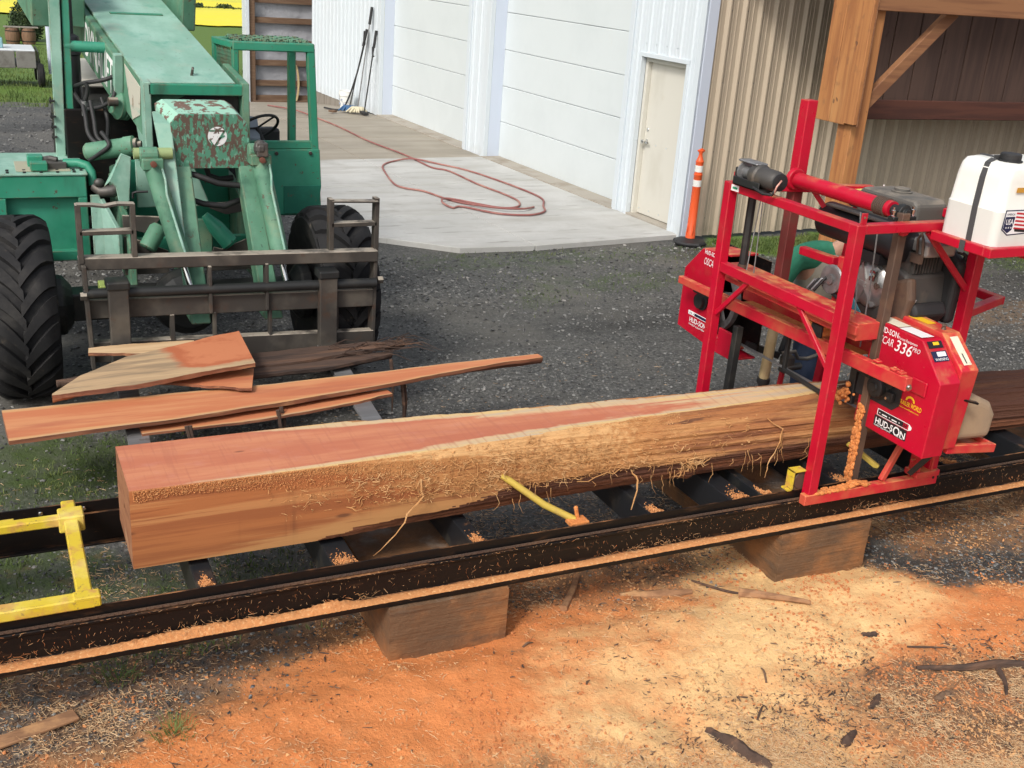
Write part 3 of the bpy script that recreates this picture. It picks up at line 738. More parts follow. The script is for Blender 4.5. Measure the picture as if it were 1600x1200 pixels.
for k in range(5):
    a = k * 1.26; mb.tube([(2.35 + .1 * math.cos(a), 54.5 + .1 * math.sin(a), FZ(54.5) - .05), (2.35 + .35 * math.cos(a), 54.5 + .35 * math.sin(a), FZ(54.5) + .7)], [.05, .02], 6)
mb.build('stems', K['oldwood'], t, smooth=50)
V_, F_ = leaf_cloud((2.3, 54.5, FZ(54.5) + .75), (.72, .7, .85), 5200, .055, 5)
V_ -= np.array(t.location); np_mesh('crown', V_, F_, K['leaf'], t)
# a dark line of scrub across the field
V_, F_ = [], []
vv = []; 
hx = np.linspace(3, 34, 60); hp = []
rg = np.random.default_rng(12)
n = 3500; px = rg.uniform(12.5, 26, n); py = 84 + .1 * (px - 12) + rg.normal(0, .4, n); pz = -1.55 + rg.random(n) * .5 * (fbm(px * .9, px * 0, 55, 3) > .42)
s = .06 + .05 * rg.random(n); pz = -1.55 + (pz + 1.55) * .55; P = np.stack([px, py, pz], 1)
a = rg.normal(size=(n, 3)); a /= np.linalg.norm(a, axis=1)[:, None]; b = np.cross(a, rg.normal(size=(n, 3))); b /= np.linalg.norm(b, axis=1)[:, None]
V_ = np.stack([P - a * s[:, None], P + b * s[:, None], P + a * s[:, None], P - b * s[:, None]], 1).reshape(-1, 3)
hed = np_mesh('scrub_line', V_, np.arange(4 * n).reshape(n, 4), K['leaf'])
tag(hed, 'thin dark line of scrub crossing the yellow field', 'scrub', kind='stuff')
# ------------------------------------------------------------------ sawmill track on its blocks
YN, YF = 4.33, 5.31            # near and far rail faces
block_m = M('weathered_block', (0.145, 0.080, 0.040), .85, 0, [((0.30, 0.13, 0.045), 2.6, .42, .66, .9, 5), ((0.085, .055, .035), (3, 3, 14), .5, .7, .7, 5), ((.30, .27, .23), 4, .5, .75, .8, 5, 'up')], [(26, .6, .010), ((3, 3, 60), .7, .010), (90, .5, .004)])
def block(x0, x1, label, dz=0.0):
    bm = bmesh.new(); bmesh.ops.create_cube(bm, size=1.0)
    bmesh.ops.scale(bm, vec=(x1 - x0, 1.36, .44), verts=bm.verts); bmesh.ops.translate(bm, vec=((x0 + x1) / 2, 4.235 + .68, .077 + dz), verts=bm.verts)
    bmesh.ops.subdivide_edges(bm, edges=bm.edges, cuts=15, use_grid_fill=True)
    for v in bm.verts:
        x, y, z = v.co; e = sum([abs(x - x0) < .002 or abs(x - x1) < .002, abs(y - 4.235) < .002, abs(z - .297) < .003])
        k = float(fbm(x * 7 + z * 5, y * 7 - z * 4, 3, 4)) - .5; q = float(fbm(x * 19 + y * 3, z * 19 + y * 5, 8, 3)) - .5
        v.co.y += .012 * k + .006 * q; v.co.x += .010 * q
        if e >= 2: v.co.z -= .010 * max(0, k + .15) * 2; v.co.y += .012 * max(0, q + .2)
    me = bpy.data.meshes.new('support_block'); bm.to_mesh(me); bm.free(); me.materials.append(block_m)
    o = bpy.data.objects.new('support_block', me); COL.objects.link(o)
    return tag(o, label, 'block', 'blocks under the sawmill track')
block(1.55, 2.17, 'brown block under the track, left one of the two in front')
block(3.86, 4.50, 'brown block under the track right below the red saw head')
block(-1.7, -1.08, 'brown block under the left end of the track')
block(6.45, 7.1, 'brown block under the track at the right edge of the picture')

track = thing('sawmill_track', (2.5, 4.8, 0), 'long black steel sawmill track dusted with sawdust carrying the log', 'track')
X0, X1 = -4.2, 9.5
def rail(y, out, name, lab):
    """one profile: upright plate, chain ledge, lower face and foot flange; out = +1 towards -y (near rail) or -1"""
    o = out
    P = [(y, .30), (y - .075 * o, .30), (y - .075 * o, .328), (y - .018 * o, .332), (y - .018 * o, .455), (y - .030 * o, .458), (y - .030 * o, .470), (y - .004 * o, .474), (y - .004 * o, .530), (y + .004 * o, .530), (y + .004 * o, .312), (y + .05 * o, .310), (y + .05 * o, .300)]
    mb = MB(); mb.prism([(X0, a, b) for a, b in P], (X1 - X0, 0, 0))
    r = mb.build(name, K['blackpaint'], track, bevel=.002)
    r['label'] = lab
    return r
near = rail(YN, 1, 'rail', 'near rail, dusted with orange sawdust')
far = rail(YF, -1, 'rail', 'far rail, cleaner black')
mb = MB(); mb.bb(X0, X1, YF - .020, YF - .004, .305, .47); mb.build('rail_web', K['blackpaint'], track, bevel=.002)
# chain lying on the ledge
mb = MB(); x = -2.6; k = 0
while x < 6.2:
    if k % 2: mb.box((x, YN - .017, .480), (.020, .015, .007))
    else: mb.box((x, YN - .017, .480), (.020, .006, .012))
    x += .0165; k += 1
ch = mb.build('chain', K['brownsteel'], track); ch['kind'] = 'stuff'
# bolts on the far rail
for x in (.10, .30, 1.35, 3.1):
    mb = MB(); mb.lathe((x, YF + .004 - .012, .498), (0, -1, 0), [(.012, 0), (.012, .006), (.006, .010)], 10); mb.build('bolt', K['chrome'], track, smooth=40)
# cross bunks
bunk_m = M('bunk_paint', (0.022, 0.024, 0.028), .35, .2, [((.10, .09, .07), 6, .5, .75, .6), (dust, 5, .60, .75, .7, 6, 'up')], [(40, .1, .002)])
for x, wd in ((.735, .09), (1.37, .12), (2.05, .075), (3.08, .075), (3.63, .13), (3.80, .05), (4.37, .12), (5.2, .1), (5.95, .13), (6.9, .1)):
    mb = MB(); mb.prism([(x - wd / 2, YN + .008, .505), (x + wd / 2, YN + .008, .505), (x + wd / 2, YN + .008, .335), (x + wd / 2 - .012, YN + .008, .335), (x + wd / 2 - .012, YN + .008, .49), (x - wd / 2 + .012, YN + .008, .49), (x - wd / 2 + .012, YN + .008, .335), (x - wd / 2, YN + .008, .335)], (0, YF - YN - .034, 0))
    mb.build('bunk', bunk_m, track, bevel=.004)
# small sawdust heaps on the bunk ends and the sawdust ridge on the foot flange
def heap(mb, c, r, h, n=14, seed=0):
    vs = [Vector(c) + Vector((0, 0, h))]; c = Vector(c)
    rg = random.Random(seed)
    for k, q in ((1, .55), (2, 1.0)):
        for i in range(n):
            t = 2 * math.pi * i / n; f = q * (.75 + .5 * rg.random())
            vs.append(c + Vector((math.cos(t) * r[0] * f, math.sin(t) * r[1] * f, h * (.62 if k == 1 else 0) * (.8 + .4 * rg.random()))))
    fs = [(0, 1 + i, 1 + (i + 1) % n) for i in range(n)] + [(1 + i, 1 + n + i, 1 + n + (i + 1) % n, 1 + (i + 1) % n) for i in range(n)]
    mb.add(vs, fs)
K['sawpile'] = M('loose_orange_sawdust', (0.54, 0.235, 0.085), .95, 0, [((0.45, 0.17, .05), 40, .5, .68, .8, 5), ((.74, .44, .20), 60, .52, .7, .7)], [(90, .8, .005)])
mb = MB()
for i, (x, y) in enumerate([(1.40, 4.40), (.76, 4.38), (2.07, 4.40), (3.10, 4.40), (3.66, 4.40), (4.36, 4.42), (2.62, 4.41), (3.83, 4.40)]):
    pass
pass
pass
n = 900; x = np.linspace(-2.8, 7.2, n); m_ = 7
prof = np.linspace(0, 1, m_)
yy = YN - .020 - .056 * prof
amp = .003 + .013 * fbm(x * 3, x * 0, 61, 4) + .018 * np.exp(-((x - .65) / .35) ** 2) + .030 * np.exp(-((x - 1.28) / .10) ** 2)
amp = amp * (.35 + .65 * sstep(-1.2, .4, x))
Z = .329 + np.outer(amp, np.array([.15, .8, 1.0, .95, .75, .45, .0])) * (1 + .5 * (rng.random((n, m_)) - .5)) - .0015 * (np.arange(m_) == m_ - 1)
V_ = np.stack([np.repeat(x[:, None], m_, 1), np.repeat(yy[None], n, 0) + .004 * (rng.random((n, m_)) - .5), Z], -1).reshape(-1, 3)
ii = np.arange(n * m_).reshape(n, m_)
F_ = np.stack([ii[:-1, :-1], ii[:-1, 1:], ii[1:, 1:], ii[1:, :-1]], -1).reshape(-1, 4)
o = np_mesh('sawdust_ridge', V_, F_, K['sawpile'], None, True)
tag(o, 'ridge of orange sawdust lying along the foot of the near rail', 'sawdust', kind='stuff')

# yellow log loading frame at the left end of the track
yf = thing('yellow_stop_frame', (.2, 4.8, .5), 'yellow square tube stop frame lying across the left end of the track', 'log stop')
mb = MB(); mb.beam((.225, 5.25, .552), (.225, 4.32, .552), .064, .055); mb.build('cross_tube', K['yellow'], yf, bevel=.006)
mb = MB(); mb.beam((.262, 4.34, .556), (-1.6, 4.335, .556), .07, .05); mb.build('side_tube', K['yellow'], yf, bevel=.006)
mb = MB(); mb.beam((.18, 5.085, .560), (-1.6, 5.06, .560), .055, .045); mb.build('side_tube', K['yellow'], yf, bevel=.006)
mb = MB(); mb.beam((-.02, 5.17, .535), (-1.6, 5.15, .535), .035, .03); mb.build('side_strip', K['yellow'], yf, bevel=.003)
mb = MB(); mb.bb(.17, .285, 5.03, 5.14, .515, .598); mb.build('sleeve', K['yellow'], yf, bevel=.006)
mb = MB(); mb.bb(.175, .285, 4.305, 4.37, .534, .588); mb.build('end_shoe', K['yellow'], yf, bevel=.006)
# yellow log dog and bar on the bunks
yd = thing('log_dog', (2.55, 4.4, .5), 'yellow log dog bar leaning from the near rail against the log', 'log dog')
mb = MB(); mb.tube([(2.60, 4.40, .525), (2.45, 4.47, .60), (2.27, 4.535, .735), (2.235, 4.55, .755)], [.019, .019, .018, .012], 10); mb.build('bar', K['yellowold'], yd, smooth=50)
mb = MB(); mb.bb(2.555, 2.66, 4.345, 4.42, .507, .535); mb.cyl((2.62, 4.40, .52), (2.60, 4.40, .60), .012, n=8); mb.build('foot', K['sawcoat'], yd, bevel=.004)
yd2 = thing('log_dog', (4.6, 4.5, .5), 'slim yellow log dog bar under the red blade guard', 'log dog')
mb = MB(); mb.beam((4.50, 4.66, .68), (4.66, 4.42, .53), .03, .03); mb.build('bar', K['yellowold'], yd2, bevel=.004)
mb = MB(); mb.bb(4.62, 4.72, 4.38, 4.44, .507, .53); mb.build('foot', K['darkmetal'], yd2, bevel=.003)

# ------------------------------------------------------------------ the log: squared at the left end, round at the right
LX0, LX1 = .445, 6.75
ax = lambda t: np.interp(t, [.445, 2, 4.3, 6.2, 7], [.735, .735, .715, .645, .62])
rad = lambda t: np.interp(t, [.445, 1.0, 1.6, 2.0, 2.4, 3.0, 4.0, 4.7, 6.2, 7], [.355, .335, .302, .283, .262, .246, .236, .222, .198, .19])
CY = 4.805
nu, nth = 330, 520
us = np.linspace(LX0, LX1, nu)
th = np.linspace(0, 2 * np.pi, nth, endpoint=False)
UU, TT = np.meshgrid(us, th, indexing='ij')
kx = TT / (2 * np.pi)
rr = rad(UU) * (1 + .03 * np.sin(3 * TT + .7 * UU) + .02 * np.sin(2 * TT - UU))
per = lambda f, s, o=4: fbm(np.cos(TT) * f + 40, np.sin(TT) * f + UU * .55 + 40, s, o)
rough = (per(7, 31) - .5) * .030 + (fbm(np.cos(TT) * 30 + 60, np.sin(TT) * 30 + UU * 2.2, 33, 3) - .5) * .012 + (fbm(UU * 30, TT * 14, 35, 2) - .5) * .006
rr = rr + rough + .020 * (fbm(UU * 16, TT * 9, 36, 4) - .5) * sstep(1.2, 2.0, UU) * sstep(3.9, 2.8, UU) * sstep(-.55, .1, np.sin(TT))
knot = .03 * np.exp(-((UU - 3.42) / .05) ** 2 - ((TT - np.pi * 1.21) / .12) ** 2); rr = rr + knot
dy, dz = np.cos(TT), np.sin(TT)              # theta 0 = away from camera, pi = towards it
az = ax(UU)
TOPZ, FRY, BKY, BTZ = .928, 4.557, 5.050, .539
big = 9.0
rt_ = np.where(dz > .02, (TOPZ - az) / np.maximum(dz, .02), big)
rf_ = np.where(dy < -.02, (CY - FRY) / np.maximum(-dy, .02), big)
rb_ = np.where(dy > .02, (BKY - CY) / np.maximum(dy, .02), big)
# underside is left sawn too but waney from x = 1.2 on
rz_ = np.where(dz < -.02, (az - BTZ) / np.maximum(-dz, .02), big)
lim = np.minimum.reduce([rt_, rf_, rb_, rz_])
rfin = np.minimum(rr, lim)
which = np.where(rr <= lim + .0005, 2, np.where(lim == rt_, 0, 1))
sapd = np.clip(rr - rfin, 0, 1)                # depth below the original round surface
# waviness of the saw cut
Yv = CY + dy * rfin; Zv = az + dz * rfin
Zv = Zv + np.where(which == 0, .0015 * (fbm(UU * 3, Yv * 20, 71, 3) - .5), 0)
V_ = np.stack([UU, Yv, Zv], -1).reshape(-1, 3)
ii = np.arange(nu * nth).reshape(nu, nth)
j2 = np.roll(ii, -1, axis=1)
F_ = np.stack([ii[:-1], j2[:-1], j2[1:], ii[1:]], -1).reshape(-1, 4)[:, ::-1]
fw_ = np.stack([which[:-1], np.roll(which, -1, 1)[:-1]], -1).max(-1).reshape(-1)
# end caps as quads fanned to a middle ring
caps = []
nv = len(V_)
ends = []
for e, ring in ((0, ii[0]), (1, ii[-1])):
    uq = us[0] if e == 0 else us[-1]
    prev = ring; rings = [ring]
    for q in (.75, .5, .25, .04):
        src_ = V_[ring]; c = np.array([uq, CY, float(ax(uq))])
        nvx = c + (src_ - c) * q; nvx[:, 0] = uq
        newi = np.arange(nth) + nv; nv += nth; ends.append(nvx); rings.append(newi)
    for a, b in zip(rings[:-1], rings[1:]):
        f = np.stack([a, np.roll(a, -1), np.roll(b, -1), b], -1)
        caps.append(f if e == 0 else f[:, ::-1])
V_ = np.concatenate([V_] + ends); CF = np.concatenate(caps)
Fall = np.concatenate([F_, CF]); mi = np.concatenate([fw_, np.full(len(CF), 3)])
sap = np.concatenate([1 - sstep(.012, .066, sapd.reshape(-1)), np.zeros(len(V_) - nu * nth)])
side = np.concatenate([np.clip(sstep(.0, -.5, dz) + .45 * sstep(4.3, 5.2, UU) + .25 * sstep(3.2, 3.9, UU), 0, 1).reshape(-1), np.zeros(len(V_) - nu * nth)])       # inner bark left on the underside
fuzz = np.concatenate([(sstep(1.0, 1.9, UU) * sstep(3.9, 2.6, UU) * sstep(-.55, .2, dz) * (dy < 0)).reshape(-1), np.zeros(len(V_) - nu * nth)])
topm = M('fresh_sawn_pink_face', (0.49, 0.158, 0.082), .7, 0, [((0.62, 0.26, 0.13), (1.0, 7, 1), .42, .64, .7, 6), ((0.42, 0.125, 0.07), (.8, 4, 1), .46, .74, .6, 6), ((.56, .24, .17), (9, 14, 3), .5, .75, .35, 5),
        ((0.62, 0.44, 0.25), (.8, 20, 1), .86, 1.26, .95, 6, 'attr:sap'), ((0.46, 0.40, 0.31), (.5, 16, 1), 1.28, 1.48, .65, 5, 'attr:sap'), ((.72, .48, .16), (.7, 12, 1), 1.36, 1.52, .7, 5, 'attr:sap'), ((.12, .06, .04), (8, 14, 4), .74, .78, .8, 3), ((.20, .07, .04), (2.3, 7, .5), .085, .03, .8, 2, 'voro'), ((.40, .13, .075), (46, 2.5, 1), .52, .68, .35, 3)],
        [((3, 60, 60), .15, .002), ((46, 2.5, 1), .14, .003)])
frontm = M('sawn_front_grain', (0.40, 0.145, 0.048), .65, 0, [((0.30, 0.10, 0.035), (.9, 9, 26), .44, .58, .85, 6), ((0.50, 0.235, 0.088), (.7, 9, 20), .52, .66, .8, 5), ((0.15, .05, .02), (7, 2, .35), .58, .70, .6, 4), ((.12, .045, .022), (1.6, .5, 6), .09, .035, .8, 2, 'voro'),
        ((0.50, 0.255, 0.095), (.8, 9, 24), 1.0, 1.4, .8, 5, 'attr:sap'), ((.26, .085, .03), (1.6, 9, 60), .60, .68, .7, 4)], [((2, 40, 60), .3, .003), ((60, 9, 60), .15, .002)])
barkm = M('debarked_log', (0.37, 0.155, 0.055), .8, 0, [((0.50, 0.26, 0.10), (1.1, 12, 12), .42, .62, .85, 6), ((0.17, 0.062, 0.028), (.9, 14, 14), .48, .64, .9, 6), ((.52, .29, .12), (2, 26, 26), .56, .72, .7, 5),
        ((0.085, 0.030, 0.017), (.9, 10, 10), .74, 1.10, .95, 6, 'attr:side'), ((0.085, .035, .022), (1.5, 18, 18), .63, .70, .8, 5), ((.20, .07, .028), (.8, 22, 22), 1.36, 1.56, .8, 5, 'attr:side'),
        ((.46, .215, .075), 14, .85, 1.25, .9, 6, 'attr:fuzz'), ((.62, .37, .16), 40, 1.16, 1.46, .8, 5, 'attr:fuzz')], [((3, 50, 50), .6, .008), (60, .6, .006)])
endm = M('end_grain', (0.30, 0.13, 0.06), .8, 0, [((.20, .075, .035), (2, 5, 24), .45, .62, .8, 6), ((.44, .26, .14), 6, .55, .75, .7, 5)], [((2, 14, 50), .4, .003)])
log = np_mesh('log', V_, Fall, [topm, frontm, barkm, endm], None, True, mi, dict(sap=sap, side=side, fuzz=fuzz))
log.data.set_sharp_from_angle(angle=R(38))
tag(log, 'long peeled cedar log on the track, squared off at its left end', 'log')

# ------------------------------------------------------------------ ribbons: shavings, fibres, grass blades
def ribbons(P, ang, pitch, length, width, bend, thick=None, curl=None):
    """three-sided bent slivers; P is (n,3); returns verts and quads"""
    n = len(P)
    d = np.stack([np.cos(ang) * np.cos(pitch), np.sin(ang) * np.cos(pitch), np.sin(pitch)], 1)
    sd = np.stack([-np.sin(ang), np.cos(ang), np.zeros(n)], 1)
    upv = np.cross(d, sd)
    L = length[:, None]
    mid = P + d * L * .5 + sd * (bend * length * .28)[:, None] + upv * 0
    end = P + d * L + sd * (bend * length * .02)[:, None] - (upv * (bend * length * .05)[:, None])
    w_ = width[:, None]; t_ = (width * .5 if thick is None else thick)[:, None]
    rings = []
    for c, q in ((P, .7), (mid, 1.0), (end, .35)):
        rings += [c + sd * w_ * .5 * q, c - sd * w_ * .5 * q, c + upv * t_ * q]
    V = np.stack(rings, 1).reshape(-1, 3)          # 9 verts each
    base = np.arange(n)[:, None] * 9
    q = []
    for k in (0, 3):
        for a, b in ((0, 1), (1, 2), (2, 0)):
            q.append([k + a, k + b, k + 3 + b, k + 3 + a])
    F = (base[:, None, :] + np.array(q)[None]).reshape(-1, 4)
    return V, F
K['shaving'] = M('pale_shaving', (.60, .42, .24), .8)
K['shaving2'] = M('buff_shaving', (.50, .29, .14), .8)
K['fibre'] = M('bast_fibre', (.48, .245, .09), .85, 0, [((.60, .37, .17), 9, .48, .62, .8), ((.36, .16, .06), 14, .55, .68, .7)])
# fuzz of torn fibres over the near side of the log
n = 3000
fu = np.where(rng.random(n) < .55, rng.choice(rng.normal(2.4, .5, 60), n) + rng.normal(0, .05, n), rng.normal(2.3, .55, n)); fu = fu[(fu > 1.05) & (fu < 4.1)]
n = len(fu)
ft = np.pi - rng.beta(1.6, 2.2, n) * 1.15 + .25                     # from the upper edge down the near side
ru = rad(fu) + .004
rl = np.minimum(ru, np.where(np.cos(ft) < -.05, (CY - FRY) / np.maximum(-np.cos(ft), .05), 9))
rl = np.minimum(rl, np.where(np.sin(ft) > .05, (TOPZ - ax(fu)) / np.maximum(np.sin(ft), .05), 9)) + .003
keep = (np.sin(ft) * rl + ax(fu) < TOPZ - .008)
FP = np.stack([fu, CY + np.cos(ft) * rl, ax(fu) + np.sin(ft) * rl], 1)[keep]; n = len(FP)
V1, F1 = ribbons(FP, rng.uniform(-.9, .9, n) + np.where(rng.random(n) < .5, 0, np.pi), rng.normal(-.25, .5, n), rng.gamma(1.8, .010, n) + .008, rng.uniform(.0016, .006, n), rng.normal(0, 1.5, n))
# hanging strings under the belly
hs = []
for (x0, z0, ln) in [(1.83, .86, .0), (2.95, .70, .17), (3.02, .68, .12), (2.60, .66, .10), (2.75, .66, .10), (3.38, .70, .20), (3.60, .72, .10), (3.86, .80, .28), (3.90, .80, .26), (4.05, .72, .2), (1.25, .60, .08), (1.7, .6, .1)]:
    pass
o = np_mesh('torn_fibres', V1 - 0, F1, K['fibre'], None, False); o['kind'] = 'stuff'
o.parent = log
st = MB(); rg = random.Random(4)
def string(pts, r):
    P = [Vector(p) for p in pts]; Q = [P[0]]; rr_ = [r[0] * .62]
    for k, (a, b) in enumerate(zip(P[:-1], P[1:])):
        for q in (.35, .7, 1.0):
            j = (b - a).length * .07
            Q.append(a.lerp(b, q) + Vector((rg.uniform(-j, j), rg.uniform(-j, j), rg.uniform(-j, j)))); rr_.append((r[k] + (r[k + 1] - r[k]) * q) * .62 * rg.uniform(.7, 1.25))
    st.tube(Q, rr_, 5)
string([(1.80, 4.548, .80), (1.80, 4.52, .72), (1.72, 4.50, .64), (1.64, 4.46, .56), (1.52, 4.40, .50)], [.007, .006, .006, .005, .002])
string([(1.80, 4.548, .80), (1.77, 4.53, .76), (1.83, 4.53, .74)], [.004, .003, .001])
string([(3.02, 4.575, .68), (3.05, 4.53, .62), (3.03, 4.50, .56), (2.98, 4.46, .50)], [.006, .007, .009, .005])
string([(2.68, 4.55, .66), (2.85, 4.545, .68), (3.00, 4.55, .70), (3.02, 4.57, .74)], [.004, .005, .006, .004])
string([(3.92, 4.60, .86), (4.00, 4.55, .80), (3.98, 4.55, .70), (3.94, 4.56, .58), (3.90, 4.52, .52)], [.004, .006, .006, .006, .002])
string([(4.00, 4.55, .80), (4.02, 4.56, .70), (4.0, 4.56, .56)], [.004, .004, .002])
for i in range(34):
    x = rg.uniform(2.2, 4.25); z = rg.uniform(.60, .72)
    r_ = float(rad(x)); a_ = float(ax(x)); y = CY - math.sqrt(max(.001, r_ * r_ - (z - a_) ** 2)) - .004
    y = max(y, FRY - .006)
    ln = rg.uniform(.03, .13)
    string([(x, y, z), (x + rg.uniform(-.02, .02), y - .012, z - ln * .5), (x + rg.uniform(-.04, .04), y - .006, z - ln)], [.003, .0025, .001])
# knot burst of pale splinters
for i in range(46):
    a = rg.uniform(0, 6.28); ln = rg.uniform(.03, .12)
    b = Vector((3.40 + rg.uniform(-.05, .05), 4.575, .665 + rg.uniform(-.03, .03)))
    string([b, b + Vector((math.cos(a) * ln * .6, -rg.uniform(.02, .05), math.sin(a) * ln * .45)), b + Vector((math.cos(a) * ln, -rg.uniform(.01, .05), math.sin(a) * ln * .7))], [.005, .004, .001])
o = st.build('loose_strings', K['fibre'], log, smooth=60); o['kind'] = 'stuff'
# sawdust crust along the upper front edge
n = 5200
fu = .46 + 2.9 * rng.random(n) ** 1.25; hh = rng.random(n) ** 1.6
edge_y = np.where(fu < 2.0, FRY, CY - np.sqrt(np.maximum(.0001, rad(fu) ** 2 - (TOPZ - ax(fu)) ** 2)))
depth = (.02 + .05 * fbm(fu * 1.5, fu * 0, 81, 3)) * (1.0 + .7 * sstep(.6, 1.8, fu))
zz_ = TOPZ - .002 - hh * depth * 1.2
ey_ = np.minimum(1e9, np.maximum(FRY, CY - np.sqrt(np.maximum(.0001, rad(fu) ** 2 - (zz_ - ax(fu)) ** 2))))
FP = np.stack([fu, ey_ - .002 - .003 * rng.random(n), zz_], 1)
s = rng.uniform(.0012, .0040, n)
def stones(P, s, seed, flat=.7):
    rg_ = np.random.default_rng(seed); n_ = len(P)
    B = np.array([[1, 0, 0], [-1, 0, 0], [0, 1, 0], [0, -1, 0], [0, 0, 1], [0, 0, -1]], float)
    V = B[None] * (.65 + .7 * rg_.random((n_, 6, 1))) + rg_.normal(0, .16, (n_, 6, 3))
    q = rg_.normal(size=(n_, 4)); q /= np.linalg.norm(q, axis=1)[:, None]
    w_, x_, y_, z_ = q.T
    RM = np.stack([1 - 2 * (y_ * y_ + z_ * z_), 2 * (x_ * y_ - z_ * w_), 2 * (x_ * z_ + y_ * w_), 2 * (x_ * y_ + z_ * w_), 1 - 2 * (x_ * x_ + z_ * z_), 2 * (y_ * z_ - x_ * w_), 2 * (x_ * z_ - y_ * w_), 2 * (y_ * z_ + x_ * w_), 1 - 2 * (x_ * x_ + y_ * y_)], 1).reshape(n_, 3, 3)
    V = np.einsum('nij,nkj->nki', RM, V) * s[:, None, None]
    V[:, :, 2] *= flat
    V = (V + P[:, None, :]).reshape(-1, 3)
    T8 = np.array([[0, 2, 4], [2, 1, 4], [1, 3, 4], [3, 0, 4], [2, 0, 5], [1, 2, 5], [3, 1, 5], [0, 3, 5]])
    F = (np.arange(n_)[:, None, None] * 6 + T8[None]).reshape(-1, 3)
    return V, F
V2, F2 = stones(FP, s, 3, .8)
o = np_mesh('edge_sawdust', V2, F2, [K['sawpile'], K['fibre']], log, False, np.repeat((fu + rng.normal(0, .3, len(fu)) > 1.7).astype(int), 8)); o['kind'] = 'stuff'

# little sawdust heaps on the bunk ends, built of crumbs
hx, hy, hz, hs = [], [], [], []
for (x, hw_) in ((1.37, .05), (.735, .03), (2.05, .03), (3.08, .03), (3.63, .05), (4.37, .045), (3.80, .02), (5.2, .04)):
    n = 420; gx = rng.normal(0, .5, n); gy = np.abs(rng.normal(0, .05, n)); gx = np.clip(gx, -1.05, 1.05) * hw_
    h_ = .030 * np.exp(-(gy / .045) ** 2) * (1 - .5 * np.abs(gx / hw_)) * (.5 + .9 * fbm(gx * 30 + x, gy * 30, 7, 2))
    hx.append(x + gx); hy.append(YN + .012 + gy); hz.append(.506 + h_ * rng.random(n)); hs.append(rng.uniform(.002, .0058, n))
hs = np.concatenate(hs); V2, F2 = stones(np.stack([np.concatenate(hx), np.concatenate(hy), np.concatenate(hz)], 1), hs, 6, .8)
tag(np_mesh('sawdust_heaps', V2, F2, K['sawpile'], None, False), 'little orange sawdust heaps on the bunk ends by the near rail', 'sawdust', kind='stuff')
# ------------------------------------------------------------------ the red bandsaw mill head on the track
mill = thing('bandsaw_mill', (4.5, 4.8, .53), 'red bandsaw mill head straddling the log on the black track', 'sawmill')
UL, UR, VN, VFa, VFd, ZT = 4.04, 4.93, 4.29, 5.40, 5.20, 2.03
def bar(name, p0, p1, w_, h, mat='red', bevel=.004, parent=None, upv=(0, 0, 1), label=None):
    mb = MB(); mb.beam(p0, p1, w_, h, upv); o = mb.build(name, K[mat] if isinstance(mat, str) else mat, parent or mill, bevel=bevel)
    if label: o['label'] = label
    return o
Xv = (1, 0, 0)
bar('leg', (UL, VN, .475), (UL, VN, ZT + .025), .062, .062, upv=Xv)
bar('leg', (UL, VFa, .475), (UL, VFa, ZT + .025), .062, .062, upv=Xv)
bar('leg', (UR, VN, .475), (UR, VN, ZT - .03), .066, .066, upv=Xv)
bar('leg', (UR, 5.35, .475), (UR, VFd + .05, ZT - .03), .062, .062, upv=Xv)
bar('top_rail', (UL, VFa - .032, ZT), (UL, VN + .032, ZT), .055, .05)
bar('top_rail', (UL + .032, VN, ZT), (UR - .034, VN, ZT), .055, .05)
bar('top_rail', (UL + .032, VFa - .005, ZT), (UR + .02, VFd, ZT), .055, .05)
bar('top_rail', (UR + .0, VFd - .03, ZT), (UR + .0, VN - .03, ZT), .055, .05)
bar('cross_bar', (UL, VFa - .032, 1.54), (UL, VN + .032, 1.54), .05, .062)
bar('brace', (UL - .002, VFa - .03, 1.24), (UL - .002, 5.10, 1.515), .022, .03, bevel=.003)
bar('brace', (UL - .002, 4.64, 1.52), (UL - .002, VN + .03, 1.25), .022, .03, bevel=.003)
bar('brace', (4.53, VN, ZT - .03), (UR - .03, VN, 1.66), .022, .034, bevel=.003)
bar('base_channel', (3.985, VN - .012, .49), (4.975, VN - .012, .49), .05, .062, 'reddust')
bar('base_channel', (3.985, VFa - .01, .50), (4.99, VFa - .01, .50), .05, .062)
for x, y in ((UL, VN), (UL, VFa)):
    mb = MB(); mb.bb(x + .0, x + .035, y - .018, y - .010, ZT + .026, ZT + .085); mb.cyl((x + .0175, y - .020, ZT + .062), (x + .0175, y - .017, ZT + .062), .007, n=10, mi=1)
    mb.build('lug', [K['red'], K['chrome']], mill)
# near mast: brown channel, coated with packed sawdust lower down
bar('mast', (4.40, 4.355, .51), (4.40, 4.355, 2.09), .05, .055, 'brownsteel', upv=Xv)
bar('mast', (4.475, 5.34, 1.43), (4.475, 5.34, 2.05), .07, .07, M('dull_red_channel', (.20, .03, .03), .5, 0, [((.14, .06, .045), 4, .45, .7, .8), ((.30, .15, .09), 9, .6, .75, .6)]), upv=Xv)
bar('mast_extension', (4.475, 5.34, 2.051), (4.475, 5.34, 2.545), .075, .075, 'red', upv=Xv)
mb = MB()
rg = random.Random(9)
for i in range(230):
    z = rg.uniform(.51, .99); mb.ball((4.370 + rg.uniform(-.006, .004), 4.355 + rg.uniform(-.024, .024), z), (rg.uniform(.005, .011), rg.uniform(.008, .016), rg.uniform(.010, .022)), 6, 4)
for i in range(120):
    x = rg.uniform(4.07, 4.46); mb.ball((x, VN - .012 + rg.uniform(-.022, .022), .522 + .02 * math.exp(-((x - 4.36) / .06) ** 2)), (rg.uniform(.012, .028), rg.uniform(.009, .016), rg.uniform(.006, .014)), 6, 4)
o = mb.build('packed_sawdust', K['sawcoat'], mill, smooth=60); o['kind'] = 'stuff'
mb = MB()
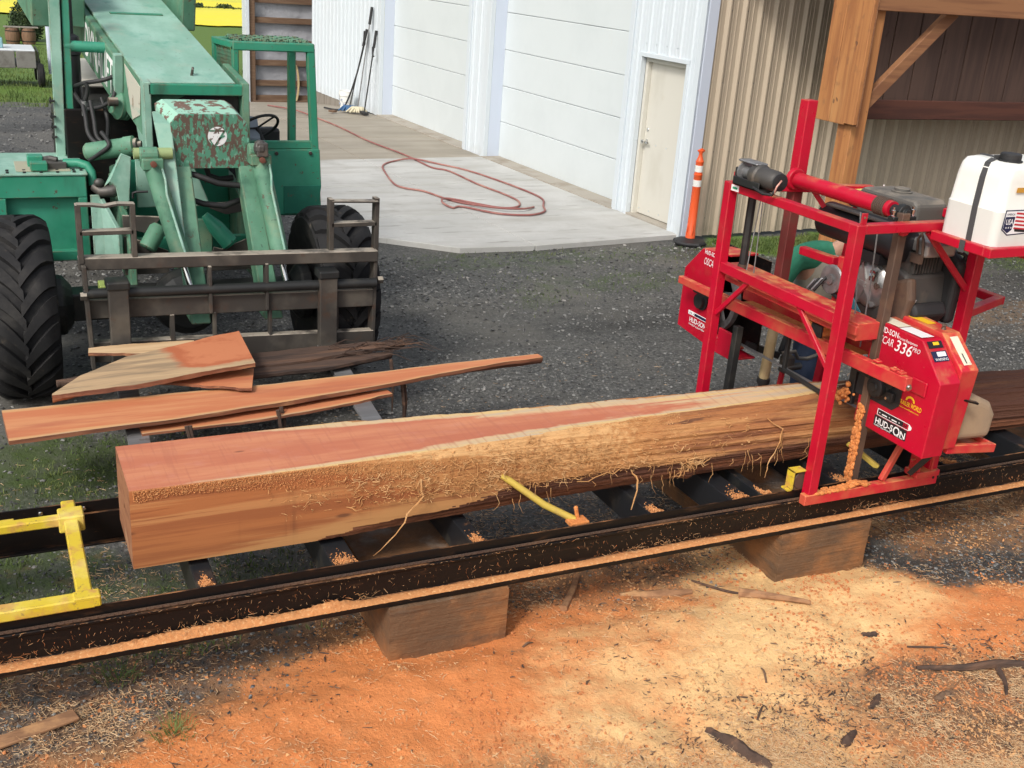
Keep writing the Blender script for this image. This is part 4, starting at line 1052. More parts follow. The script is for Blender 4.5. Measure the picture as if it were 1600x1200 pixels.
for i in range(46): mb.ball((4.34 + rg.gauss(0, .022), 4.50 + rg.gauss(0, .032), 1.0 + rg.gauss(0, .026)), (rg.uniform(.008, .018),) * 3, 6, 4)
o = mb.build('sawdust_clump', K['sawcoat'], mill, smooth=60); o['kind'] = 'stuff'
bar('guide_pole', (4.155, 5.33, 1.45), (4.155, 5.33, 2.0), .05, .05, 'darkmetal', .016, upv=Xv)
mb = MB(); mb.cyl((4.155, 5.33, 1.48), (4.155, 5.33, 1.56), .03, n=14); mb.build('guide_collar', K['brownsteel'], mill, smooth=40)
for a, b in (((4.165, 5.30, 1.5), (4.22, 5.33, 1.98)), ((4.225, 5.30, 1.5), (4.235, 5.33, 1.98))):
    mb = MB(); mb.tube([a, b], .004, 5); mb.build('lift_cable', K['greysteel'], mill)
# diagonal struts at the near foot
bar('foot_strut', (4.56, VN - .005, .525), (4.70, VN + .005, .79), .03, .035, 'reddust', .003)
mb = MB(); mb.bb(4.78, 4.965, VN - .055, VN + .045, .523, .56); mb.bb(4.80, 4.815, VN - .045, VN + .035, .56, .70); mb.bb(4.90, 4.915, VN - .045, VN + .035, .56, .68); mb.cyl((4.77, VN, .62), (4.95, VN, .62), .012, n=8)
mb.build('foot_bracket', K['reddust'], mill, bevel=.003)
mb = MB(); mb.cyl((4.94, VN - .035, .505), (4.94, VN - .040, .505), .008, n=10); mb.build('bolt', K['darkmetal'], mill)
# track wheel with its yellow scraper
for x, y in ((4.005, YN + .012), (4.90, YN + .012), (4.005, YF - .012), (4.90, YF - .012)):
    mb = MB(); mb.lathe((x, y - .018, .583), (0, 1, 0), [(.02, 0), (.052, .002), (.056, .006), (.050, .012), (.050, .026), (.056, .032), (.052, .036), (.02, .038)], 22)
    mb.build('track_wheel', K['brownsteel'], mill, smooth=35)
mb = MB(); mb.bb(3.925, 3.935, YN - .02, YN + .04, .535, .655); mb.bb(3.925, 4.01, YN - .02, YN + .04, .645, .655); mb.bb(3.90, 3.935, YN - .02, YN + .04, .535, .545)
mb.build('wheel_scraper', K['yellow'], mill, bevel=.002)
# main beams of the head
bar('upper_beam', (4.305, 5.62, 1.435), (4.305, 4.345, 1.435), .17, .10, 'reddust')
bar('upper_beam_edge', (4.205, 5.55, 1.45), (4.205, 4.33, 1.45), .022, .05, 'reddust', .003)
bar('lower_beam', (4.265, 5.72, 1.235), (4.265, 3.955, 1.275), .045, .075, 'reddust')
bar('lower_beam', (4.52, 5.72, 1.235), (4.52, 4.42, 1.265), .045, .075, 'reddust')
bar('beam_floor', (4.39, 5.60, 1.215), (4.39, 4.50, 1.24), .20, .012, 'sawcoat', .002)
bar('clamp_block', (4.26, 4.72, 1.335), (4.52, 4.72, 1.335), .14, .06, 'sawcoat')
mb = MB(); mb.bb(4.242, 4.258, 4.645, 4.735, 1.30, 1.37); mb.build('clamp_pad', K['black'], mill, bevel=.002)
for v, u in ((4.07, 4.265), (4.20, 4.265), (4.02, 4.265)):
    mb = MB(); mb.bb(u - .018, u + .018, v - .02, v + .02, 1.313, 1.325); mb.lathe((u, v, 1.325), (0, 0, 1), [(.010, 0), (.010, .008)], 6); mb.build('bolt_plate', K['reddust'], mill, bevel=.002)
mb = MB(); mb.lathe((4.265, 3.954, 1.262), (0, -1, 0), [(.018, 0), (.018, .004), (.011, .005), (.011, .014)], 10); mb.build('bolt', K['chrome'], mill, smooth=30)
# near blade-wheel guard: left housing, right housing behind it
GU = 4.40
prof = [(4.43, .868), (3.89, .858), (3.872, 1.29), (4.052, 1.478), (4.41, 1.487)]
mb = MB(); mb.prism([(GU, a, b) for a, b in prof], (.145, 0, 0))
gn = mb.build('wheel_guard', K['red'], mill, bevel=.006, seg=2); gn['label'] = 'near wheel guard with white lettering'
prof2 = [(4.44, .885), (3.925, .875), (3.885, 1.345), (4.065, 1.500), (4.46, 1.510)]
mb = MB(); mb.prism([(GU + .148, a, b) for a, b in prof2], (.125, 0, 0)); mb.build('guard_cover', K['reddust'], gn, bevel=.006, seg=2)
mb = MB(); mb.beam((4.60, 3.925, 1.18), (4.72, 3.885, 1.15), .03, .012); mb.build('latch', K['blackpaint'], gn, bevel=.003)
for a in (4.40, 4.12):
    mb = MB(); mb.lathe((4.61, a, 1.500), (0, 0, 1), [(.016, 0), (.010, .008), (.010, .02), (.015, .022), (.012, .03)], 8); mb.build('latch_knob', K['brownsteel'], gn, smooth=40)
# bearing on a black plate that imitates a cut-out's dark inside
mb = MB(); rp = [(4.45, 1.20), (4.455, 1.03), (4.33, 1.035), (4.16, 1.035), (4.115, 1.075), (4.11, 1.21)]
mb.prism([(GU - .004, a, b) for a, b in rp], (.003, 0, 0)); mb.build('cutout_dark_plate', K['black'], gn)  # flat black plate painting the darkness of a hole
mb = MB(); mb.lathe((GU - .002, 4.27, 1.135), (-1, 0, 0), [(.072, 0), (.072, .012), (.058, .016), (.058, .05), (.050, .056), (.026, .057), (.026, .064), (.0, .065)], 26)
mb.bb(GU - .03, GU - .006, 4.17, 4.41, 1.155, 1.19); mb.bb(GU - .03, GU - .006, 4.15, 4.20, 1.085, 1.135); mb.bb(GU - .035, GU - .006, 4.36, 4.46, 1.165, 1.205)
mb.build('bearing_block', K['darkmetal'], mill, smooth=35, bevel=.002)
mb = MB(); mb.lathe((GU - .01, 4.185, 1.10), (-1, 0, 0), [(.014, 0), (.014, .01), (.008, .011), (.008, .03)], 8); mb.build('bolt', K['chrome'], mill, smooth=30)
mb = MB(); mb.bb(GU - .012, GU - .003, 3.95, 4.06, 1.19, 1.27); mb.build('beam_plate', K['red'], gn, bevel=.003)
# flat print on the near guard
LX = GU - .0025
def ltext(body, y, z, size, mat, width=None, parent=gn, x=LX, shear=0.0, bold=0.0): return text(body, (x, y, z), (0, -1, 0), (0, 0, 1), size, K[mat], parent, width, 'lettering', shear, bold)
ltext('HUD-SON', 4.375, 1.432, .045, 'whitepaint', .155, bold=.012)
ltext('Forest Equipment', 4.215, 1.432, .021, 'whitepaint', .14, bold=.006)
ltext('OSCAR', 4.385, 1.372, .062, 'whitepaint', .135, shear=.25)
ltext('336', 4.235, 1.362, .090, 'whitepaint', .125, shear=.2, bold=.006)
ltext('PRO', 4.105, 1.398, .036, 'whitepaint', .055, shear=.25)
mb = MB(); mb.bb(LX - .001, GU - .0005, 4.025, 4.272, .905, .965); pl = mb.build('name_plate', K['blackprint'], gn)
mb = MB()
for a, b, z0, z1 in ((4.258, 4.018, 1.006, 1.009), (4.258, 4.018, .971, .974), (4.258, 4.254, .974, 1.006)): mb.bb(LX - .0015, LX - .0005, b, a, z0, z1)
mb.prism([(LX - .0015, 4.018, .971), (LX - .0015, 4.0, .980), (LX - .0015, 3.995, .99), (LX - .0015, 4.0, 1.0), (LX - .0015, 4.018, 1.009)], (.001, 0, 0))
mb.build('saw_blade_logo', K['whitepaint'], gn)
mb = MB(); mb.bb(LX - .001, LX - .0002, 4.06, 4.252, .976, 1.004); mb.build('logo_fill', K['blackprint'], gn)
ltext('\u2022 \u25ac \u2022 \u25ac \u2022', 4.245, .981, .022, 'whitepaint', .16, x=LX - .0018)
ltext('H', 4.055, .978, .032, 'blackprint', .022, x=LX - .0025, bold=.01)
ltext('HUD-S', 4.262, .920, .052, 'whitepaint', .135, x=LX - .002, bold=.012)
ltext('O', 4.122, .910, .072, 'whitepaint', .05, x=LX - .002, bold=.012)
ltext('N', 4.070, .914, .052, 'whitepaint', .038, x=LX - .002, bold=.012)
ltext('FOREST EQUIPMENT', 4.265, .907, .012, 'whitepaint', .13, x=LX - .002, bold=.01)
ltext('NEW YORK', 4.10, .907, .012, 'whitepaint', .06, x=LX - .002, bold=.01)
ltext('TRAILER', 4.125, 1.098, .034, 'yellowprint', .085, bold=.014); ltext('WORLD', 4.035, 1.098, .038, 'yellowprint', .078, bold=.014)
ltext('trailerworldsales.com', 4.120, 1.078, .013, 'yellowprint', .15, bold=.006)
mb = MB(); 
pts = [(LX - .0005, 4.045 + .034 * math.cos(t), 1.130 + .030 * math.sin(t)) for t in np.linspace(0, math.pi, 12)] + [(LX - .0005, 4.045 + .022 * math.cos(t), 1.130 + .018 * math.sin(t)) for t in np.linspace(math.pi, 0, 12)]
mb.add(pts, [(i, i + 1, 22 - i, 23 - i) for i in range(11)]); mb.build('arch_logo', K['yellowprint'], gn)
# labels on the sloping top of the guard
dS = Vector((0, -.18, -.188)).normalized(); nS = Vector((0, -.188, .18)).normalized()      # slope towards the camera
def slab_on(o, a, b, la, lb, mat, name, parent, t=.0015):
    a, b = Vector(a).normalized(), Vector(b).normalized(); n_ = a.cross(b).normalized(); o = Vector(o)
    mb = MB(); mb.prism([o, o + a * la, o + a * la + b * lb, o + b * lb], n_ * t); return mb.build(name, K[mat], parent)
zt1 = 1.4805
s1 = slab_on((GU + .012, 4.405, 1.4885), (1, 0, 0), (0, -1, 0), .085, .165, 'creamprint', 'warning_label', gn); s1['label'] = 'yellowed paper label'
s2 = slab_on((GU + .012, 4.235, 1.4855), (1, 0, 0), (0, -1, 0), .085, .165, 'whitepaint', 'warning_label', gn); s2['label'] = 'white label'
o1 = Vector((GU + .02, 4.050, 1.478)) + nS * .003
slab_on(o1 + dS * .012, (1, 0, 0), dS, .10, .040, 'blackprint', 'warning_label', gn)
slab_on(o1 + dS * .018 + nS * .002 + Vector((.035, 0, 0)), (1, 0, 0), dS, .04, .018, 'yellowprint', 'label_patch', gn)
slab_on(o1 + dS * .070, (1, 0, 0), dS, .105, .060, 'navyprint', 'warning_label', gn)
slab_on(o1 + dS * .076 + nS * .002 + Vector((.035, 0, 0)), (1, 0, 0), dS, .06, .026, 'whitepaint', 'label_patch', gn)
text('WARNING', o1 + dS * .126 + nS * .002 + Vector((.008, 0, 0)), (1, 0, 0), -dS, .022, K['whitepaint'], gn, .09)
dS2 = Vector((0, -.18, -.155)).normalized(); nS2 = Vector((0, -.155, .18)).normalized()
slab_on(Vector((GU + .185, 4.045, 1.483)) + nS2 * .002, (1, 0, 0), dS2, .055, .175, 'creamprint', 'instruction_label', gn)
slab_on(Vector((GU + .205, 3.965, 1.414)) + nS2 * .004, (1, 0, 0), dS2, .006, .06, 'blackprint', 'label_bar', gn)
slab_on((GU + .175, 4.37, 1.508), (1, 0, 0), (0, -1, 0), .06, .17, 'yellowprint', 'caution_label', gn)
# far blade-wheel guard, open towards the log
pf = [(5.86, 1.48), (6.10, 1.45), (6.28, 1.27), (6.285, .845), (5.80, .80), (5.80, .90), (5.86, .95)]
mb = MB(); mb.prism([(GU, a, b) for a, b in pf], (.02, 0, 0)); gf = mb.build('wheel_guard', K['red'], mill, bevel=.004); gf['label'] = 'far wheel guard'
mb = MB(); mb.prism([(GU + .02, 5.80, 1.482), (GU + .02, 6.10, 1.452), (GU + .02, 6.28, 1.272), (GU + .02, 6.285, .845), (GU + .02, 5.80, .80), (GU + .02, 5.80, .815), (GU + .02, 6.27, .86), (GU + .02, 6.265, 1.262), (GU + .02, 6.092, 1.437), (GU + .02, 5.80, 1.466)], (.22, 0, 0))
mb.build('guard_shell', K['reddust'], gf, bevel=.003)
mb = MB(); mb.bb(GU + .0, GU + .02, 5.62, 5.80, .80, .98); mb.bb(GU + .02, GU + .2, 5.62, 5.80, .80, .812); mb.build('guard_lip', K['red'], gf, bevel=.003)
mb = MB(); mb.bb(GU + .24, GU + .25, 5.66, 6.27, .82, 1.46); mb.build('back_plate', K['blackpaint'], gf)
mb = MB(); mb.lathe((GU - .002, 6.02, 1.10), (-1, 0, 0), [(.066, 0), (.066, .01), (.05, .014), (.05, .04), (.02, .045)], 22); mb.bb(GU - .02, GU - .003, 5.92, 6.12, 1.14, 1.165); mb.build('bearing_block', K['darkmetal'], mill, smooth=35)
bar('beam_end', (4.265, 5.72, 1.24), (4.265, 6.12, 1.235), .04, .05, 'reddust')
ltext('HUD-SON', 6.065, 1.425, .04, 'whitepaint', .14, gf, bold=.012); ltext('OSCAR', 6.065, 1.352, .07, 'whitepaint', .13, gf, shear=.25)
mb = MB(); mb.bb(LX - .001, GU - .0005, 5.93, 6.165, .965, .992); mb.build('saw_blade_logo', K['whitepaint'], gf)
mb = MB(); mb.bb(LX - .0016, LX - .0006, 5.94, 6.09, .969, .988); mb.build('logo_fill', K['navyprint'], gf)
ltext('H \u2022 \u25ac \u2022', 6.15, .970, .022, 'blackprint', .13, gf, x=LX - .0024)
ltext('HUD-SON', 6.145, .915, .050, 'whitepaint', .2, gf, bold=.014)
ltext('FOREST EQUIPMENT', 6.145, .893, .016, 'whitepaint', .2, gf, bold=.008)
# band wheels and blade
for v, nm in ((6.02, 'band_wheel'), (4.165, 'band_wheel')):
    mb = MB(); n_ = 40
    mb.lathe((4.50, v, 1.135), (1, 0, 0), [(.235, 0), (.245, .004), (.245, .030), (.235, .034)], n_)
    wv = []
    bwm = MB()
    for k in range(n_):
        pass
    b = MB(); R0, R1 = .205, .245
    for (r0, x0) in ((.205, 4.50),):
        vs = []; fs = []
        for i in range(n_):
            t = 2 * math.pi * i / n_
            for r, x in ((R1, 4.495), (R1, 4.535), (R0, 4.535), (R0, 4.495)): vs.append((x, v + r * math.cos(t), 1.135 + r * math.sin(t)))
        for i in range(n_):
            j = (i + 1) % n_
            for k in range(4): fs.append((4 * i + k, 4 * j + k, 4 * j + (k + 1) % 4, 4 * i + (k + 1) % 4))
        b.add(vs, fs)
    for k in range(5):
        t = k * 2 * math.pi / 5 + .4; b.beam((4.515, v, 1.135), (4.515, v + .21 * math.cos(t), 1.135 + .21 * math.sin(t)), .05, .02, Xv)
    b.cyl((4.48, v, 1.135), (4.55, v, 1.135), .045, n=18)
    b.build(nm, K['greysteel'], mill, smooth=35)
bar('saw_blade', (4.515, 6.0, .889), (4.515, 4.18, .889), .032, .0016, 'greysteel', 0)
bar('blade_guide_arm', (4.36, 5.05, .955), (4.345, 4.62, .945), .02, .024, 'darkmetal', .003)
bar('blade_guide_arm', (4.37, 5.05, .955), (4.37, 5.05, 1.215), .025, .025, 'darkmetal', .003)
bar('guide_drop', (4.40, 4.485, .95), (4.40, 4.485, 1.22), .05, .03, 'darkmetal', .003, upv=Xv)
# lift shaft (winch roller) with cable wraps and pillow bearings
mb = MB(); mb.cyl((4.42, 5.26, 2.085), (4.42, 4.46, 2.085), .044, n=22); mb.build('lift_shaft', K['red'], mill, smooth=40)
mb = MB()
for k in range(6): mb.lathe((4.42, 4.575 - .014 * k, 2.085), (0, -1, 0), [(.044, 0), (.052, .003), (.052, .010), (.044, .013)], 20)
mb.build('cable_wraps', K['brownsteel'], mill, smooth=50)
mb = MB(); mb.lathe((4.42, 4.455, 2.085), (0, -1, 0), [(.03, 0), (.03, .05), (.044, .052), (.044, .09), (.03, .092), (.022, .093), (.022, .11)], 20)
mb.bb(4.34, 4.50, 4.36, 4.405, 2.045, 2.065); mb.bb(4.375, 4.465, 4.365, 4.40, 2.06, 2.10); mb.build('pillow_bearing', K['darkmetal'], mill, smooth=35, bevel=.002)
for x in (4.352, 4.488):
    mb = MB(); mb.lathe((x, 4.383, 2.065), (0, 0, 1), [(.016, 0), (.016, .006), (.010, .007), (.010, .022), (.014, .023), (.014, .034), (.006, .036), (.006, .05)], 10); mb.build('bearing_bolt', K['chrome'], mill, smooth=30)
mb = MB(); mb.lathe((4.42, 5.27, 2.085), (0, 1, 0), [(.06, 0), (.066, .01), (.066, .03), (.03, .04)], 18); mb.build('shaft_collar', K['red'], mill, smooth=40)
bar('shaft_strut', (4.44, 5.14, 2.05), (4.56, 5.06, 1.88), .022, .03, 'red', .003)
mb = MB(); mb.lathe((4.385, 4.30, 2.0), (-1, 0, 0), [(.02, 0), (.024, .02), (.018, .04), (.006, .05)], 10); mb.build('mast_knob', K['red'], mill, smooth=40)
for a, b in (((4.33, 4.60, 2.04), (4.34, 4.50, 1.42)), ((4.38, 4.50, 1.98), (4.385, 4.47, 1.30))):
    mb = MB(); mb.tube([a, ((a[0] + b[0]) / 2 + .006, (a[1] + b[1]) / 2, (a[2] + b[2]) / 2), b], .0045, 6); mb.build('lift_cable', K['greysteel'], mill)
# winch on the left top bar
wz = ZT + .03
wn = MB(); wn.bb(UL - .055, UL + .05, 5.30, 5.312, wz, wz + .10); wn.bb(UL - .065, UL + .055, 5.04, 5.31, wz, wz + .012); wn.bb(UL - .065, UL - .055, 5.06, 5.31, wz, wz + .05)
winch = wn.build('winch', K['darkmetal'], mill, bevel=.004); winch['label'] = 'electric winch'
mb = MB(); mb.lathe((UL, 5.29, wz + .075), (0, -1, 0), [(.058, 0), (.058, .012), (.034, .014), (.036, .03), (.038, .05), (.038, .10), (.058, .102), (.058, .112)], 22); mb.build('drum', K['greysteel'], winch, smooth=40)
mb = MB(); mb.lathe((UL, 5.18, wz + .075), (0, -1, 0), [(.066, 0), (.070, .006), (.070, .05), (.062, .056), (.058, .06), (.058, .19), (.05, .20), (.046, .215), (.02, .217)], 26); mb.build('motor', K['engine'], winch, smooth=40)
mb = MB(); mb.lathe((UL, 4.965, wz + .075), (0, -1, 0), [(.048, 0), (.05, .004), (.05, .012), (.03, .016)], 20); mb.bb(UL - .02, UL + .02, 4.945, 4.955, wz + .05, wz + .10); mb.build('motor_cap', K['black'], winch, smooth=40)
mb = MB(); mb.bb(UL - .045, UL + .04, 5.13, 5.31, wz + .135, wz + .148); mb.build('tie_bar', K['greysteel'], winch, bevel=.006)
mb = MB(); mb.tube([(UL - .07, 5.10, wz + .02), (UL - .075, 5.0, wz + .005), (UL - .06, 4.94, wz + .01), (UL - .03, 4.93, wz + .06)], .009, 8); mb.build('power_lead', K['black'], winch, smooth=60)
mb = MB(); mb.tube([(UL - .05, 4.935, wz + .02), (UL - .045, 4.925, wz + .06), (UL - .01, 4.935, wz + .09)], .006, 6); mb.build('copper_lead', M('copper_lead', (.5, .25, .2), .4, .6), winch, smooth=60)
mb = MB(); mb.bb(UL - .0285, UL - .027, 5.285, 5.36, ZT - .018, ZT + .018); mb.build('maker_sticker', K['whitepaint'], mill)
mb = MB(); mb.bb(UL - .0295, UL - .028, 5.30, 5.345, ZT - .006, ZT + .006); mb.build('sticker_stripe', M('green_print', (.02, .35, .16), .6), mill)
# engine
ec = Vector((4.74, 4.66, 1.62))
mb = MB()
mb.prism([(4.56, 4.93, 1.40), (4.56, 4.42, 1.40), (4.56, 4.38, 1.50), (4.56, 4.40, 1.72), (4.56, 4.60, 1.80), (4.56, 4.88, 1.76), (4.56, 4.97, 1.62)], (.30, 0, 0))
eng = mb.build('engine', K['engine'], mill, bevel=.02, seg=2); eng['label'] = 'dusty black and grey petrol engine'
mb = MB()
for k in range(9): mb.bb(4.60 + .022 * k, 4.607 + .022 * k, 4.40, 4.56, 1.73, 1.86)
mb.bb(4.58, 4.83, 4.42, 4.55, 1.70, 1.85); mb.build('cylinder_fins', K['engine'], eng)
mb = MB(); mb.prism([(4.60, 4.335, 1.835), (4.60, 4.52, 1.83), (4.60, 4.545, 1.90), (4.60, 4.52, 1.93), (4.60, 4.36, 1.93), (4.60, 4.335, 1.90)], (.22, 0, 0)); mb.build('valve_cover', K['alu'], eng, bevel=.014, seg=2)
mb = MB(); mb.tube([(4.60, 4.40, 1.84), (4.585, 4.40, 1.93), (4.585, 4.38, 1.965), (4.585, 4.36, 1.93), (4.60, 4.36, 1.84)], .008, 6); mb.bb(4.575, 4.60, 4.35, 4.42, 1.80, 1.85); mb.build('lifting_eye', K['brownsteel'], eng, smooth=60)
mb = MB(); mb.prism([(4.84, 4.33, 1.44), (4.84, 4.31, 1.80), (4.84, 4.42, 1.86), (4.84, 4.90, 1.80), (4.84, 4.95, 1.44)], (.08, 0, 0)); mb.build('blower_housing', K['black'], eng, bevel=.03, seg=3)
mb = MB(); mb.prism([(4.54, 4.36, 1.44), (4.54, 4.33, 1.60), (4.54, 4.36, 1.72), (4.54, 4.52, 1.66), (4.54, 4.54, 1.46)], (.06, 0, 0)); mb.build('shroud_plate', K['brownsteel'], eng, bevel=.02, seg=2)
mb = MB(); mb.prism([(4.58, 4.38, 1.40), (4.58, 4.30, 1.52), (4.58, 4.34, 1.58), (4.58, 4.56, 1.50), (4.58, 4.60, 1.38), (4.58, 4.48, 1.34)], (.24, 0, 0)); mb.build('air_duct', K['black'], eng, bevel=.02, seg=2)
mb = MB(); mb.lathe((4.53, 4.66, 1.60), (1, 0, 0), [(.10, 0), (.13, .02), (.15, .05), (.16, .07)], 20)
for k in range(6):
    t = k * math.pi / 3; mb.beam((4.525, 4.66, 1.60), (4.545, 4.66 + .13 * math.cos(t), 1.60 + .13 * math.sin(t)), .02, .03)
mb.build('crankcase_cover', K['alu'], eng, smooth=35)
mb = MB(); mb.bb(4.50, 4.52, 4.58, 4.62, 1.64, 1.70); mb.cyl((4.515, 4.56, 1.62), (4.505, 4.56, 1.62), .02, n=10); mb.cyl((4.515, 4.60, 1.66), (4.49, 4.60, 1.68), .012, n=8); mb.build('engine_bolts', K['chrome'], eng, smooth=30)
mb = MB(); mb.lathe((4.46, 4.86, 1.58), (-1, 0, 0), [(.02, 0), (.07, .001), (.086, .006), (.078, .014), (.086, .022), (.07, .026), (.045, .020), (.03, .020), (.03, .034), (.012, .036)], 26); mb.build('drive_pulley', K['greysteel'], mill, smooth=35)
mb = MB(); mb.cyl((4.46, 4.86, 1.58), (4.425, 4.86, 1.58), .022, n=12); mb.build('pulley_hub', K['chrome'], mill, smooth=40)
bar('drive_belt', (4.452, 4.84, 1.50), (4.452, 4.58, 1.43), .012, .02, 'black', .002)
mb = MB(); mb.prism([(4.44, 4.75, 1.56), (4.44, 4.70, 1.57), (4.44, 4.50, 1.40), (4.44, 4.56, 1.39)], (.008, 0, 0)); mb.build('teal_bracket', M('teal_paint', (.04, .16, .20), .5), mill, bevel=.002)
mb = MB(); mb.bb(4.47, 4.50, 4.80, 4.86, 1.40, 1.72); mb.build('engine_plate', K['reddust'], mill, bevel=.003)
mb = MB(); mb.lathe((4.57, 5.14, 1.88), (0, -1, 0), [(.05, 0), (.092, .012), (.104, .03), (.104, .66), (.094, .685), (.05, .70)], 28); mb.bb(4.49, 4.60, 4.56, 4.74, 1.74, 1.80)
mb.build('muffler', K['muffler'], mill, smooth=40)
mb = MB(); mb.beam((4.50, 5.05, 1.982), (4.50, 4.40, 1.982), .05, .012); mb.build('heat_shield', K['greyplastic'], mill, bevel=.003)
mb = MB(); mb.prism([(4.70, 5.04, 1.88), (4.70, 4.58, 1.88), (4.70, 4.565, 1.90), (4.70, 4.565, 2.07), (4.70, 4.60, 2.095), (4.70, 5.01, 2.095), (4.70, 5.05, 2.06)], (.24, 0, 0)); ft_ = mb.build('fuel_tank', K['greyplastic'], mill, bevel=.025, seg=3)
mb = MB(); mb.lathe((4.82, 4.82, 2.096), (0, 0, 1), [(.06, 0), (.06, .006), (.046, .008), (.046, .022), (.036, .026), (.03, .024)], 22); mb.build('fuel_cap', K['greyplastic'], ft_, smooth=35)
bar('control_arm', (4.52, 5.24, 1.655), (4.52, 4.93, 1.665), .05, .05, 'red')
mb = MB(); mb.prism([(4.80, 5.22, 1.93), (4.80, 5.10, 1.93), (4.80, 5.09, 2.01), (4.80, 5.20, 2.015)], (.12, 0, 0)); mb.build('switch_box', K['black'], mill, bevel=.01, seg=2)
mb = MB(); mb.tube([(4.80, 5.20, 2.02), (4.86, 5.17, 2.03), (4.92, 5.15, 2.02)], .014, 8); mb.build('pull_handle', M('yellow_grip', (.55, .45, .12), .6), mill, smooth=50)
# cable tied along the far right top bar
mb = MB(); mb.tube([(4.965, 5.17, 1.985), (4.97, 5.05, 1.975), (4.972, 4.93, 1.978), (4.972, 4.80, 1.970), (4.972, 4.66, 1.974), (4.972, 4.5, 1.97)], .006, 6); mb.build('wire', K['creamprint'], mill, smooth=60)
mb = MB()
for v in (5.12, 4.93, 4.70): mb.bb(4.962, 4.968, v - .003, v + .003, 1.97, 2.075)
mb.build('cable_ties', K['whitepaint'], mill)
# U-shaped guard bar out to the right, hose
mb = MB(); mb.beam((4.95, 5.16, 1.54), (5.33, 5.14, 1.53), .05, .05); mb.beam((5.33, 5.165, 1.53), (5.37, 4.42, 1.52), .05, .05); mb.beam((5.37, 4.445, 1.52), (4.965, 4.32, 1.50), .05, .05); mb.build('bump_bar', K['red'], mill, bevel=.004)
mb = MB(); mb.tube([(4.86, 4.36, 1.86), (4.90, 4.335, 1.84), (4.925, 4.36, 1.70), (4.90, 4.40, 1.56), (4.85, 4.40, 1.44)], .013, 8); mb.build('fuel_hose', K['black'], mill, smooth=60)
mb = MB(); mb.tube([(4.60, 4.34, 1.60), (4.56, 4.36, 1.50), (4.54, 4.46, 1.44), (4.54, 4.54, 1.45)], .006, 6); mb.build('vacuum_line', K['greysteel'], mill, smooth=60)
for k in range(4):
    mb = MB(); mb.tube([(4.40, 5.0 - .02 * k, 1.49), (4.42, 4.97 - .03 * k, 1.55 + .012 * k), (4.46, 4.92 - .02 * k, 1.54), (4.47, 4.86, 1.49)], .008, 6); mb.build('hydraulic_line', K['black'] if k % 2 else K['greysteel'], mill, smooth=60)
# sawdust chute on the right of the near guard
mb = MB(); mb.prism([(4.68, 3.97, .885), (4.99, 3.97, .87), (5.0, 3.97, 1.02), (4.95, 3.97, 1.09), (4.86, 3.97, 1.13), (4.68, 3.97, 1.14)], (0, .24, 0)); mb.build('dust_chute', M('dusty_tan_chute', (.32, .23, .15), .85, 0, [((.42, .29, .17), 4, .4, .7, .7, 5), ((.17, .12, .08), 6, .55, .75, .6)], [(40, .3, .003)], 'obj'), mill, bevel=.045, seg=4)
mb = MB(); mb.beam((4.64, 3.955, .86), (5.0, 3.945, .83), .03, .05); mb.beam((4.99, 3.95, .83), (4.99, 4.2, .83), .02, .05); mb.beam((4.64, 4.08, .845), (5.0, 4.08, .82), .22, .008); mb.build('chute_shelf', K['reddust'], mill, bevel=.003)
mb = MB(); mb.beam((4.80, 4.1, .82), (4.74, 4.25, .56), .03, .03); mb.build('chute_brace', K['darkmetal'], mill)
# operator side: tan roller on a swing arm, black arm, hoses
mb = MB(); mb.lathe((4.72, 5.62, 1.06), (-.05, 0, -1), [(.03, 0), (.036, .01), (.036, .40), (.03, .41)], 18); mb.build('tan_roller', M('tan_tube', (.62, .48, .26), .6, 0, [((.5, .36, .17), 5, .45, .7, .7)], (), 'obj'), mill, smooth=40)
mb = MB(); mb.lathe((4.70, 5.62, .65), (-.05, 0, -1), [(.045, 0), (.045, .03), (.03, .05), (.02, .14)], 14); mb.build('roller_socket', K['black'], mill, smooth=40)
bar('swing_arm', (4.57, 5.70, .88), (4.83, 5.66, .79), .04, .045, 'black', .004)
bar('swing_arm', (4.86, 5.68, .80), (5.05, 5.80, 1.06), .03, .06, 'black', .004)
bar('foot_post', (4.255, 5.42, .53), (4.265, 5.42, 1.12), .05, .05, 'darkmetal', .004, upv=Xv)
mb = MB(); mb.tube([(4.82, 5.62, .82), (4.90, 5.58, .84), (4.95, 5.60, .78), (5.05, 5.62, .76), (5.16, 5.60, .80)], .014, 8); mb.build('hydraulic_hose', K['greyplastic'], mill, smooth=60)
mb = MB(); mb.bb(4.83, 4.92, 5.58, 5.65, .68, .80); mb.cyl((4.83, 5.60, .72), (4.99, 5.60, .72), .025, n=12); mb.build('valve_body', K['engine'], mill, bevel=.01)
bar('valve_post', (4.84, 5.62, .52), (4.86, 5.62, .78), .03, .03, 'reddust', .003, upv=Xv)
# tray for the lubricant tank
mb = MB(); mb.bb(4.52, 5.42, 3.855, 3.90, 1.965, 2.015); mb.bb(4.52, 4.565, 3.90, 4.262, 1.965, 2.015); mb.bb(5.375, 5.42, 3.90, 4.30, 1.965, 2.015); mb.bb(4.565, 5.375, 3.90, 4.262, 1.975, 1.985); mb.beam((UR, 4.27, 1.93), (UR, 3.88, 1.94), .05, .04); mb.beam((4.96, 4.29, ZT), (5.42, 4.29, ZT), .055, .05); mb.build('tank_tray', K['red'], mill, bevel=.004)

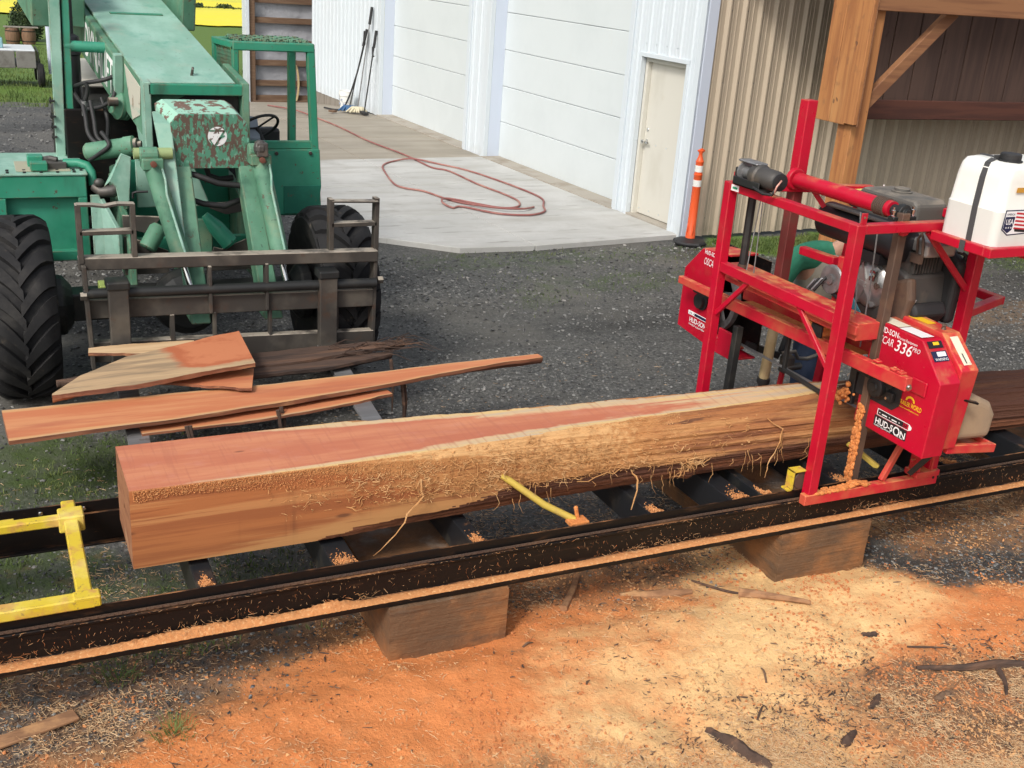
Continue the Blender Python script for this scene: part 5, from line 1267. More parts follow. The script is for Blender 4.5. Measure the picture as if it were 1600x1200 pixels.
# white lubricant tank strapped on the tray
tk = thing('water_tank', (4.85, 4.06, 2.0), 'white plastic water tank strapped on the tray of the red saw head', 'water tank')
def rrect(x0, x1, y0, y1, r, z, n=6):
    out = []
    for cx, cy, a0 in ((x1 - r, y1 - r, 0), (x0 + r, y1 - r, 90), (x0 + r, y0 + r, 180), (x1 - r, y0 + r, 270)):
        for k in range(n + 1):
            a = math.radians(a0 + 90 * k / n); out.append(Vector((cx + r * math.cos(a), cy + r * math.sin(a), z)))
    return out
def loft(mb, loops, mi=0):
    n = len(loops[0]); vs = [p for L in loops for p in L]; fs = []
    for k in range(len(loops) - 1):
        for i in range(n):
            j = (i + 1) % n; fs.append((k * n + i, k * n + j, (k + 1) * n + j, (k + 1) * n + i))
    fs += [tuple(reversed(range(n))), tuple(range((len(loops) - 1) * n, len(loops) * n))]
    mb.add(vs, fs, mi)
TX0, TX1, TY0, TY1 = 4.555, 5.26, 3.885, 4.245
mb = MB()
loft(mb, [rrect(TX0 + .02, TX1 - .02, TY0 + .02, TY1 - .02, .035, 1.99), rrect(TX0, TX1, TY0, TY1, .045, 2.01), rrect(TX0, TX1, TY0, TY1, .045, 2.19)]); lowm = mb.build('tank_lower', K['tankwet'], tk, smooth=40)
mb = MB()
loft(mb, [rrect(TX0, TX1, TY0, TY1, .045, 2.19), rrect(TX0 + .004, TX1 - .004, TY0 + .004, TY1 - .004, .045, 2.20), rrect(TX0 + .012, TX1 - .012, TY0 + .012, TY1 - .012, .045, 2.34), rrect(TX0 + .018, TX1 - .018, TY0 + .018, TY1 - .018, .05, 2.39), rrect(TX0 + .03, TX1 - .03, TY0 + .03, TY1 - .03, .05, 2.415), rrect(TX0 + .06, TX1 - .06, TY0 + .06, TY1 - .06, .05, 2.425)])
mb.build('tank_body', K['tank'], tk, smooth=50)
mb = MB(); yv_ = 4.04
sp = [(TX0 - .004, yv_ - .005, 2.0), (TX0 - .003, yv_, 2.19), (TX0 + .008, yv_ + .004, 2.34), (TX0 + .026, yv_ + .006, 2.412), (TX0 + .06, yv_ + .006, 2.432), (TX0 + .14, yv_ + .006, 2.432)]
for a, b in zip(sp[:-1], sp[1:]): mb.beam(a, b, .034, .004, (-1, 0, .3))
mb.beam((TX0 - .042, yv_ - .006, 1.955), (TX0 - .042, yv_ - .006, 2.018), .034, .004, (-1, 0, 0)); mb.build('strap', K['strap'], tk)
mb = MB(); mb.beam((4.70, 4.2, 2.428), (4.70, 3.98, 2.428), .034, .004); mb.build('strap', K['strap'], tk)
mb = MB(); mb.lathe((4.68, 4.0, 2.42), (0, 0, 1), [(.06, 0), (.06, .012), (.052, .014), (.052, .04), (.046, .046), (.01, .048)], 24); mb.build('tank_cap', K['black'], tk, smooth=35)
# printed shield with USA and a striped flag, on the near side
YS = TY0 - .0012
def ntext(body, x, z, size, mat, width=None, dy_=.0012, bold=.0): return text(body, (x, YS - dy_, z), (1, 0, 0), (0, 0, 1), size, K[mat], tk, width, bold=bold)
def npoly(pts, mat, name, dy_=0.0): mb = MB(); mb.prism([(a, YS - dy_, b) for a, b in pts], (0, .0008, 0)); return mb.build(name, K[mat], tk)
SX, SZ = 4.605, 2.085
npoly([(SX - .006, SZ + .118), (SX + .225, SZ + .118), (SX + .225, SZ - .004), (SX + .034, SZ - .012), (SX - .012, SZ + .018)], 'navyprint', 'label_border')
npoly([(SX, SZ + .112), (SX + .219, SZ + .112), (SX + .219, SZ + .002), (SX + .036, SZ - .006), (SX - .004, SZ + .02)], 'whitepaint', 'label_ground', .0008)
npoly([(SX + .0, SZ + .084), (SX + .066, SZ + .084), (SX + .058, SZ + .018), (SX + .032, SZ + .0), (SX - .004, SZ + .022)], 'navyprint', 'label_shield', .0016)
for k in range(5): npoly([(SX + .072, SZ + .106 - .019 * k), (SX + .215, SZ + .092 - .019 * k), (SX + .215, SZ + .083 - .019 * k), (SX + .07, SZ + .097 - .019 * k)], 'redprint', 'label_stripe', .0016)
ntext('AMERICA', SX + .004, SZ + .091, .016, 'navyprint', .056, .002)
ntext('USA', SX + .006, SZ + .045, .040, 'whitepaint', .05, .0026, .012); ntext('* * *', SX + .010, SZ + .018, .022, 'whitepaint', .044, .0026, .01)
npoly([(SX + .076, SZ + .022), (SX + .16, SZ + .014), (SX + .16, SZ + .002), (SX + .08, SZ + .008)], 'blackprint', 'label_band', .0022)
npoly([(4.64, 2.315), (4.80, 2.315), (4.80, 2.29), (4.64, 2.29)], 'orangeprint', 'amber_sticker')
# ------------------------------------------------------------------ green telehandler (fork lift) facing the track
fk = thing('telehandler', (1.45, 9.0, 0), 'old green telehandler with worn steel fork carriage facing the sawmill', 'forklift')
def fbeam(name, p0, p1, w_, h, mat='green', bevel=.006, upv=(0, 0, 1), parent=None, label=None):
    mb = MB(); mb.beam(p0, p1, w_, h, upv); o = mb.build(name, K[mat], parent or fk, bevel=bevel)
    if label: o['label'] = label
    return o
def fbox(name, x0, x1, y0, y1, z0, z1, mat='green', bevel=.008, parent=None):
    mb = MB(); mb.bb(x0, x1, y0, y1, z0, z1); return mb.build(name, K[mat], parent or fk, bevel=bevel)
# tyres with worn chevron lugs
def tyre_mesh(cx, cy, cz, Rr, wd, phase):
    mb = MB(); hw = wd / 2
    prof = [(.36, -hw * .80), (.46, -hw * .98), (.56, -hw * 1.0), (Rr - .075, -hw * .92), (Rr - .045, -hw * .62), (Rr - .040, 0), (Rr - .045, hw * .62), (Rr - .075, hw * .92), (.56, hw * 1.0), (.46, hw * .98), (.36, hw * .80)]
    prof = [(r * 1.0, h) for r, h in prof]
    mb.lathe((cx, cy, cz), (1, 0, 0), prof, 64)
    NL = 21
    a0 = Vector((0, 1, 0)); b0 = Vector((0, 0, 1))
    for sd_ in (-1, 1):
        for k in range(NL):
            th0 = 2 * math.pi * (k + (.5 if sd_ > 0 else 0)) / NL + phase
            vs = []; ns = 6
            for i in range(ns + 1):
                q = i / ns
                x = sd_ * (q * hw * 1.01 - .012)
                th_ = th0 - .36 * (1 - (1 - q) ** 1.5)
                ro = Rr - .002 - .058 * max(0, q - .62) ** 1.6 * 4.2
                ri = Rr - .085 if q < .9 else Rr - .12
                half = .062 + .035 * q
                for dt, r in ((-half - .02, ri), (-half, ro), (half, ro), (half + .02, ri)):
                    t = th_ + dt; vs.append((cx + x, cy + r * math.cos(t), cz + r * math.sin(t)))
            fs = []
            for i in range(ns):
                for c in range(3):
                    a, b = 4 * i + c, 4 * i + c + 1
                    fs.append((a, b, b + 4, a + 4) if sd_ > 0 else (a, a + 4, b + 4, b))
            fs.append((0, 1, 2, 3)); fs.append((4 * ns + 3, 4 * ns + 2, 4 * ns + 1, 4 * ns))
            mb.add(vs, fs)
    return mb
def wheel(cx, cy, phase, sgn, rr=.655):
    o = tyre_mesh(cx, cy, rr - .012, rr, .45, phase).build('wheel', K['tyre'], fk, smooth=28)
    mb = MB(); mb.lathe((cx - .12 * sgn, cy, rr - .012), (sgn, 0, 0), [(.36, 0), (.37, .02), (.34, .05), (.30, .07), (.30, .19), (.37, .30), (.375, .33)], 36)
    mb.lathe((cx - .14 * sgn, cy, rr - .012), (sgn, 0, 0), [(.12, 0), (.12, .25)], 18); mb.build('rim', K['greensoft'], o, smooth=35)
    return o
wheel(.155, 8.27, .05, -1)
wheel(2.45, 8.32, .22, 1)
wheel(.98, 12.2, .15, -1)
wheel(2.35, 12.2, .1, 1)
for y in (8.28, 12.2):
    mb = MB(); mb.bb(.38, 2.22, y - .11, y + .11, .54, .74); mb.lathe((1.3, y - .02, .62), (0, 1, 0), [(.16, -.2), (.23, -.1), (.25, .0), (.23, .1), (.16, .2)], 20); mb.lathe((.36, y, .64), (1, 0, 0), [(.22, 0), (.22, .08), (.14, .14)], 18); mb.lathe((2.24, y, .64), (-1, 0, 0), [(.22, 0), (.22, .08), (.14, .14)], 18)
    mb.build('axle', K['darkmetal'], fk, bevel=.01)
# chassis
for x in (.92, 1.86):
    mb = MB(); mb.prism([(x, 8.35, .70), (x, 8.35, 1.02), (x, 8.75, 1.20), (x, 9.4, 1.35), (x, 12.8, 1.35), (x, 12.8, .70)], (.05, 0, 0)); mb.build('frame_plate', K['greensoft'], fk, bevel=.006)
mb = MB(); mb.prism([(.70, 8.62, 1.36), (.70, 8.62, .84), (.84, 8.60, .84), (.84, 8.60, 1.15), (.76, 8.62, 1.36)], (0, .03, 0)); mb.build('gusset_plate', K['mint'], fk, bevel=.004)
mb = MB(); mb.prism([(.76, 8.55, 1.35), (.77, 8.58, .86), (.86, 8.42, .86), (.86, 8.42, 1.13)], (.03, .02, 0)); mb.build('gusset_plate', K['mint'], fk, bevel=.004)
fbox('cross_plate', 1.30, 1.56, 8.52, 8.56, .86, 1.18, 'greensoft')
fbox('cross_plate', .86, 1.95, 8.64, 8.68, .80, 1.02, 'green')
fbox('cross_plate', .97, 1.86, 9.35, 9.40, .80, 1.48, 'green')
mb = MB(); mb.prism([(.97, 8.48, 1.06), (1.22, 8.48, .955), (1.22, 8.48, .78), (.90, 8.48, .78), (.90, 8.48, 1.08)], (0, .02, 0)); mb.build('cradle_plate', K['steel'], fk, bevel=.003)
mb = MB(); mb.prism([(1.56, 8.48, .97), (1.62, 8.48, .95), (1.82, 8.48, 1.03), (1.95, 8.48, 1.03), (1.95, 8.48, .78), (1.50, 8.48, .78)], (0, .02, 0)); mb.build('cradle_plate', K['steel'], fk, bevel=.003)
mb = MB(); mb.prism([(.90, 8.46, 1.24), (1.18, 8.46, 1.22), (1.10, 8.46, 1.13), (1.06, 8.46, 1.10), (.90, 8.46, 1.15)], (0, .03, 0)); mb.build('hinge_plate', K['steel'], fk, bevel=.003)
mb = MB(); mb.prism([(1.56, 8.70, 1.26), (1.88, 8.70, 1.26), (1.88, 8.70, 1.20), (1.70, 8.70, 1.17), (1.58, 8.70, 1.22)], (0, .05, 0)); mb.build('hinge_plate', K['steel'], fk, bevel=.003)
mb = MB(); mb.lathe((1.16, 8.45, 1.16), (-.10, -.05, -.15), [(.045, 0), (.065, .03), (.065, .19), (.05, .20)], 16); mb.build('stabiliser_cylinder', K['greensoft'], fk, smooth=40)
mb = MB(); mb.lathe((1.50, 8.50, 1.22), (.16, -.05, -.20), [(.03, 0), (.062, .12), (.068, .28), (.05, .30)], 16); mb.build('stabiliser_cylinder', K['green'], fk, smooth=40)
mb = MB(); mb.bb(.66, .82, 7.86, 8.02, .80, .885); mb.bb(.70, .78, 7.90, 7.98, .885, .905); mb.build('valve_box', M('yellow_green_box', (.30, .38, .10), .6, 0, [((.16, .2, .06), 8, .5, .7, .7)]), fk, bevel=.006)
mb = MB(); mb.prism([(.93, 8.62, 1.25), (.93, 8.62, 1.50), (.93, 9.2, 1.48), (.93, 9.7, 1.36), (.93, 9.7, 1.2)], (.03, 0, 0)); mb.build('boom_side_plate', K['greensoft'], fk, bevel=.005)
mb = MB(); mb.prism([(.80, 8.62, 1.42), (.93, 8.60, 1.67), (1.00, 8.60, 1.64), (.97, 8.60, 1.30), (.90, 8.60, 1.28), (.88, 8.60, 1.42), (.84, 8.60, 1.46)], (0, .03, 0)); mb.build('boom_side_plate', K['mint'], fk, bevel=.005)
mb = MB(); mb.prism([(1.05, 8.80, 1.22), (1.05, 8.80, 1.62), (1.45, 8.80, 1.62), (1.60, 8.80, 1.22)], (0, .03, 0)); mb.build('boom_side_plate', K['mint'], fk, bevel=.005)
mb = MB(); mb.bb(.62, 1.88, 9.5, 9.54, 1.0, 1.86); mb.build('engine_cover', K['blackpaint'], fk, bevel=.01)
# hydraulic tank box on the left
mb = MB(); mb.bb(-1.2, .70, 8.96, 9.75, .80, 1.455); tkb = mb.build('hydraulic_tank', K['green'], fk, bevel=.008)
mb = MB(); mb.bb(-1.2, .70, 8.885, 8.959, 1.29, 1.455); mb.bb(-1.2, .135, 8.885, 8.959, .80, 1.289); mb.bb(.635, .70, 8.885, 8.959, .80, 1.289); mb.bb(.136, .634, 8.885, 8.959, .80, .88); mb.build('tank_face_frame', K['green'], tkb, bevel=.006)
mb = MB(); mb.bb(-1.21, .712, 8.875, 9.76, 1.457, 1.475); mb.build('tank_lid', K['mint'], tkb, bevel=.004)
mb = MB(); mb.bb(.22, .60, 8.95, 9.35, 1.476, 1.482); mb.build('lid_plate', M('tan_stained_paint', (.38, .36, .26), .6, 0, [((.20, .42, .32), 6, .5, .65, .8)]), tkb, bevel=.002)
mb = MB()
for k in range(9):
    for y in (8.91, 8.99):
        mb.lathe((-.30 + .115 * k, y, 1.476), (0, 0, 1), [(.012, 0), (.012, .010), (.006, .011)], 6)
for k in range(4): mb.lathe((.675, 8.98 + .09 * k, 1.476), (0, 0, 1), [(.012, 0), (.012, .01)], 6)
mb.build('lid_bolts', K['darkmetal'], tkb)
mb = MB(); mb.bb(.32, .44, 8.93, 9.03, 1.483, 1.545); mb.build('filter_box', K['green'], tkb, bevel=.006)
mb = MB(); mb.bb(.31, .42, 9.12, 9.24, 1.476, 1.56); mb.build('filter_box', K['green'], tkb, bevel=.006)
mb = MB(); mb.cyl((.46, 9.08, 1.475), (.46, 9.08, 1.535), .055, n=16); mb.bb(.44, .58, 9.02, 9.14, 1.476, 1.53); mb.tube([(.42, 9.16, 1.53), (.47, 9.10, 1.55), (.52, 9.08, 1.54)], .022, 8); mb.build('filler_neck', K['engine'], tkb, bevel=.006)
mb = MB(); mb.tube([(.56, 9.08, 1.515), (.66, 9.06, 1.52), (.725, 9.03, 1.505), (.75, 9.0, 1.46), (.755, 8.98, 1.36)], .032, 12); mb.build('return_pipe', K['green'], tkb, smooth=60)
mb = MB(); mb.tube([(.755, 8.93, 1.36), (.80, 8.88, 1.33), (.88, 8.85, 1.34), (.92, 8.86, 1.36)], [.035, .04, .05, .04], 10); mb.ball((.79, 8.88, 1.40), (.04, .03, .035), 10, 7); mb.build('pump_fittings', K['engine'], fk, smooth=50)
mb = MB(); mb.tube([(.985, 8.5, 1.36), (.985, 8.49, 1.40), (1.01, 8.48, 1.41), (1.09, 8.48, 1.41)], .009, 8); mb.build('grab_handle', K['black'], fk, smooth=60)
# rear post, cross tube, exhaust, dark engine bay, pale rear hood
mb = MB(); mb.prism([(.545, 9.6, 1.42), (.615, 9.6, 1.42), (.66, 9.6, 2.9), (.575, 9.6, 2.9)], (0, .06, 0)); rp_ = mb.build('guard_post', K['mint'], fk, bevel=.004)
mb = MB(); mb.prism([(.635, 9.62, 1.42), (.69, 9.62, 1.42), (.725, 9.62, 2.9), (.672, 9.62, 2.9)], (0, .12, 0)); mb.build('guard_post', K['green'], fk, bevel=.004)
mb = MB(); mb.prism([(.60, 9.68, 1.42), (.66, 9.68, 1.42), (.70, 9.68, 2.9), (.63, 9.68, 2.9)], (0, .02, 0)); mb.build('post_web', K['darkmetal'], fk)
for z in (1.62, 1.70, 1.78, 1.9):
    mb = MB(); mb.bb(.52, .56, 9.57, 9.62, z, z + .015); mb.cyl((.53, 9.58, z - .01), (.53, 9.58, z + .04), .006, n=6); mb.build('hose_clip', K['darkmetal'], fk)
mb = MB(); mb.cyl((.66, 9.66, 2.325), (1.25, 9.62, 2.315), .042, n=16); mb.build('cross_tube', K['green'], fk, smooth=40)
mb = MB(); mb.lathe((.73, 10.0, 1.2), (0, 0, 1), [(.075, 0), (.075, 1.02), (.085, 1.03), (.085, 1.13), (.075, 1.17), (.04, 1.19)], 20); mb.cyl((.745, 10.0, 2.38), (.75, 10.0, 2.9), .022, n=10); mb.build('exhaust_stack', K['muffler'], fk, smooth=40)
mb = MB(); mb.bb(.64, 1.28, 9.75, 11.6, .95, 1.62); mb.bb(.8, 1.25, 9.8, 11.5, 1.62, 1.84); mb.build('engine_block', K['darkmetal'], fk, bevel=.02)
mb = MB(); mb.bb(.84, 1.32, 10.55, 12.3, 1.90, 1.97); mb.build('rear_hood', M('pale_hood', (.62, .60, .54), .6, 0, [((.48, .46, .40), 2, .45, .7, .7)]), fk, bevel=.012)
mb = MB(); mb.lathe((1.10, 9.42, 1.90), (-.75, -.25, .1), [(.09, 0), (.115, .02), (.115, .05), (.10, .06), (.115, .07), (.115, .10), (.10, .11), (.07, .15), (.03, .155)], 22); mb.build('air_filter', K['greensoft'], fk, smooth=35)
hoses = [[(.70, 9.7, 2.0), (.78, 9.5, 2.06), (.92, 9.4, 2.10), (1.02, 9.4, 2.14)], [(.70, 9.7, 1.99), (.76, 9.5, 1.90), (.80, 9.45, 2.02), (.78, 9.45, 2.07)],
         [(1.0, 9.4, 2.10), (.98, 9.35, 1.98), (.90, 9.4, 1.90), (.78, 9.5, 1.86)], [(.74, 9.3, 1.95), (.75, 9.2, 1.84), (.76, 9.1, 1.72), (.84, 9.0, 1.66), (1.02, 8.95, 1.67)],
         [(.80, 9.3, 1.95), (.81, 9.2, 1.82), (.82, 9.1, 1.70), (.92, 9.0, 1.64), (1.04, 8.9, 1.66)], [(.74, 9.0, 1.55), (.80, 8.95, 1.60), (.88, 8.9, 1.68), (.84, 9.0, 1.76)], [(.90, 9.5, 1.95), (.93, 9.4, 1.80), (.91, 9.3, 1.66)]]
for h in hoses:
    P = [Vector(p) for p in h]; pts = []
    for a in range(len(P) - 1):
        p0, p1, p2, p3 = P[max(a - 1, 0)], P[a], P[a + 1], P[min(a + 2, len(P) - 1)]
        for q in range(5):
            t = q / 5; pts.append(.5 * ((2 * p1) + (p2 - p0) * t + (2 * p0 - 5 * p1 + 4 * p2 - p3) * t * t + (3 * p1 - p0 - 3 * p2 + p3) * t ** 3))
    pts.append(P[-1]); mb = MB(); mb.tube(pts, .017, 8); mb.build('hydraulic_hose', K['black'], fk, smooth=60)
mb = MB(); mb.cyl((.752, 9.28, 1.84), (.752, 9.28, 1.95), .02, n=10); mb.build('hose_ferrule', K['greysteel'], fk, smooth=40)
# levelling cylinder lying across
mb = MB(); mb.lathe((.72, 9.05, 1.60), (.36, -.16, .08), [(.05, 0), (.068, .02), (.07, .3), (.076, .31), (.076, .38), (.05, .39)], 20); mb.build('levelling_cylinder', K['greensoft'], fk, smooth=40)
mb = MB(); mb.lathe((1.055, 8.90, 1.675), (.36, -.20, .08), [(.055, 0), (.055, .04), (.03, .042), (.03, .07)], 16); mb.build('cylinder_eye', K['steel'], fk, smooth=40)
# ---- boom
B0 = Vector((1.46, 8.74, 2.165)); BD = Vector((-.215, 1.95, .455)).normalized(); BS = Vector((BD.y, -BD.x, 0)).normalized(); BU = BS.cross(BD).normalized()
def bp(s, a, h): return B0 + BD * s + BS * a + BU * h
def bbox(name, s0, s1, a0, a1, h0, h1, mat, bevel=.008, parent=None):
    mb = MB(); p = [bp(s, a, h) for h in (h0, h1) for a in (a0, a1) for s in (s0, s1)]
    mb.add(p, [(0, 2, 3, 1), (4, 5, 7, 6), (0, 1, 5, 4), (2, 6, 7, 3), (0, 4, 6, 2), (1, 3, 7, 5)])
    mb.f = [tuple(reversed(f)) for f in mb.f]
    return mb.build(name, K[mat], parent or fk, bevel=bevel)
boom = bbox('boom', .02, 4.6, -.335, .335, -.42, -.012, 'greensoft'); boom['label'] = 'green telescopic boom with white lettering on its side'
bbox('boom_top_plate', .0, 4.6, -.338, .352, -.0115, .004, 'mint', .003, boom)
bbox('boom_collar', .62, 4.7, -.40, -.336, -.40, -.02, 'greensoft', .008, boom)
bbox('boom_collar_cap', .60, .66, -.405, -.336, -.46, .0, 'mint', .006, boom)
bbox('boom_collar', .62, 4.7, .353, .40, -.40, -.05, 'green', .008, boom)
bbox('boom_shoulder', 1.62, 3.0, -.82, -.401, -.12, .40, 'greensoft', .01, boom)
bbox('boom_shoulder', 1.62, 3.0, .401, .52, -.12, .34, 'greensoft', .01, boom)
bbox('boom_hatch', 1.62, 1.66, -.2, .24, .004, .012, 'green', .002, boom)
mb = MB(); mb.tube([bp(.16, .06, .0), bp(.15, .065, .05), bp(.18, .075, .055), bp(.19, .075, .0)], .010, 8); mb.build('lifting_ring', K['steel'], boom, smooth=50)
# head of the boom: side cheeks, lip, rest plates
fbox('head_lip', 1.15, 1.84, 8.66, 8.75, 2.085, 2.165, 'green', .006)
mb = MB(); mb.prism([(1.115, 8.66, 2.175), (1.115, 8.66, 1.70), (1.115, 8.72, 1.48), (1.115, 8.95, 1.60), (1.115, 9.4, 2.0), (1.115, 9.4, 2.25)], (.055, 0, 0)); mb.build('head_cheek', K['mint'], fk, bevel=.005)
mb = MB(); mb.prism([(1.835, 8.66, 2.18), (1.835, 8.66, 1.62), (1.835, 8.75, 1.50), (1.835, 9.4, 2.0), (1.835, 9.4, 2.25)], (.055, 0, 0)); mb.build('head_cheek', K['greensoft'], fk, bevel=.005)
mb = MB(); mb.prism([bp(.56, -.342, -.05), bp(.08, -.342, -.06), bp(.08, -.342, -.28), bp(.30, -.342, -.40)], BS * .006); mb.build('worn_pad', M('scraped_pale_paint', (.50, .48, .40), .7, 0, [((.25, .42, .34), (6, 2, 20), .5, .65, .8), ((.2, .12, .07), 10, .58, .7, .7)]), fk, bevel=.003)
mb = MB(); mb.cyl(bp(.52, -.47, -.34), bp(.52, -.40, -.34), .035, n=12); mb.build('wear_bolt', K['steel'], fk, smooth=40)
mb = MB(); mb.bb(1.17, 1.83, 8.78, 8.80, 1.55, 2.08); mb.build('head_web', K['darkmetal'], fk)
TXO = bp(1.66, -.4015, -.345); 
text('DYNALIFT', TXO - BS * .0, -BD, BU, .40, K['whitepaint'], fk, .98, bold=.008)
# cooling cover of the drop head (rust chipped)
mb = MB()
fr_ = [(1.235, 1.635), (1.225, 1.955), (1.285, 2.02), (1.70, 2.02), (1.765, 1.955), (1.80, 1.635)]
mb.prism([(a, 8.17, b) for a, b in fr_], (0, .02, 0)); hb = mb.build('head_cover', K['chipped'], fk, bevel=.004); hb['label'] = 'rust chipped head cover with a round white badge'
mb = MB(); mb.add([(1.225, 8.19, 1.955), (1.285, 8.19, 2.02), (1.70, 8.19, 2.02), (1.765, 8.19, 1.955), (1.17, 8.52, 2.045), (1.22, 8.52, 2.075), (1.67, 8.52, 2.075), (1.72, 8.52, 2.045), (1.235, 8.19, 1.635), (1.19, 8.5, 1.66), (1.80, 8.19, 1.635), (1.75, 8.5, 1.66)],
                 [(0, 4, 5, 1), (1, 5, 6, 2), (2, 6, 7, 3), (8, 9, 4, 0), (3, 7, 11, 10)])
mb.build('head_cover_shell', M('chipped_mint', (.16, .10, .075), .75, 0, [((.30, .55, .43), (13, 13, 9), .46, .50, .95, 7), ((.10, .06, .045), 7, .6, .7, .5)], [(14, .35, .004)]), hb)
mb = MB(); mb.cyl((1.548, 8.1695, 1.865), (1.548, 8.1675, 1.865), .068, n=30); mb.build('round_badge', M('worn_white_print', (.72, .74, .74), .6, 0, [((.11, .07, .05), 22, .56, .60, .95, 6)]), hb)
for a, b, w_ in (((1.49, 1.905), (1.60, 1.905), .012), ((1.60, 1.905), (1.53, 1.80), .014), ((1.555, 1.845), (1.60, 1.87), .012), ((1.52, 1.80), (1.49, 1.845), .010)):
    mb = MB(); mb.beam((a[0], 8.1665, a[1]), (b[0], 8.1665, b[1]), .002, w_, (0, 0, 1)); mb.build('badge_stroke', K['chipped'], hb)
# drop arms
for x, dx in ((1.29, .03), (1.745, .10)):
    mb = MB(); mb.prism([(x - .045, 8.20, 1.66), (x + .045, 8.20, 1.66), (x + .045, 8.42, 1.72), (x - .045, 8.42, 1.72)], (0, 0, .0001))
    mb = MB()
    top = [(x - .055, 8.19, 1.70), (x + .065, 8.19, 1.70), (x + .065, 8.40, 1.75), (x - .055, 8.40, 1.75)]
    bot = [(x + dx - .07, 7.74, .60), (x + dx + .07, 7.74, .60), (x + dx + .07, 7.95, .60), (x + dx - .07, 7.95, .60)]
    mb.add(top + bot, [(0, 1, 2, 3), (7, 6, 5, 4), (4, 5, 1, 0), (5, 6, 2, 1), (6, 7, 3, 2), (7, 4, 0, 3)])
    mb.f = [tuple(reversed(f)) for f in mb.f]
    mb.build('drop_arm', K['greensoft'], fk, bevel=.008)
mb = MB()
top = [(1.12, 8.22, 1.95), (1.235, 8.19, 1.95), (1.20, 8.45, 2.0), (1.14, 8.45, 2.0)]; bot = [(1.255, 7.80, .74), (1.275, 7.78, .74), (1.28, 7.95, .74), (1.26, 7.95, .74)]
mb.add(top + bot, [(0, 1, 2, 3), (7, 6, 5, 4), (4, 5, 1, 0), (5, 6, 2, 1), (6, 7, 3, 2), (7, 4, 0, 3)]); mb.f = [tuple(reversed(f)) for f in mb.f]
mb.build('arm_side_plate', K['mint'], fk, bevel=.005)
for h in ([(1.30, 8.25, 1.60), (1.40, 8.2, 1.58), (1.55, 8.2, 1.52), (1.72, 8.2, 1.50)], [(1.32, 8.3, 1.40), (1.45, 8.25, 1.36), (1.60, 8.25, 1.34), (1.72, 8.3, 1.37)], [(1.50, 8.4, 1.62), (1.52, 8.4, 1.54), (1.60, 8.4, 1.51), (1.70, 8.4, 1.52)]):
    mb = MB(); mb.tube(h, .022, 10); mb.build('hydraulic_hose', K['black'], fk, smooth=60)
# tilt cylinders
def cylr(p0, p1, r, rod, eye, nm, mat):
    p0, p1 = Vector(p0), Vector(p1); d = (p1 - p0).normalized(); L_ = (p1 - p0).length
    mb = MB(); mb.lathe(p0, d, [(r * .8, 0), (r, .015), (r, L_ - .03), (r * 1.1, L_ - .028), (r * 1.1, L_)], 20); o = mb.build(nm, K[mat], fk, smooth=40)
    mb = MB(); mb.cyl(p1, p1 + d * rod, .022, n=14); mb.build('piston_rod', K['chrome'], o, smooth=40)
    mb = MB(); mb.lathe(p0 - d * .05 + Vector((-.07, 0, 0)), (1, 0, 0), [(.05, 0), (.055, .01), (.055, .12), (.05, .13)], 16); mb.box(p0 + d * .01, (r * 2.3, r * 2.2, .08)); mb.build('cylinder_clevis', K['greensoft'], o, bevel=.008)
    mb = MB(); mb.tube([p0 + Vector((r * .9, -.06, -.02)), p0 + d * .12 + Vector((r * .8, -.05, 0)), p0 + d * .22 + Vector((r * .45, -.065, 0)), p1 - d * .1 + Vector((r * .45, -.065, 0))], .010, 7); mb.build('oil_line', K['mint'], o, smooth=60)
    mb = MB(); mb.lathe(p0 + Vector((0, -.085, -.0)), (0, -1, 0), [(.022, 0), (.022, .03), (.014, .032)], 8); mb.build('clevis_bolt', M('rusty_bolt', (.14, .05, .03), .7) if 'rusty_bolt' not in bpy.data.materials else bpy.data.materials['rusty_bolt'], o, smooth=30)
    return o
cylr((1.075, 8.10, 1.70), (1.235, 7.86, 1.00), .064, .14, .05, 'tilt_cylinder', 'greensoft')
cylr((1.835, 8.12, 1.72), (1.935, 7.86, 1.00), .064, .14, .05, 'tilt_cylinder', 'greensoft')
mb = MB(); mb.cyl((.96, 8.12, 1.755), (1.22, 8.12, 1.755), .04, n=16); mb.build('pivot_pin', M('yellowish_pin', (.28, .36, .16), .6), fk, smooth=40)
mb = MB(); mb.ball((1.83, 8.06, 1.80), (.05, .05, .06), 10, 7); mb.bb(1.80, 1.88, 8.02, 8.12, 1.74, 1.84); mb.build('hose_fittings', K['engine'], fk, bevel=.006)
# ---- fork carriage
cg = 'steel'
fbeam('carriage_top_bar', (.515, 7.66, 1.115), (2.575, 7.60, 1.095), .10, .085, cg, .006)
fbeam('carriage_mid_beam', (.56, 7.66, .795), (2.55, 7.60, .775), .07, .135, cg, .006)
fbeam('carriage_bottom_beam', (.56, 7.66, .485), (2.56, 7.60, .445), .07, .15, cg, .006)
mb = MB(); mb.cyl((.53, 7.60, .915), (2.56, 7.55, .895), .036, n=18); mb.build('fork_shaft', K['darkmetal'], fk, smooth=40)
for (xa, xb) in (((.545), (.565)), ((2.565), (2.555))):
    fbeam('carriage_side', (xa, 7.62, 1.11), (xb, 7.62, .38), .10, .028, cg, .004, (1, 0, 0))
for x0, x1 in ((.535, .875), (2.235, 2.575)):
    for x in (x0, x1): fbeam('rack_upright', (x, 7.64, 1.12), (x, 7.64, 1.515), .075, .034, cg, .003, (1, 0, 0))
    fbeam('rack_rung', (x0, 7.64, 1.325), (x1, 7.64, 1.325), .075, .03, cg, .003)
mb = MB()
a = [(.53, 1.51), (.62, 1.508), (.70, 1.497), (.78, 1.512), (.88, 1.508)]
for (p, q) in zip(a[:-1], a[1:]): mb.beam((p[0], 7.64, p[1]), (q[0], 7.64, q[1]), .078, .014)
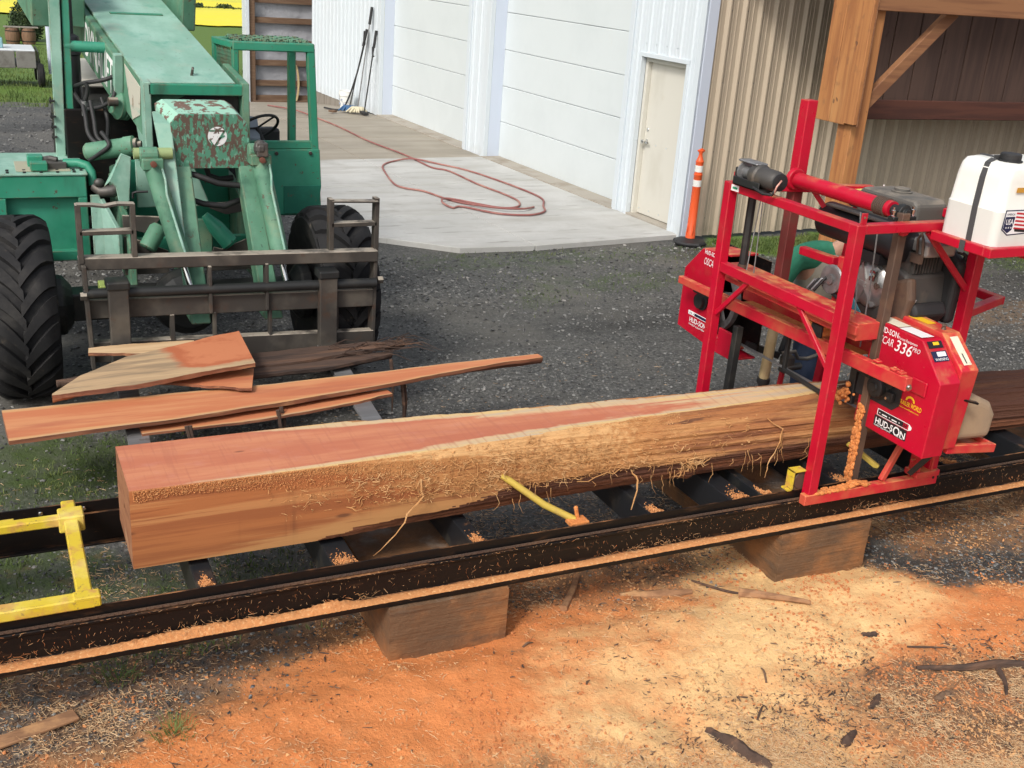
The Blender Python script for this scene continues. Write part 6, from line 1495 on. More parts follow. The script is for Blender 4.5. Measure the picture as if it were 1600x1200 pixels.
mb.build('rack_top', K[cg], fk)
fbeam('rack_top', (2.235, 7.64, 1.495), (2.578, 7.62, 1.490), .078, .014, cg, .002)
for x in (1.36, 1.755):
    fbeam('carriage_bracket', (x, 7.60, 1.075), (x, 7.60, .735), .09, .022, cg, .003, (1, 0, 0)); fbeam('carriage_bracket', (x + .03, 7.62, .73), (x + .03, 7.62, .52), .06, .022, cg, .003, (1, 0, 0))
for x in (1.10, 2.28): fbeam('carriage_bracket', (x, 7.63, .73), (x, 7.63, .52), .06, .03, cg, .003, (1, 0, 0))
for x, y1, lb in ((.745, 6.02, 'left fork'), (2.19, 5.90, 'right fork')):
    dxx = -.075 if x < 1 else -.13
    mb = MB(); mb.prism([(x - .065, 7.50, .40), (x - .065, 7.50, .98), (x - .065, 7.54, .98), (x - .065, 7.575, .90), (x - .065, 7.575, .40)], (.13, 0, 0))
    o = mb.build('fork', K['steel'], fk, bevel=.006); o['label'] = lb
    x2 = x + dxx
    mb = MB(); mb.add([(x - .065, 7.575, .385), (x + .065, 7.575, .385), (x2 + .062, y1, .425), (x2 - .062, y1, .425), (x - .065, 7.575, .437), (x + .065, 7.575, .437), (x2 + .062, y1, .437), (x2 - .062, y1, .437)],
                       [(0, 1, 2, 3), (7, 6, 5, 4), (0, 4, 5, 1), (1, 5, 6, 2), (2, 6, 7, 3), (3, 7, 4, 0)]); mb.build('fork_blade', K['greysteel'], o, bevel=.003)
    mb = MB(); mb.bb(x - .075, x + .075, 7.49, 7.64, .955, 1.015); mb.build('fork_hook', K['darkmetal'], o, bevel=.012, seg=2)
for x in (.53, 2.60):
    mb = MB(); mb.lathe((x, 7.58, .905), (1, 0, 0), [(.03, -.02), (.03, .02)], 6); mb.build('shaft_nut', K['steel'], fk)
# ---- cab
cab = 'green'
fbox('cab_post', 1.895, 1.945, 9.28, 9.34, 1.55, 2.40)
fbeam('cab_post', (2.535, 9.31, 2.40), (2.60, 9.31, 1.04), .06, .065, cab, .006, (1, 0, 0))
fbox('cab_header', 1.895, 2.565, 9.275, 9.345, 2.365, 2.435)
fbeam('cab_post', (2.50, 9.78, 2.40), (2.50, 9.78, 1.05), .06, .065, cab, .006, (1, 0, 0))
fbeam('cab_post', (1.86, 9.78, 2.40), (1.86, 9.78, 1.05), .06, .06, cab, .006, (1, 0, 0))
fbeam('cab_side_rail', (1.92, 9.346, 2.40), (1.85, 9.80, 2.40), .05, .055); fbox('cab_side_rail', 2.515, 2.575, 9.346, 9.80, 2.375, 2.43); fbox('cab_header', 1.88, 2.514, 9.75, 9.80, 2.375, 2.43)
fbox('cab_sill', 2.0, 2.56, 9.29, 9.33, 1.575, 1.645)
mb = MB(); mb.prism([(2.03, 9.275, 1.575), (2.615, 9.275, 1.575), (2.63, 9.275, 1.26), (2.60, 9.275, 1.02), (2.06, 9.275, 1.02)], (0, .04, 0)); mb.build('cab_panel', K['green'], fk, bevel=.006)
mb = MB(); mb.prism([(2.30, 9.268, 1.27), (2.628, 9.268, 1.27), (2.60, 9.268, 1.03), (2.30, 9.268, 1.03)], (0, .006, 0)); mb.build('cab_lower_panel', M('dark_green_panel', (.012, .14, .09), .5, 0, [((.02, .22, .14), 4, .45, .7, .7), ((.1, .07, .05), 12, .66, .72, .7)]), fk, bevel=.003)
mb = MB(); mb.bb(1.98, 2.60, 9.33, 10.3, 1.0, 1.06); mb.bb(2.56, 2.61, 9.33, 9.8, 1.06, 1.52); mb.build('cab_floor', K['green'], fk, bevel=.005)
mb = MB(); mb.bb(2.1, 2.48, 10.1, 10.25, 1.3, 1.62); mb.bb(2.1, 2.48, 9.85, 10.25, 1.25, 1.33); mb.build('seat', K['black'], fk, bevel=.03, seg=2)
for x in (2.24, 2.53):
    mb = MB(); mb.lathe((x, 9.272, 1.545), (0, -1, 0), [(.016, 0), (.016, .012), (.008, .014)], 8); mb.build('panel_bolt', K['steel'], fk)
# expanded-metal guard on roof and left side of the cab: strips crossing in a diamond net
mb = MB()
for k in range(26):
    z0 = 1.60 + k * .06 - .7
    for sg in (1, -1):
        y0, y1 = 9.36, 9.78
        za, zb = (z0, z0 + 1.6) if sg > 0 else (z0 + 1.6, z0)
        pts = []
        for q in np.linspace(0, 1, 60):
            z = za + (zb - za) * q
            if 1.72 <= z <= 2.37: pts.append((1.915 - .06 * q, y0 + (y1 - y0) * q, z))
        if len(pts) > 1: mb.beam(pts[0], pts[-1], .006, .010)
ms = mb.build('side_mesh', K['greensoft'], fk); ms['kind'] = 'stuff'
mb = MB()
for k in range(30):
    x0 = 1.5 + k * .055
    for sg in (1, -1):
        pts = []
        for q in np.linspace(0, 1, 80):
            y = 9.35 + .43 * q; x = x0 + sg * (q - .5) * .3
            if 1.93 < x < 2.54: pts.append((x, y, 2.438 + .008 * (k % 2)))
        if len(pts) > 1: mb.beam(pts[0], pts[-1], .010, .014)
ms = mb.build('roof_mesh', K['greensoft'], fk); ms['kind'] = 'stuff'
mb = MB(); c = Vector((2.16, 9.62, 1.70)); nrm = Vector((-.25, .62, .75)).normalized(); a_ = nrm.orthogonal().normalized(); b_ = nrm.cross(a_)
mb.tube([c + (a_ * math.cos(t) + b_ * math.sin(t)) * .19 for t in np.linspace(0, 2 * math.pi, 33)], .013, 8)
for t in (.5, 2.6, 4.7): mb.tube([c, c + (a_ * math.cos(t) + b_ * math.sin(t)) * .19], .009, 6)
mb.tube([c, c - nrm * .3], .02, 8); mb.build('steering_wheel', K['black'], fk, smooth=50)
mb = MB(); mb.prism([(2.0, 9.5, 1.60), (2.16, 9.5, 1.58), (2.2, 9.8, 1.72), (2.02, 9.8, 1.74)], (0, 0, .05)); mb.build('dash_panel', M('dusty_dash', (.25, .28, .32), .5), fk, bevel=.006)
fbox('engine_cowl', 1.95, 2.05, 9.0, 9.30, 1.0, 1.5, 'green')

# ------------------------------------------------------------------ slabs and boards lying on the forks
wood_top = M('fresh_slab_face', (0.52, 0.175, 0.075), .75, 0, [((0.60, 0.27, 0.12), (1.0, 10, 6), .42, .62, .85, 6), ((0.42, 0.13, 0.065), (1.1, 7, 5), .50, .70, .7, 5), ((.60, .33, .14), (.8, 22, 8), 1.0, 1.4, .9, 6, 'attr:sap'), ((.45, .34, .22), (.7, 30, 8), 1.3, 1.5, .6, 5, 'attr:sap')], [((4, 50, 30), .25, .003)])
wood_edge = M('waney_edge', (0.26, 0.10, 0.05), .85, 0, [((.13, .05, .03), (1.2, 14, 20), .45, .62, .85, 6), ((.46, .23, .11), (1.2, 16, 20), .55, .70, .7, 5)], [((3, 40, 40), .5, .006)])
grey_top = M('weathered_slab_face', (0.44, 0.30, 0.17), .8, 0, [((.25, .18, .11), (1.5, 16, 8), .46, .60, .85, 6), ((.58, .42, .24), (1.2, 22, 8), .54, .68, .7, 5), ((.42, .115, .045), 3.5, .88, 1.15, .97, 6, 'attr:red'), ((.55, .20, .09), 8, 1.22, 1.5, .8, 6, 'attr:red')], [((4, 50, 30), .3, .003)])
def slabboard(name, c_line, widths, thick, mats, label, seed, red=None, sapw=.3, group=None, cross=None):
    """board with a sawn top, waney lower edge; c_line: list of (x, y, z) centres, widths across"""
    P = np.array(c_line, float); Wd = np.array(widths, float)
    n = 90; q = np.linspace(0, 1, n); qq = np.linspace(0, 1, len(P))
    C = np.stack([np.interp(q, qq, P[:, k]) for k in range(3)], 1); wd = np.interp(q, qq, Wd)
    d = np.gradient(C, axis=0); d /= np.linalg.norm(d, axis=1)[:, None]
    sd = np.stack([-d[:, 1], d[:, 0], np.zeros(n)], 1); sd /= np.linalg.norm(sd, axis=1)[:, None]
    if cross: sd = np.tile(np.array([cross[0], cross[1], 0.0]), (n, 1))
    e1 = .5 * wd + (.028 * (fbm(q * 9, q * 0, seed, 4) - .5)); e2 = .5 * wd + (.024 * (fbm(q * 10, q * 0, seed + 5, 4) - .5))
    m_ = 9; vs = []; at = []; rd = []
    for k in range(m_):
        t = k / (m_ - 1); off = -e1 + (e1 + e2) * t
        vs.append(C + sd * off[:, None]); at.append(np.full(n, max(0, 1 - min(t, 1 - t) / sapw) if sapw else 0)); rd.append((red(q, t) if red else np.zeros(n)))
    for k in range(m_):                                   # underside, bellied
        t = 1 - k / (m_ - 1); off = (-e1 + (e1 + e2) * t) * (1.0 + .06 * (fbm(q * 14, q * 0 + k, seed + 9, 3) - .5)); bel = thick * (.35 + .65 * math.sin(math.pi * min(max(t, .02), .98)) ** .6)
        vs.append(C + sd * off[:, None] - np.array([0, 0, 1]) * (bel * (.8 + .4 * fbm(q * 8, q * 0 + k * .4, seed + 3, 3)))[:, None]); at.append(np.zeros(n)); rd.append(np.zeros(n))
    V = np.stack(vs, 1); mm = 2 * m_
    ii = np.arange(n * mm).reshape(n, mm); jj = np.roll(ii, -1, 1)
    F = np.stack([ii[:-1], jj[:-1], jj[1:], ii[1:]], -1)[..., ::-1]
    mi = np.where((np.arange(mm) < m_ - 1)[None].repeat(n - 1, 0), 0, 1).reshape(-1)
    F = F.reshape(-1, 4)
    capf = []; 
    for row in (0, n - 1):
        for k in range(m_ - 1):
            f = [ii[row, k], ii[row, k + 1], ii[row, mm - 2 - k], ii[row, mm - 1 - k]]
            capf.append(f if row == 0 else f[::-1])
    F = np.concatenate([F, np.array(capf)]); mi = np.concatenate([mi, np.full(len(capf), 1)])
    o = np_mesh(name, V.reshape(-1, 3), F, list(mats), None, True, mi, dict(sap=np.stack(at, 1).reshape(-1), red=np.stack(rd, 1).reshape(-1)))
    o.data.set_sharp_from_angle(angle=R(35))
    return tag(o, label, 'board', group)
slabboard('slab_board', [(-.02, 6.43, .515), (.8, 6.47, .515), (1.6, 6.53, .512), (2.4, 6.64, .508), (3.0, 6.735, .505), (3.58, 6.785, .502)], [.46, .42, .32, .22, .13, .07], .055, (wood_top, wood_edge), 'long fresh orange slab board lying across both forks', 3, sapw=.24)
slabboard('slab_board', [(.70, 6.36, .452), (1.4, 6.38, .452), (2.0, 6.45, .453), (2.32, 6.50, .455)], [.24, .22, .16, .08], .035, (wood_top, wood_edge), 'thin splintered slab under the long orange board', 8, sapw=.4)
slabboard('slab_board', [(.25, 6.66, .585), (.42, 6.76, .60), (.72, 6.87, .62), (1.04, 6.96, .63), (1.30, 7.03, .64), (1.50, 7.08, .645)], [.03, .27, .52, .57, .63, .65], .06, (grey_top, wood_edge), 'wide grey slab with a red sawn end on top of the pile', 13, red=lambda q, t: sstep(.45, .72, q + .1 * (t - .5)) * (1 - .7 * sstep(.3, .0, t)), sapw=0, cross=(.05, 1))
slabboard('slab_board', [(.85, 6.86, .555), (1.15, 6.80, .553), (1.46, 6.72, .550)], [.10, .25, .36], .035, (wood_top, wood_edge), 'short orange slab poking out under the wide grey slab', 17, sapw=0)
slabboard('slab_board', [(.52, 7.36, .60), (.80, 7.33, .60), (1.2, 7.30, .60)], [.10, .20, .22], .04, (M('pale_slab_face', (.60, .42, .24), .8, 0, [((.45, .28, .14), (1, 14, 8), .45, .62, .8, 6)], [((4, 50, 30), .3, .003)]), wood_edge), 'pale pointed slab showing behind the wide grey slab', 23, sapw=0)
bark_m = M('bark_strip', (.075, .045, .032), .9, 0, [((.16, .085, .05), (1.2, 16, 14), .5, .66, .85, 6), ((.03, .02, .016), (1.5, 12, 12), .5, .66, .8, 5)], [((4, 40, 40), .7, .008)])
for k, (c_, w_, lb) in enumerate([([(1.3, 7.12, .50), (1.9, 7.17, .51), (2.45, 7.25, .52), (2.66, 7.30, .50)], [.14, .20, .16, .05], 'dark bark slab nearest the fork carriage'),
                                  ([(1.45, 6.98, .49), (2.0, 7.03, .49), (2.55, 7.14, .49)], [.12, .16, .06], 'reddish bark slab between the dark bark and the long board'),
                                  ([(.30, 7.10, .50), (.5, 7.12, .50), (.75, 7.13, .52)], [.05, .10, .09], 'short bark piece beside the left front tyre'),
                                  ([(1.5, 7.34, .47), (2.2, 7.36, .47), (2.75, 7.42, .46)], [.12, .18, .05], 'bark strip under the bottom beam of the carriage')]):
    o = slabboard('bark_slab', c_, w_, .045, (bark_m, bark_m), lb, 30 + k, sapw=0)
mb = MB(); rg = random.Random(3)
for i in range(70):
    x = rg.uniform(2.1, 2.7); y = 7.2 + .12 * (x - 2.2) + rg.uniform(-.1, .1); a = rg.uniform(-.4, .6); l = rg.uniform(.08, .3)
    p = Vector((x, y, rg.uniform(.49, .53))); mb.tube([p, p + Vector((math.cos(a) * l * .5, math.sin(a) * l * .5, rg.uniform(-.01, .03))), p + Vector((math.cos(a) * l, math.sin(a) * l, rg.uniform(-.07, .02)))], [.004, .003, .001], 4)
for x, y, z1 in ((2.46, 6.62, .17), (2.44, 6.60, .10), (1.52, 6.3, .2), (.95, 6.2, .3), (.97, 6.2, .25), (2.5, 7.0, .1), (1.55, 6.34, .3)):
    mb.tube([(x, y, .49), (x + .02, y - .01, (.49 + z1) / 2), (x + .01, y - .03, z1)], [.014, .012, .004], 5)
tag(mb.build('bark_shreds', bark_m, None), 'stringy bark shreds hanging off the slabs on the forks', 'bark', kind='stuff')
# ------------------------------------------------------------------ small things in the yard
# orange delineator post by the shop corner
dp = thing('delineator_post', (8.02, 11.42, 0), 'orange delineator post with two white bands by the shop corner', 'bollard')
dx, dy_ = 8.02, 11.42; ca = Vector((dx, dy_, 0))
orng = M('orange_plastic', (.72, .10, .025), .45, 0, [((.58, .10, .03), 6, .5, .75, .6)], (), 'obj')
mb = MB(); mb.lathe(ca, (0, 0, 1), [(.21, .0), (.215, .02), (.20, .04), (.10, .055), (.06, .075)], 8); mb.build('rubber_base', K['black'], dp, smooth=30)
mb = MB(); mb.lathe(ca, (0, 0, 1), [(.062, .05), (.062, .14), (.056, .15), (.052, .86), (.056, .865), (.056, .875), (.049, .88), (.049, 1.02), (.052, 1.025), (.052, 1.035), (.046, 1.04), (.028, 1.09), (.022, 1.13), (.034, 1.15), (.036, 1.17), (.02, 1.18)], 20); mb.build('post', orng, dp, smooth=40)
for z in (.725, .905):
    mb = MB(); mb.lathe(ca + Vector((0, 0, z)), (0, 0, 1), [(.0535 if z < .8 else .0505, 0), (.0535 if z < .8 else .0505, .08)], 20); mb.build('reflective_band', M('reflective_white', (.70, .70, .66), .4, 0, [((.5, .4, .33), 12, .5, .75, .5)]) if z < .8 else bpy.data.materials['reflective_white'], dp, smooth=40)
mb = MB(); mb.tube([ca + Vector((-.06, -.01, .12)), ca + Vector((-.075, -.02, .18)), ca + Vector((-.06, -.01, .24))], .008, 6); mb.tube([ca + Vector((-.02, -.058, .12)), ca + Vector((-.02, -.07, .18)), ca + Vector((-.02, -.056, .24))], .008, 6); mb.tube([ca + Vector((-.05, 0, 1.16)), ca + Vector((0, -.01, 1.185)), ca + Vector((.05, 0, 1.16))], .012, 6)
mb.build('hand_loop', orng, dp, smooth=60)

def spline(P, k=8):
    P = [Vector(p) for p in P]; out = []
    for a in range(len(P) - 1):
        p0, p1, p2, p3 = P[max(a - 1, 0)], P[a], P[a + 1], P[min(a + 2, len(P) - 1)]
        for q in range(k):
            t = q / k; out.append(.5 * ((2 * p1) + (p2 - p0) * t + (2 * p0 - 5 * p1 + 4 * p2 - p3) * t * t + (3 * p1 - p0 - 3 * p2 + p3) * t ** 3))
    return out + [P[-1]]
hz = .058
hp = [(5.6, 23.9), (5.83, 22.58), (5.97, 21.49), (6.10, 20.3), (6.16, 18.8), (6.32, 17.65), (6.37, 17.1), (6.40, 16.3), (6.57, 16.0), (6.62, 15.0), (6.72, 14.3), (6.73, 13.8), (6.55, 13.45), (6.25, 13.45), (5.75, 13.95), (5.57, 13.75), (5.62, 13.50), (5.78, 13.55), (6.1, 13.1), (6.49, 12.96), (6.80, 13.12), (6.95, 13.45), (7.14, 13.85), (7.17, 14.3), (7.08, 15.1), (6.90, 16.0), (6.62, 16.6), (6.30, 16.92), (5.95, 16.85), (5.66, 16.5), (5.5, 15.9), (5.36, 15.1), (5.42, 14.8), (5.62, 14.55), (5.80, 13.9), (6.15, 13.35), (6.5, 13.22), (6.78, 13.4)]
pts = spline([(x, y, zc(y) + .026 + .018 + (.024 if i in (14, 15, 27, 35, 36) else 0)) for i, (x, y) in enumerate(hp)], 7)
mb = MB(); mb.tube(pts, .0145, 8)
tag(mb.build('air_hose', M('faded_red_hose', (.26, .095, .085), .6, 0, [((.45, .24, .19), 3, .4, .7, .7)]), None, smooth=60), 'faded red air hose looped on the concrete apron', 'hose')

# bucket, mop and poles leaning at the far end of the white wall
bq = W(11.45, .30); bz = zc(bq.y) + .025
bk = thing('bucket', (bq.x, bq.y, bz), 'white bucket standing against the far end of the white wall', 'bucket')
mb = MB(); mb.lathe((bq.x, bq.y, bz), (0, 0, 1), [(.125, 0), (.14, .28), (.155, .285), (.155, .33), (.148, .37), (.152, .385), (.14, .386), (.13, .35), (.12, .03)], 24); mb.build('pail', K['white'], bk, smooth=35)
mb = MB(); mb.tube([(bq.x - .155, bq.y, bz + .33), (bq.x - .165, bq.y - .08, bz + .22), (bq.x - .13, bq.y - .15, bz + .17), (bq.x, bq.y - .17, bz + .16)], .004, 6); mb.build('bail', K['greysteel'], bk)
for k in range(5):
    a = math.pi + .9 - .35 * k; mb = MB(); p = Vector((bq.x + .143 * math.cos(a), bq.y + .143 * math.sin(a), bz + .12 + .09 * (k % 2))); mb.lathe(p, (math.cos(a), math.sin(a), 0), [(.022, 0), (.022, .003)], 12); mb.build('blue_print', M('blue_grey_print', (.35, .40, .50), .6) if k == 0 else bpy.data.materials['blue_grey_print'], bk)
def leaning(name, s0, d0, s1, d1, h, label, cat, r=.014, mat='black', extra=None):
    p0, p1 = W(s0, d0), W(s1, d1); z = zc(p0.y) + .028
    t = thing(name, (p0.x, p0.y, z), label, cat, 'cleaning poles against the white wall')
    mb = MB(); mb.cyl((p0.x, p0.y, z), (p1.x, p1.y, z + h), r, n=10); mb.build('shaft', K[mat], t, smooth=40)
    if extra: extra(t, Vector((p0.x, p0.y, z)), Vector((p1.x, p1.y, z + h)))
    return t
def grip(t, a, b):
    d = (b - a).normalized(); mb = MB(); mb.cyl(b - d * .32, b + d * .02, .028, n=12); mb.build('grip', K['black'], t, smooth=40)
def mop(col):
    def f(t, a, b):
        grip(t, a, b); mb = MB(); rg = random.Random(hash(t.name) % 97 + 1)
        for i in range(40):
            an = rg.uniform(0, 6.28); l = rg.uniform(.08, .22); mb.tube([a + Vector((0, 0, .10)), a + Vector((math.cos(an) * l * .6, math.sin(an) * l * .5, .09)), a + Vector((math.cos(an) * l * 1.1, math.sin(an) * l * .7, .012))], [.02, .025, .016], 6)
        mb.build('mop_head', M('mop_' + t.name, col, .95), t, smooth=60)
    return f
leaning('mop', 10.98, .42, 10.92, .08, 1.62, 'blue headed mop leaning on the white wall beside the bucket', 'mop', .012, 'black', mop((.05, .12, .24)))
leaning('mop', 10.70, .34, 10.72, .06, 2.05, 'tallest mop with a cream head leaning on the white wall', 'mop', .012, 'greysteel', mop((.60, .55, .40)))
def brush(t, a, b):
    grip(t, a, b); mb = MB(); mb.box(a + Vector((0, 0, .03)), (.10, .34, .05)); mb.build('brush_head', K['black'], t, bevel=.008)
    mb = MB(); q = a + (b - a) * .78; mb.tube([q, q + Vector((-.05, -.10, .06)), q + Vector((-.05, -.12, -.10)), q + Vector((0, -.02, -.12))], .018, 8); mb.build('handle_loop', K['black'], t, smooth=50)
leaning('push_broom', 10.42, .30, 10.46, .06, 1.62, 'push broom with a black loop handle nearest the overhead door', 'broom', .014, 'darkmetal', brush)
p0 = W(11.55, .62); z = zc(p0.y) + .04
mb = MB(); q1 = W(11.0, .10); mb.tube(spline([(p0.x - .1, p0.y + .1, z), (p0.x + .15, p0.y - .25, z + .01), (W(11.2, .36).x, W(11.2, .36).y, z + .22), (W(11.08, .22).x, W(11.08, .22).y, z + .75), (q1.x, q1.y, z + 1.35)], 8), .018, 8)
mb.tube([(q1.x, q1.y, z + 1.35), (q1.x + .0, q1.y - .04, z + 1.62)], .03, 8)
tag(mb.build('pressure_wand', K['black'], None, smooth=50), 'black pressure washer lance and hose curving down behind the mops', 'wand')
mb = MB(); q = W(10.75, .85); mb.box((q.x, q.y, zc(q.y) + .045), (.10, .16, .035), Matrix.Rotation(.4, 3, 'Z')); mb.box((q.x + .04, q.y + .05, zc(q.y) + .05), (.05, .05, .03))
tag(mb.build('hose_nozzle', K['oldwood'], None, bevel=.006), 'small brown nozzle lying on the concrete by the mops', 'nozzle')

# ------------------------------------------------------------------ the person working behind the saw head
pr = thing('person', (5.32, 5.86, 0), 'person in green sleeves, tan vest and blue jeans bending over the saw engine', 'person')
skin_m = M('skin', (.52, .30, .21), .55, sss=.1)
denim = M('blue_denim', (.035, .055, .105), .85, 0, [((.075, .105, .17), 5, .45, .7, .8, 5), ((.02, .03, .06), 9, .55, .7, .6)], [(30, .3, .004), (6, .5, .02)], 'obj')
greenc = M('green_sleeve_cloth', (.028, .20, .115), .85, 0, [((.05, .27, .17), 5, .45, .7, .7), ((.012, .10, .06), 7, .55, .7, .6)], [(7, .8, .02), (60, .2, .002)], 'obj')
vestc = M('tan_vest_cloth', (.34, .32, .26), .9, 0, [((.26, .24, .19), 6, .45, .7, .7)], [(6, .7, .02), (70, .2, .002)], 'obj')
def skinmesh(name, verts, edges, radii, mat, parent, root=0, sub=2):
    me = bpy.data.meshes.new(name); off = rootloc(parent)
    me.from_pydata([tuple(Vector(v) - off) for v in verts], edges, [])
    o = bpy.data.objects.new(name, me); COL.objects.link(o); o.parent = parent
    sk = o.modifiers.new('skin', 'SKIN'); sk.use_smooth_shade = True
    for i, r in enumerate(radii):
        d = me.skin_vertices[0].data[i]; d.radius = (r, r) if isinstance(r, (int, float)) else r; d.use_root = (i == root)
    ss = o.modifiers.new('sub', 'SUBSURF'); ss.levels = sub; ss.render_levels = sub
    me.materials.append(mat); return o
PX, PY = 5.32, 5.86
OX = -.15
SH = Vector((5.16, 5.72, 1.40)); HD = Vector((5.33, 5.58, 1.60))
J = dict(pel=(PX, PY, .90), hl=(PX - .095, PY, .86), hr=(PX + .095, PY, .86), kl=(PX - .11, PY - .05, .48), kr=(PX + .12, PY - .04, .48), al=(PX - .12, PY + .02, .09), ar=(PX + .14, PY + .03, .09),
         tl=(PX - .14, PY - .15, .045), tr=(PX + .16, PY - .14, .045), wst=(PX - .02 + OX * .5, PY - .01, 1.10), chs=(PX - .01 + OX, PY - .07, 1.36), nb=(PX + .06 + OX, PY - .17, 1.53), hd0=(PX + .12 + OX, PY - .25, 1.58), hd1=(PX + .15 + OX, PY - .31, 1.66),
         sl=(PX - .21 + OX, PY - .06, 1.46), sr=(PX + .20 + OX, PY - .14, 1.46), el=(PX - .37 + OX, PY - .12, 1.24), er=(PX + .27 + OX, PY - .38, 1.25), wl=(PX - .24 + OX, PY - .36, 1.12), wr=(PX + .12 + OX, PY - .60, 1.32))
nm = list(J); ix = {k: i for i, k in enumerate(nm)}
ed = [('pel', 'hl'), ('pel', 'hr'), ('hl', 'kl'), ('hr', 'kr'), ('kl', 'al'), ('kr', 'ar'), ('al', 'tl'), ('ar', 'tr'), ('pel', 'wst'), ('wst', 'chs'), ('chs', 'nb'), ('nb', 'hd0'), ('hd0', 'hd1'), ('chs', 'sl'), ('chs', 'sr'), ('sl', 'el'), ('sr', 'er'), ('el', 'wl'), ('er', 'wr')]
rd_ = dict(pel=.12, hl=.085, hr=.085, kl=.058, kr=.058, al=.042, ar=.042, tl=.036, tr=.036, wst=.125, chs=.135, nb=.056, hd0=.075, hd1=.085, sl=.062, sr=.062, el=.043, er=.043, wl=.028, wr=.028)
body = skinmesh('body', [J[k] for k in nm], [(ix[a], ix[b]) for a, b in ed], [rd_[k] for k in nm], skin_m, pr)
def sub(keys, edges, rad, name, mat):
    i2 = {k: i for i, k in enumerate(keys)}
    return skinmesh(name, [J[k] if isinstance(k, str) else k for k in keys], [(i2[a], i2[b]) for a, b in edges], rad, mat, pr)
J['kl2'] = tuple(Vector(J['kl']).lerp(Vector(J['al']), .9)); J['kr2'] = tuple(Vector(J['kr']).lerp(Vector(J['ar']), .9)); J['wu'] = (PX - .01, PY - .01, 1.0)
sub(['pel', 'hl', 'hr', 'kl', 'kr', 'kl2', 'kr2', 'wu'], [('pel', 'hl'), ('pel', 'hr'), ('hl', 'kl'), ('hr', 'kr'), ('kl', 'kl2'), ('kr', 'kr2'), ('pel', 'wu')], [.150, .108, .108, .085, .085, .078, .078, .148], 'jeans', denim)
J['wl2'] = tuple(Vector(J['el']).lerp(Vector(J['wl']), .85)); J['wr2'] = tuple(Vector(J['er']).lerp(Vector(J['wr']), .85)); J['mid_l'] = tuple(Vector(J['sl']).lerp(Vector(J['el']), .5)); J['mid_r'] = tuple(Vector(J['sr']).lerp(Vector(J['er']), .5))
sub(['chs', 'sl', 'sr', 'mid_l', 'mid_r', 'el', 'er', 'wl2', 'wr2', 'nb'], [('chs', 'sl'), ('chs', 'sr'), ('sl', 'mid_l'), ('mid_l', 'el'), ('sr', 'mid_r'), ('mid_r', 'er'), ('el', 'wl2'), ('er', 'wr2'), ('chs', 'nb')], [.135, .094, .094, .082, .082, .070, .070, .056, .056, .085], 'jacket', greenc)
J['wd'] = (PX - .01, PY - .015, .98)
sub(['wd', 'wst', 'chs', 'nb2' if False else 'nb'], [('wd', 'wst'), ('wst', 'chs'), ('chs', 'nb')], [.160, .168, (.185, .175), .11], 'vest', vestc)
for s_, a, nmz in ((-1, 'al', 'tl'), (1, 'ar', 'tr')):
    A_, T_ = Vector(J[a]), Vector(J[nmz])
    skinmesh('boot', [A_ + Vector((0, .03, -.03)), A_ + Vector((0, -.05, -.045)), T_ + Vector((0, -.02, -.005)), A_ + Vector((0, 0, .08))], [(0, 1), (1, 2), (0, 3)], [.05, .046, .040, .052], K['oldwood'], pr)
hc = Vector((PX + .145 + OX, PY - .31, 1.64))
mb = MB(); mb.ball(hc, (.078, .098, .118), 20, 14); mb.ball(hc + Vector((0, -.098, -.015)), (.014, .022, .022), 10, 7); mb.ball(hc + Vector((-.078, .01, -.01)), (.012, .024, .034), 8, 6); mb.ball(hc + Vector((.078, .01, -.01)), (.012, .024, .034), 8, 6)
mb.ball(hc + Vector((0, -.085, -.062)), (.026, .012, .008), 10, 6); hdo = mb.build('head', skin_m, pr, smooth=60)
for sx in (-1, 1):
    mb = MB(); mb.ball(hc + Vector((.030 * sx, -.090, .008)), (.012, .008, .008), 10, 7); mb.build('eye', K['white'], hdo, smooth=60)
mb = MB(); mb.lathe(hc + Vector((0, .004, .03)), (0, -.08, 1), [(.104, 0), (.108, .02), (.10, .06), (.07, .095), (.02, .108)], 22); mb.prism([hc + Vector((math.cos(t) * .085, -.075 + math.sin(t) * .12, .038)) for t in np.linspace(math.pi, 2 * math.pi, 12)], (0, 0, .008)); mb.build('cap', M('grey_cap', (.08, .08, .085), .85), pr, smooth=50)
for w_, e_ in (('wl', 'el'), ('wr', 'er')):
    Wp, Ep = Vector(J[w_]), Vector(J[e_]); d = (Wp - Ep).normalized(); sdv = d.cross(Vector((0, 0, 1))).normalized(); dn = sdv.cross(d)
    vs = [Wp - d * .02, Wp + d * .035, Wp + d * .075]; es = [(0, 1), (1, 2)]; rs = [.026, (.034, .020), (.032, .018)]
    for k, (o_, l) in enumerate([(-.027, .062), (-.009, .072), (.009, .070), (.027, .055)]):
        b = len(vs); vs += [Wp + d * .09 + sdv * o_, Wp + d * (.09 + l * .55) + sdv * o_ * 1.1 - dn * .012, Wp + d * (.09 + l * .85) + sdv * o_ * 1.1 - dn * .04]; es += [(2, b), (b, b + 1), (b + 1, b + 2)]; rs += [.009, .0085, .0075]
    b = len(vs); vs += [Wp + d * .05 - sdv * .045 - dn * .01, Wp + d * .085 - sdv * .055 - dn * .03]; es += [(1, b), (b, b + 1)]; rs += [.011, .009]
    skinmesh('hand', vs, es, rs, skin_m, pr, 0, 1)

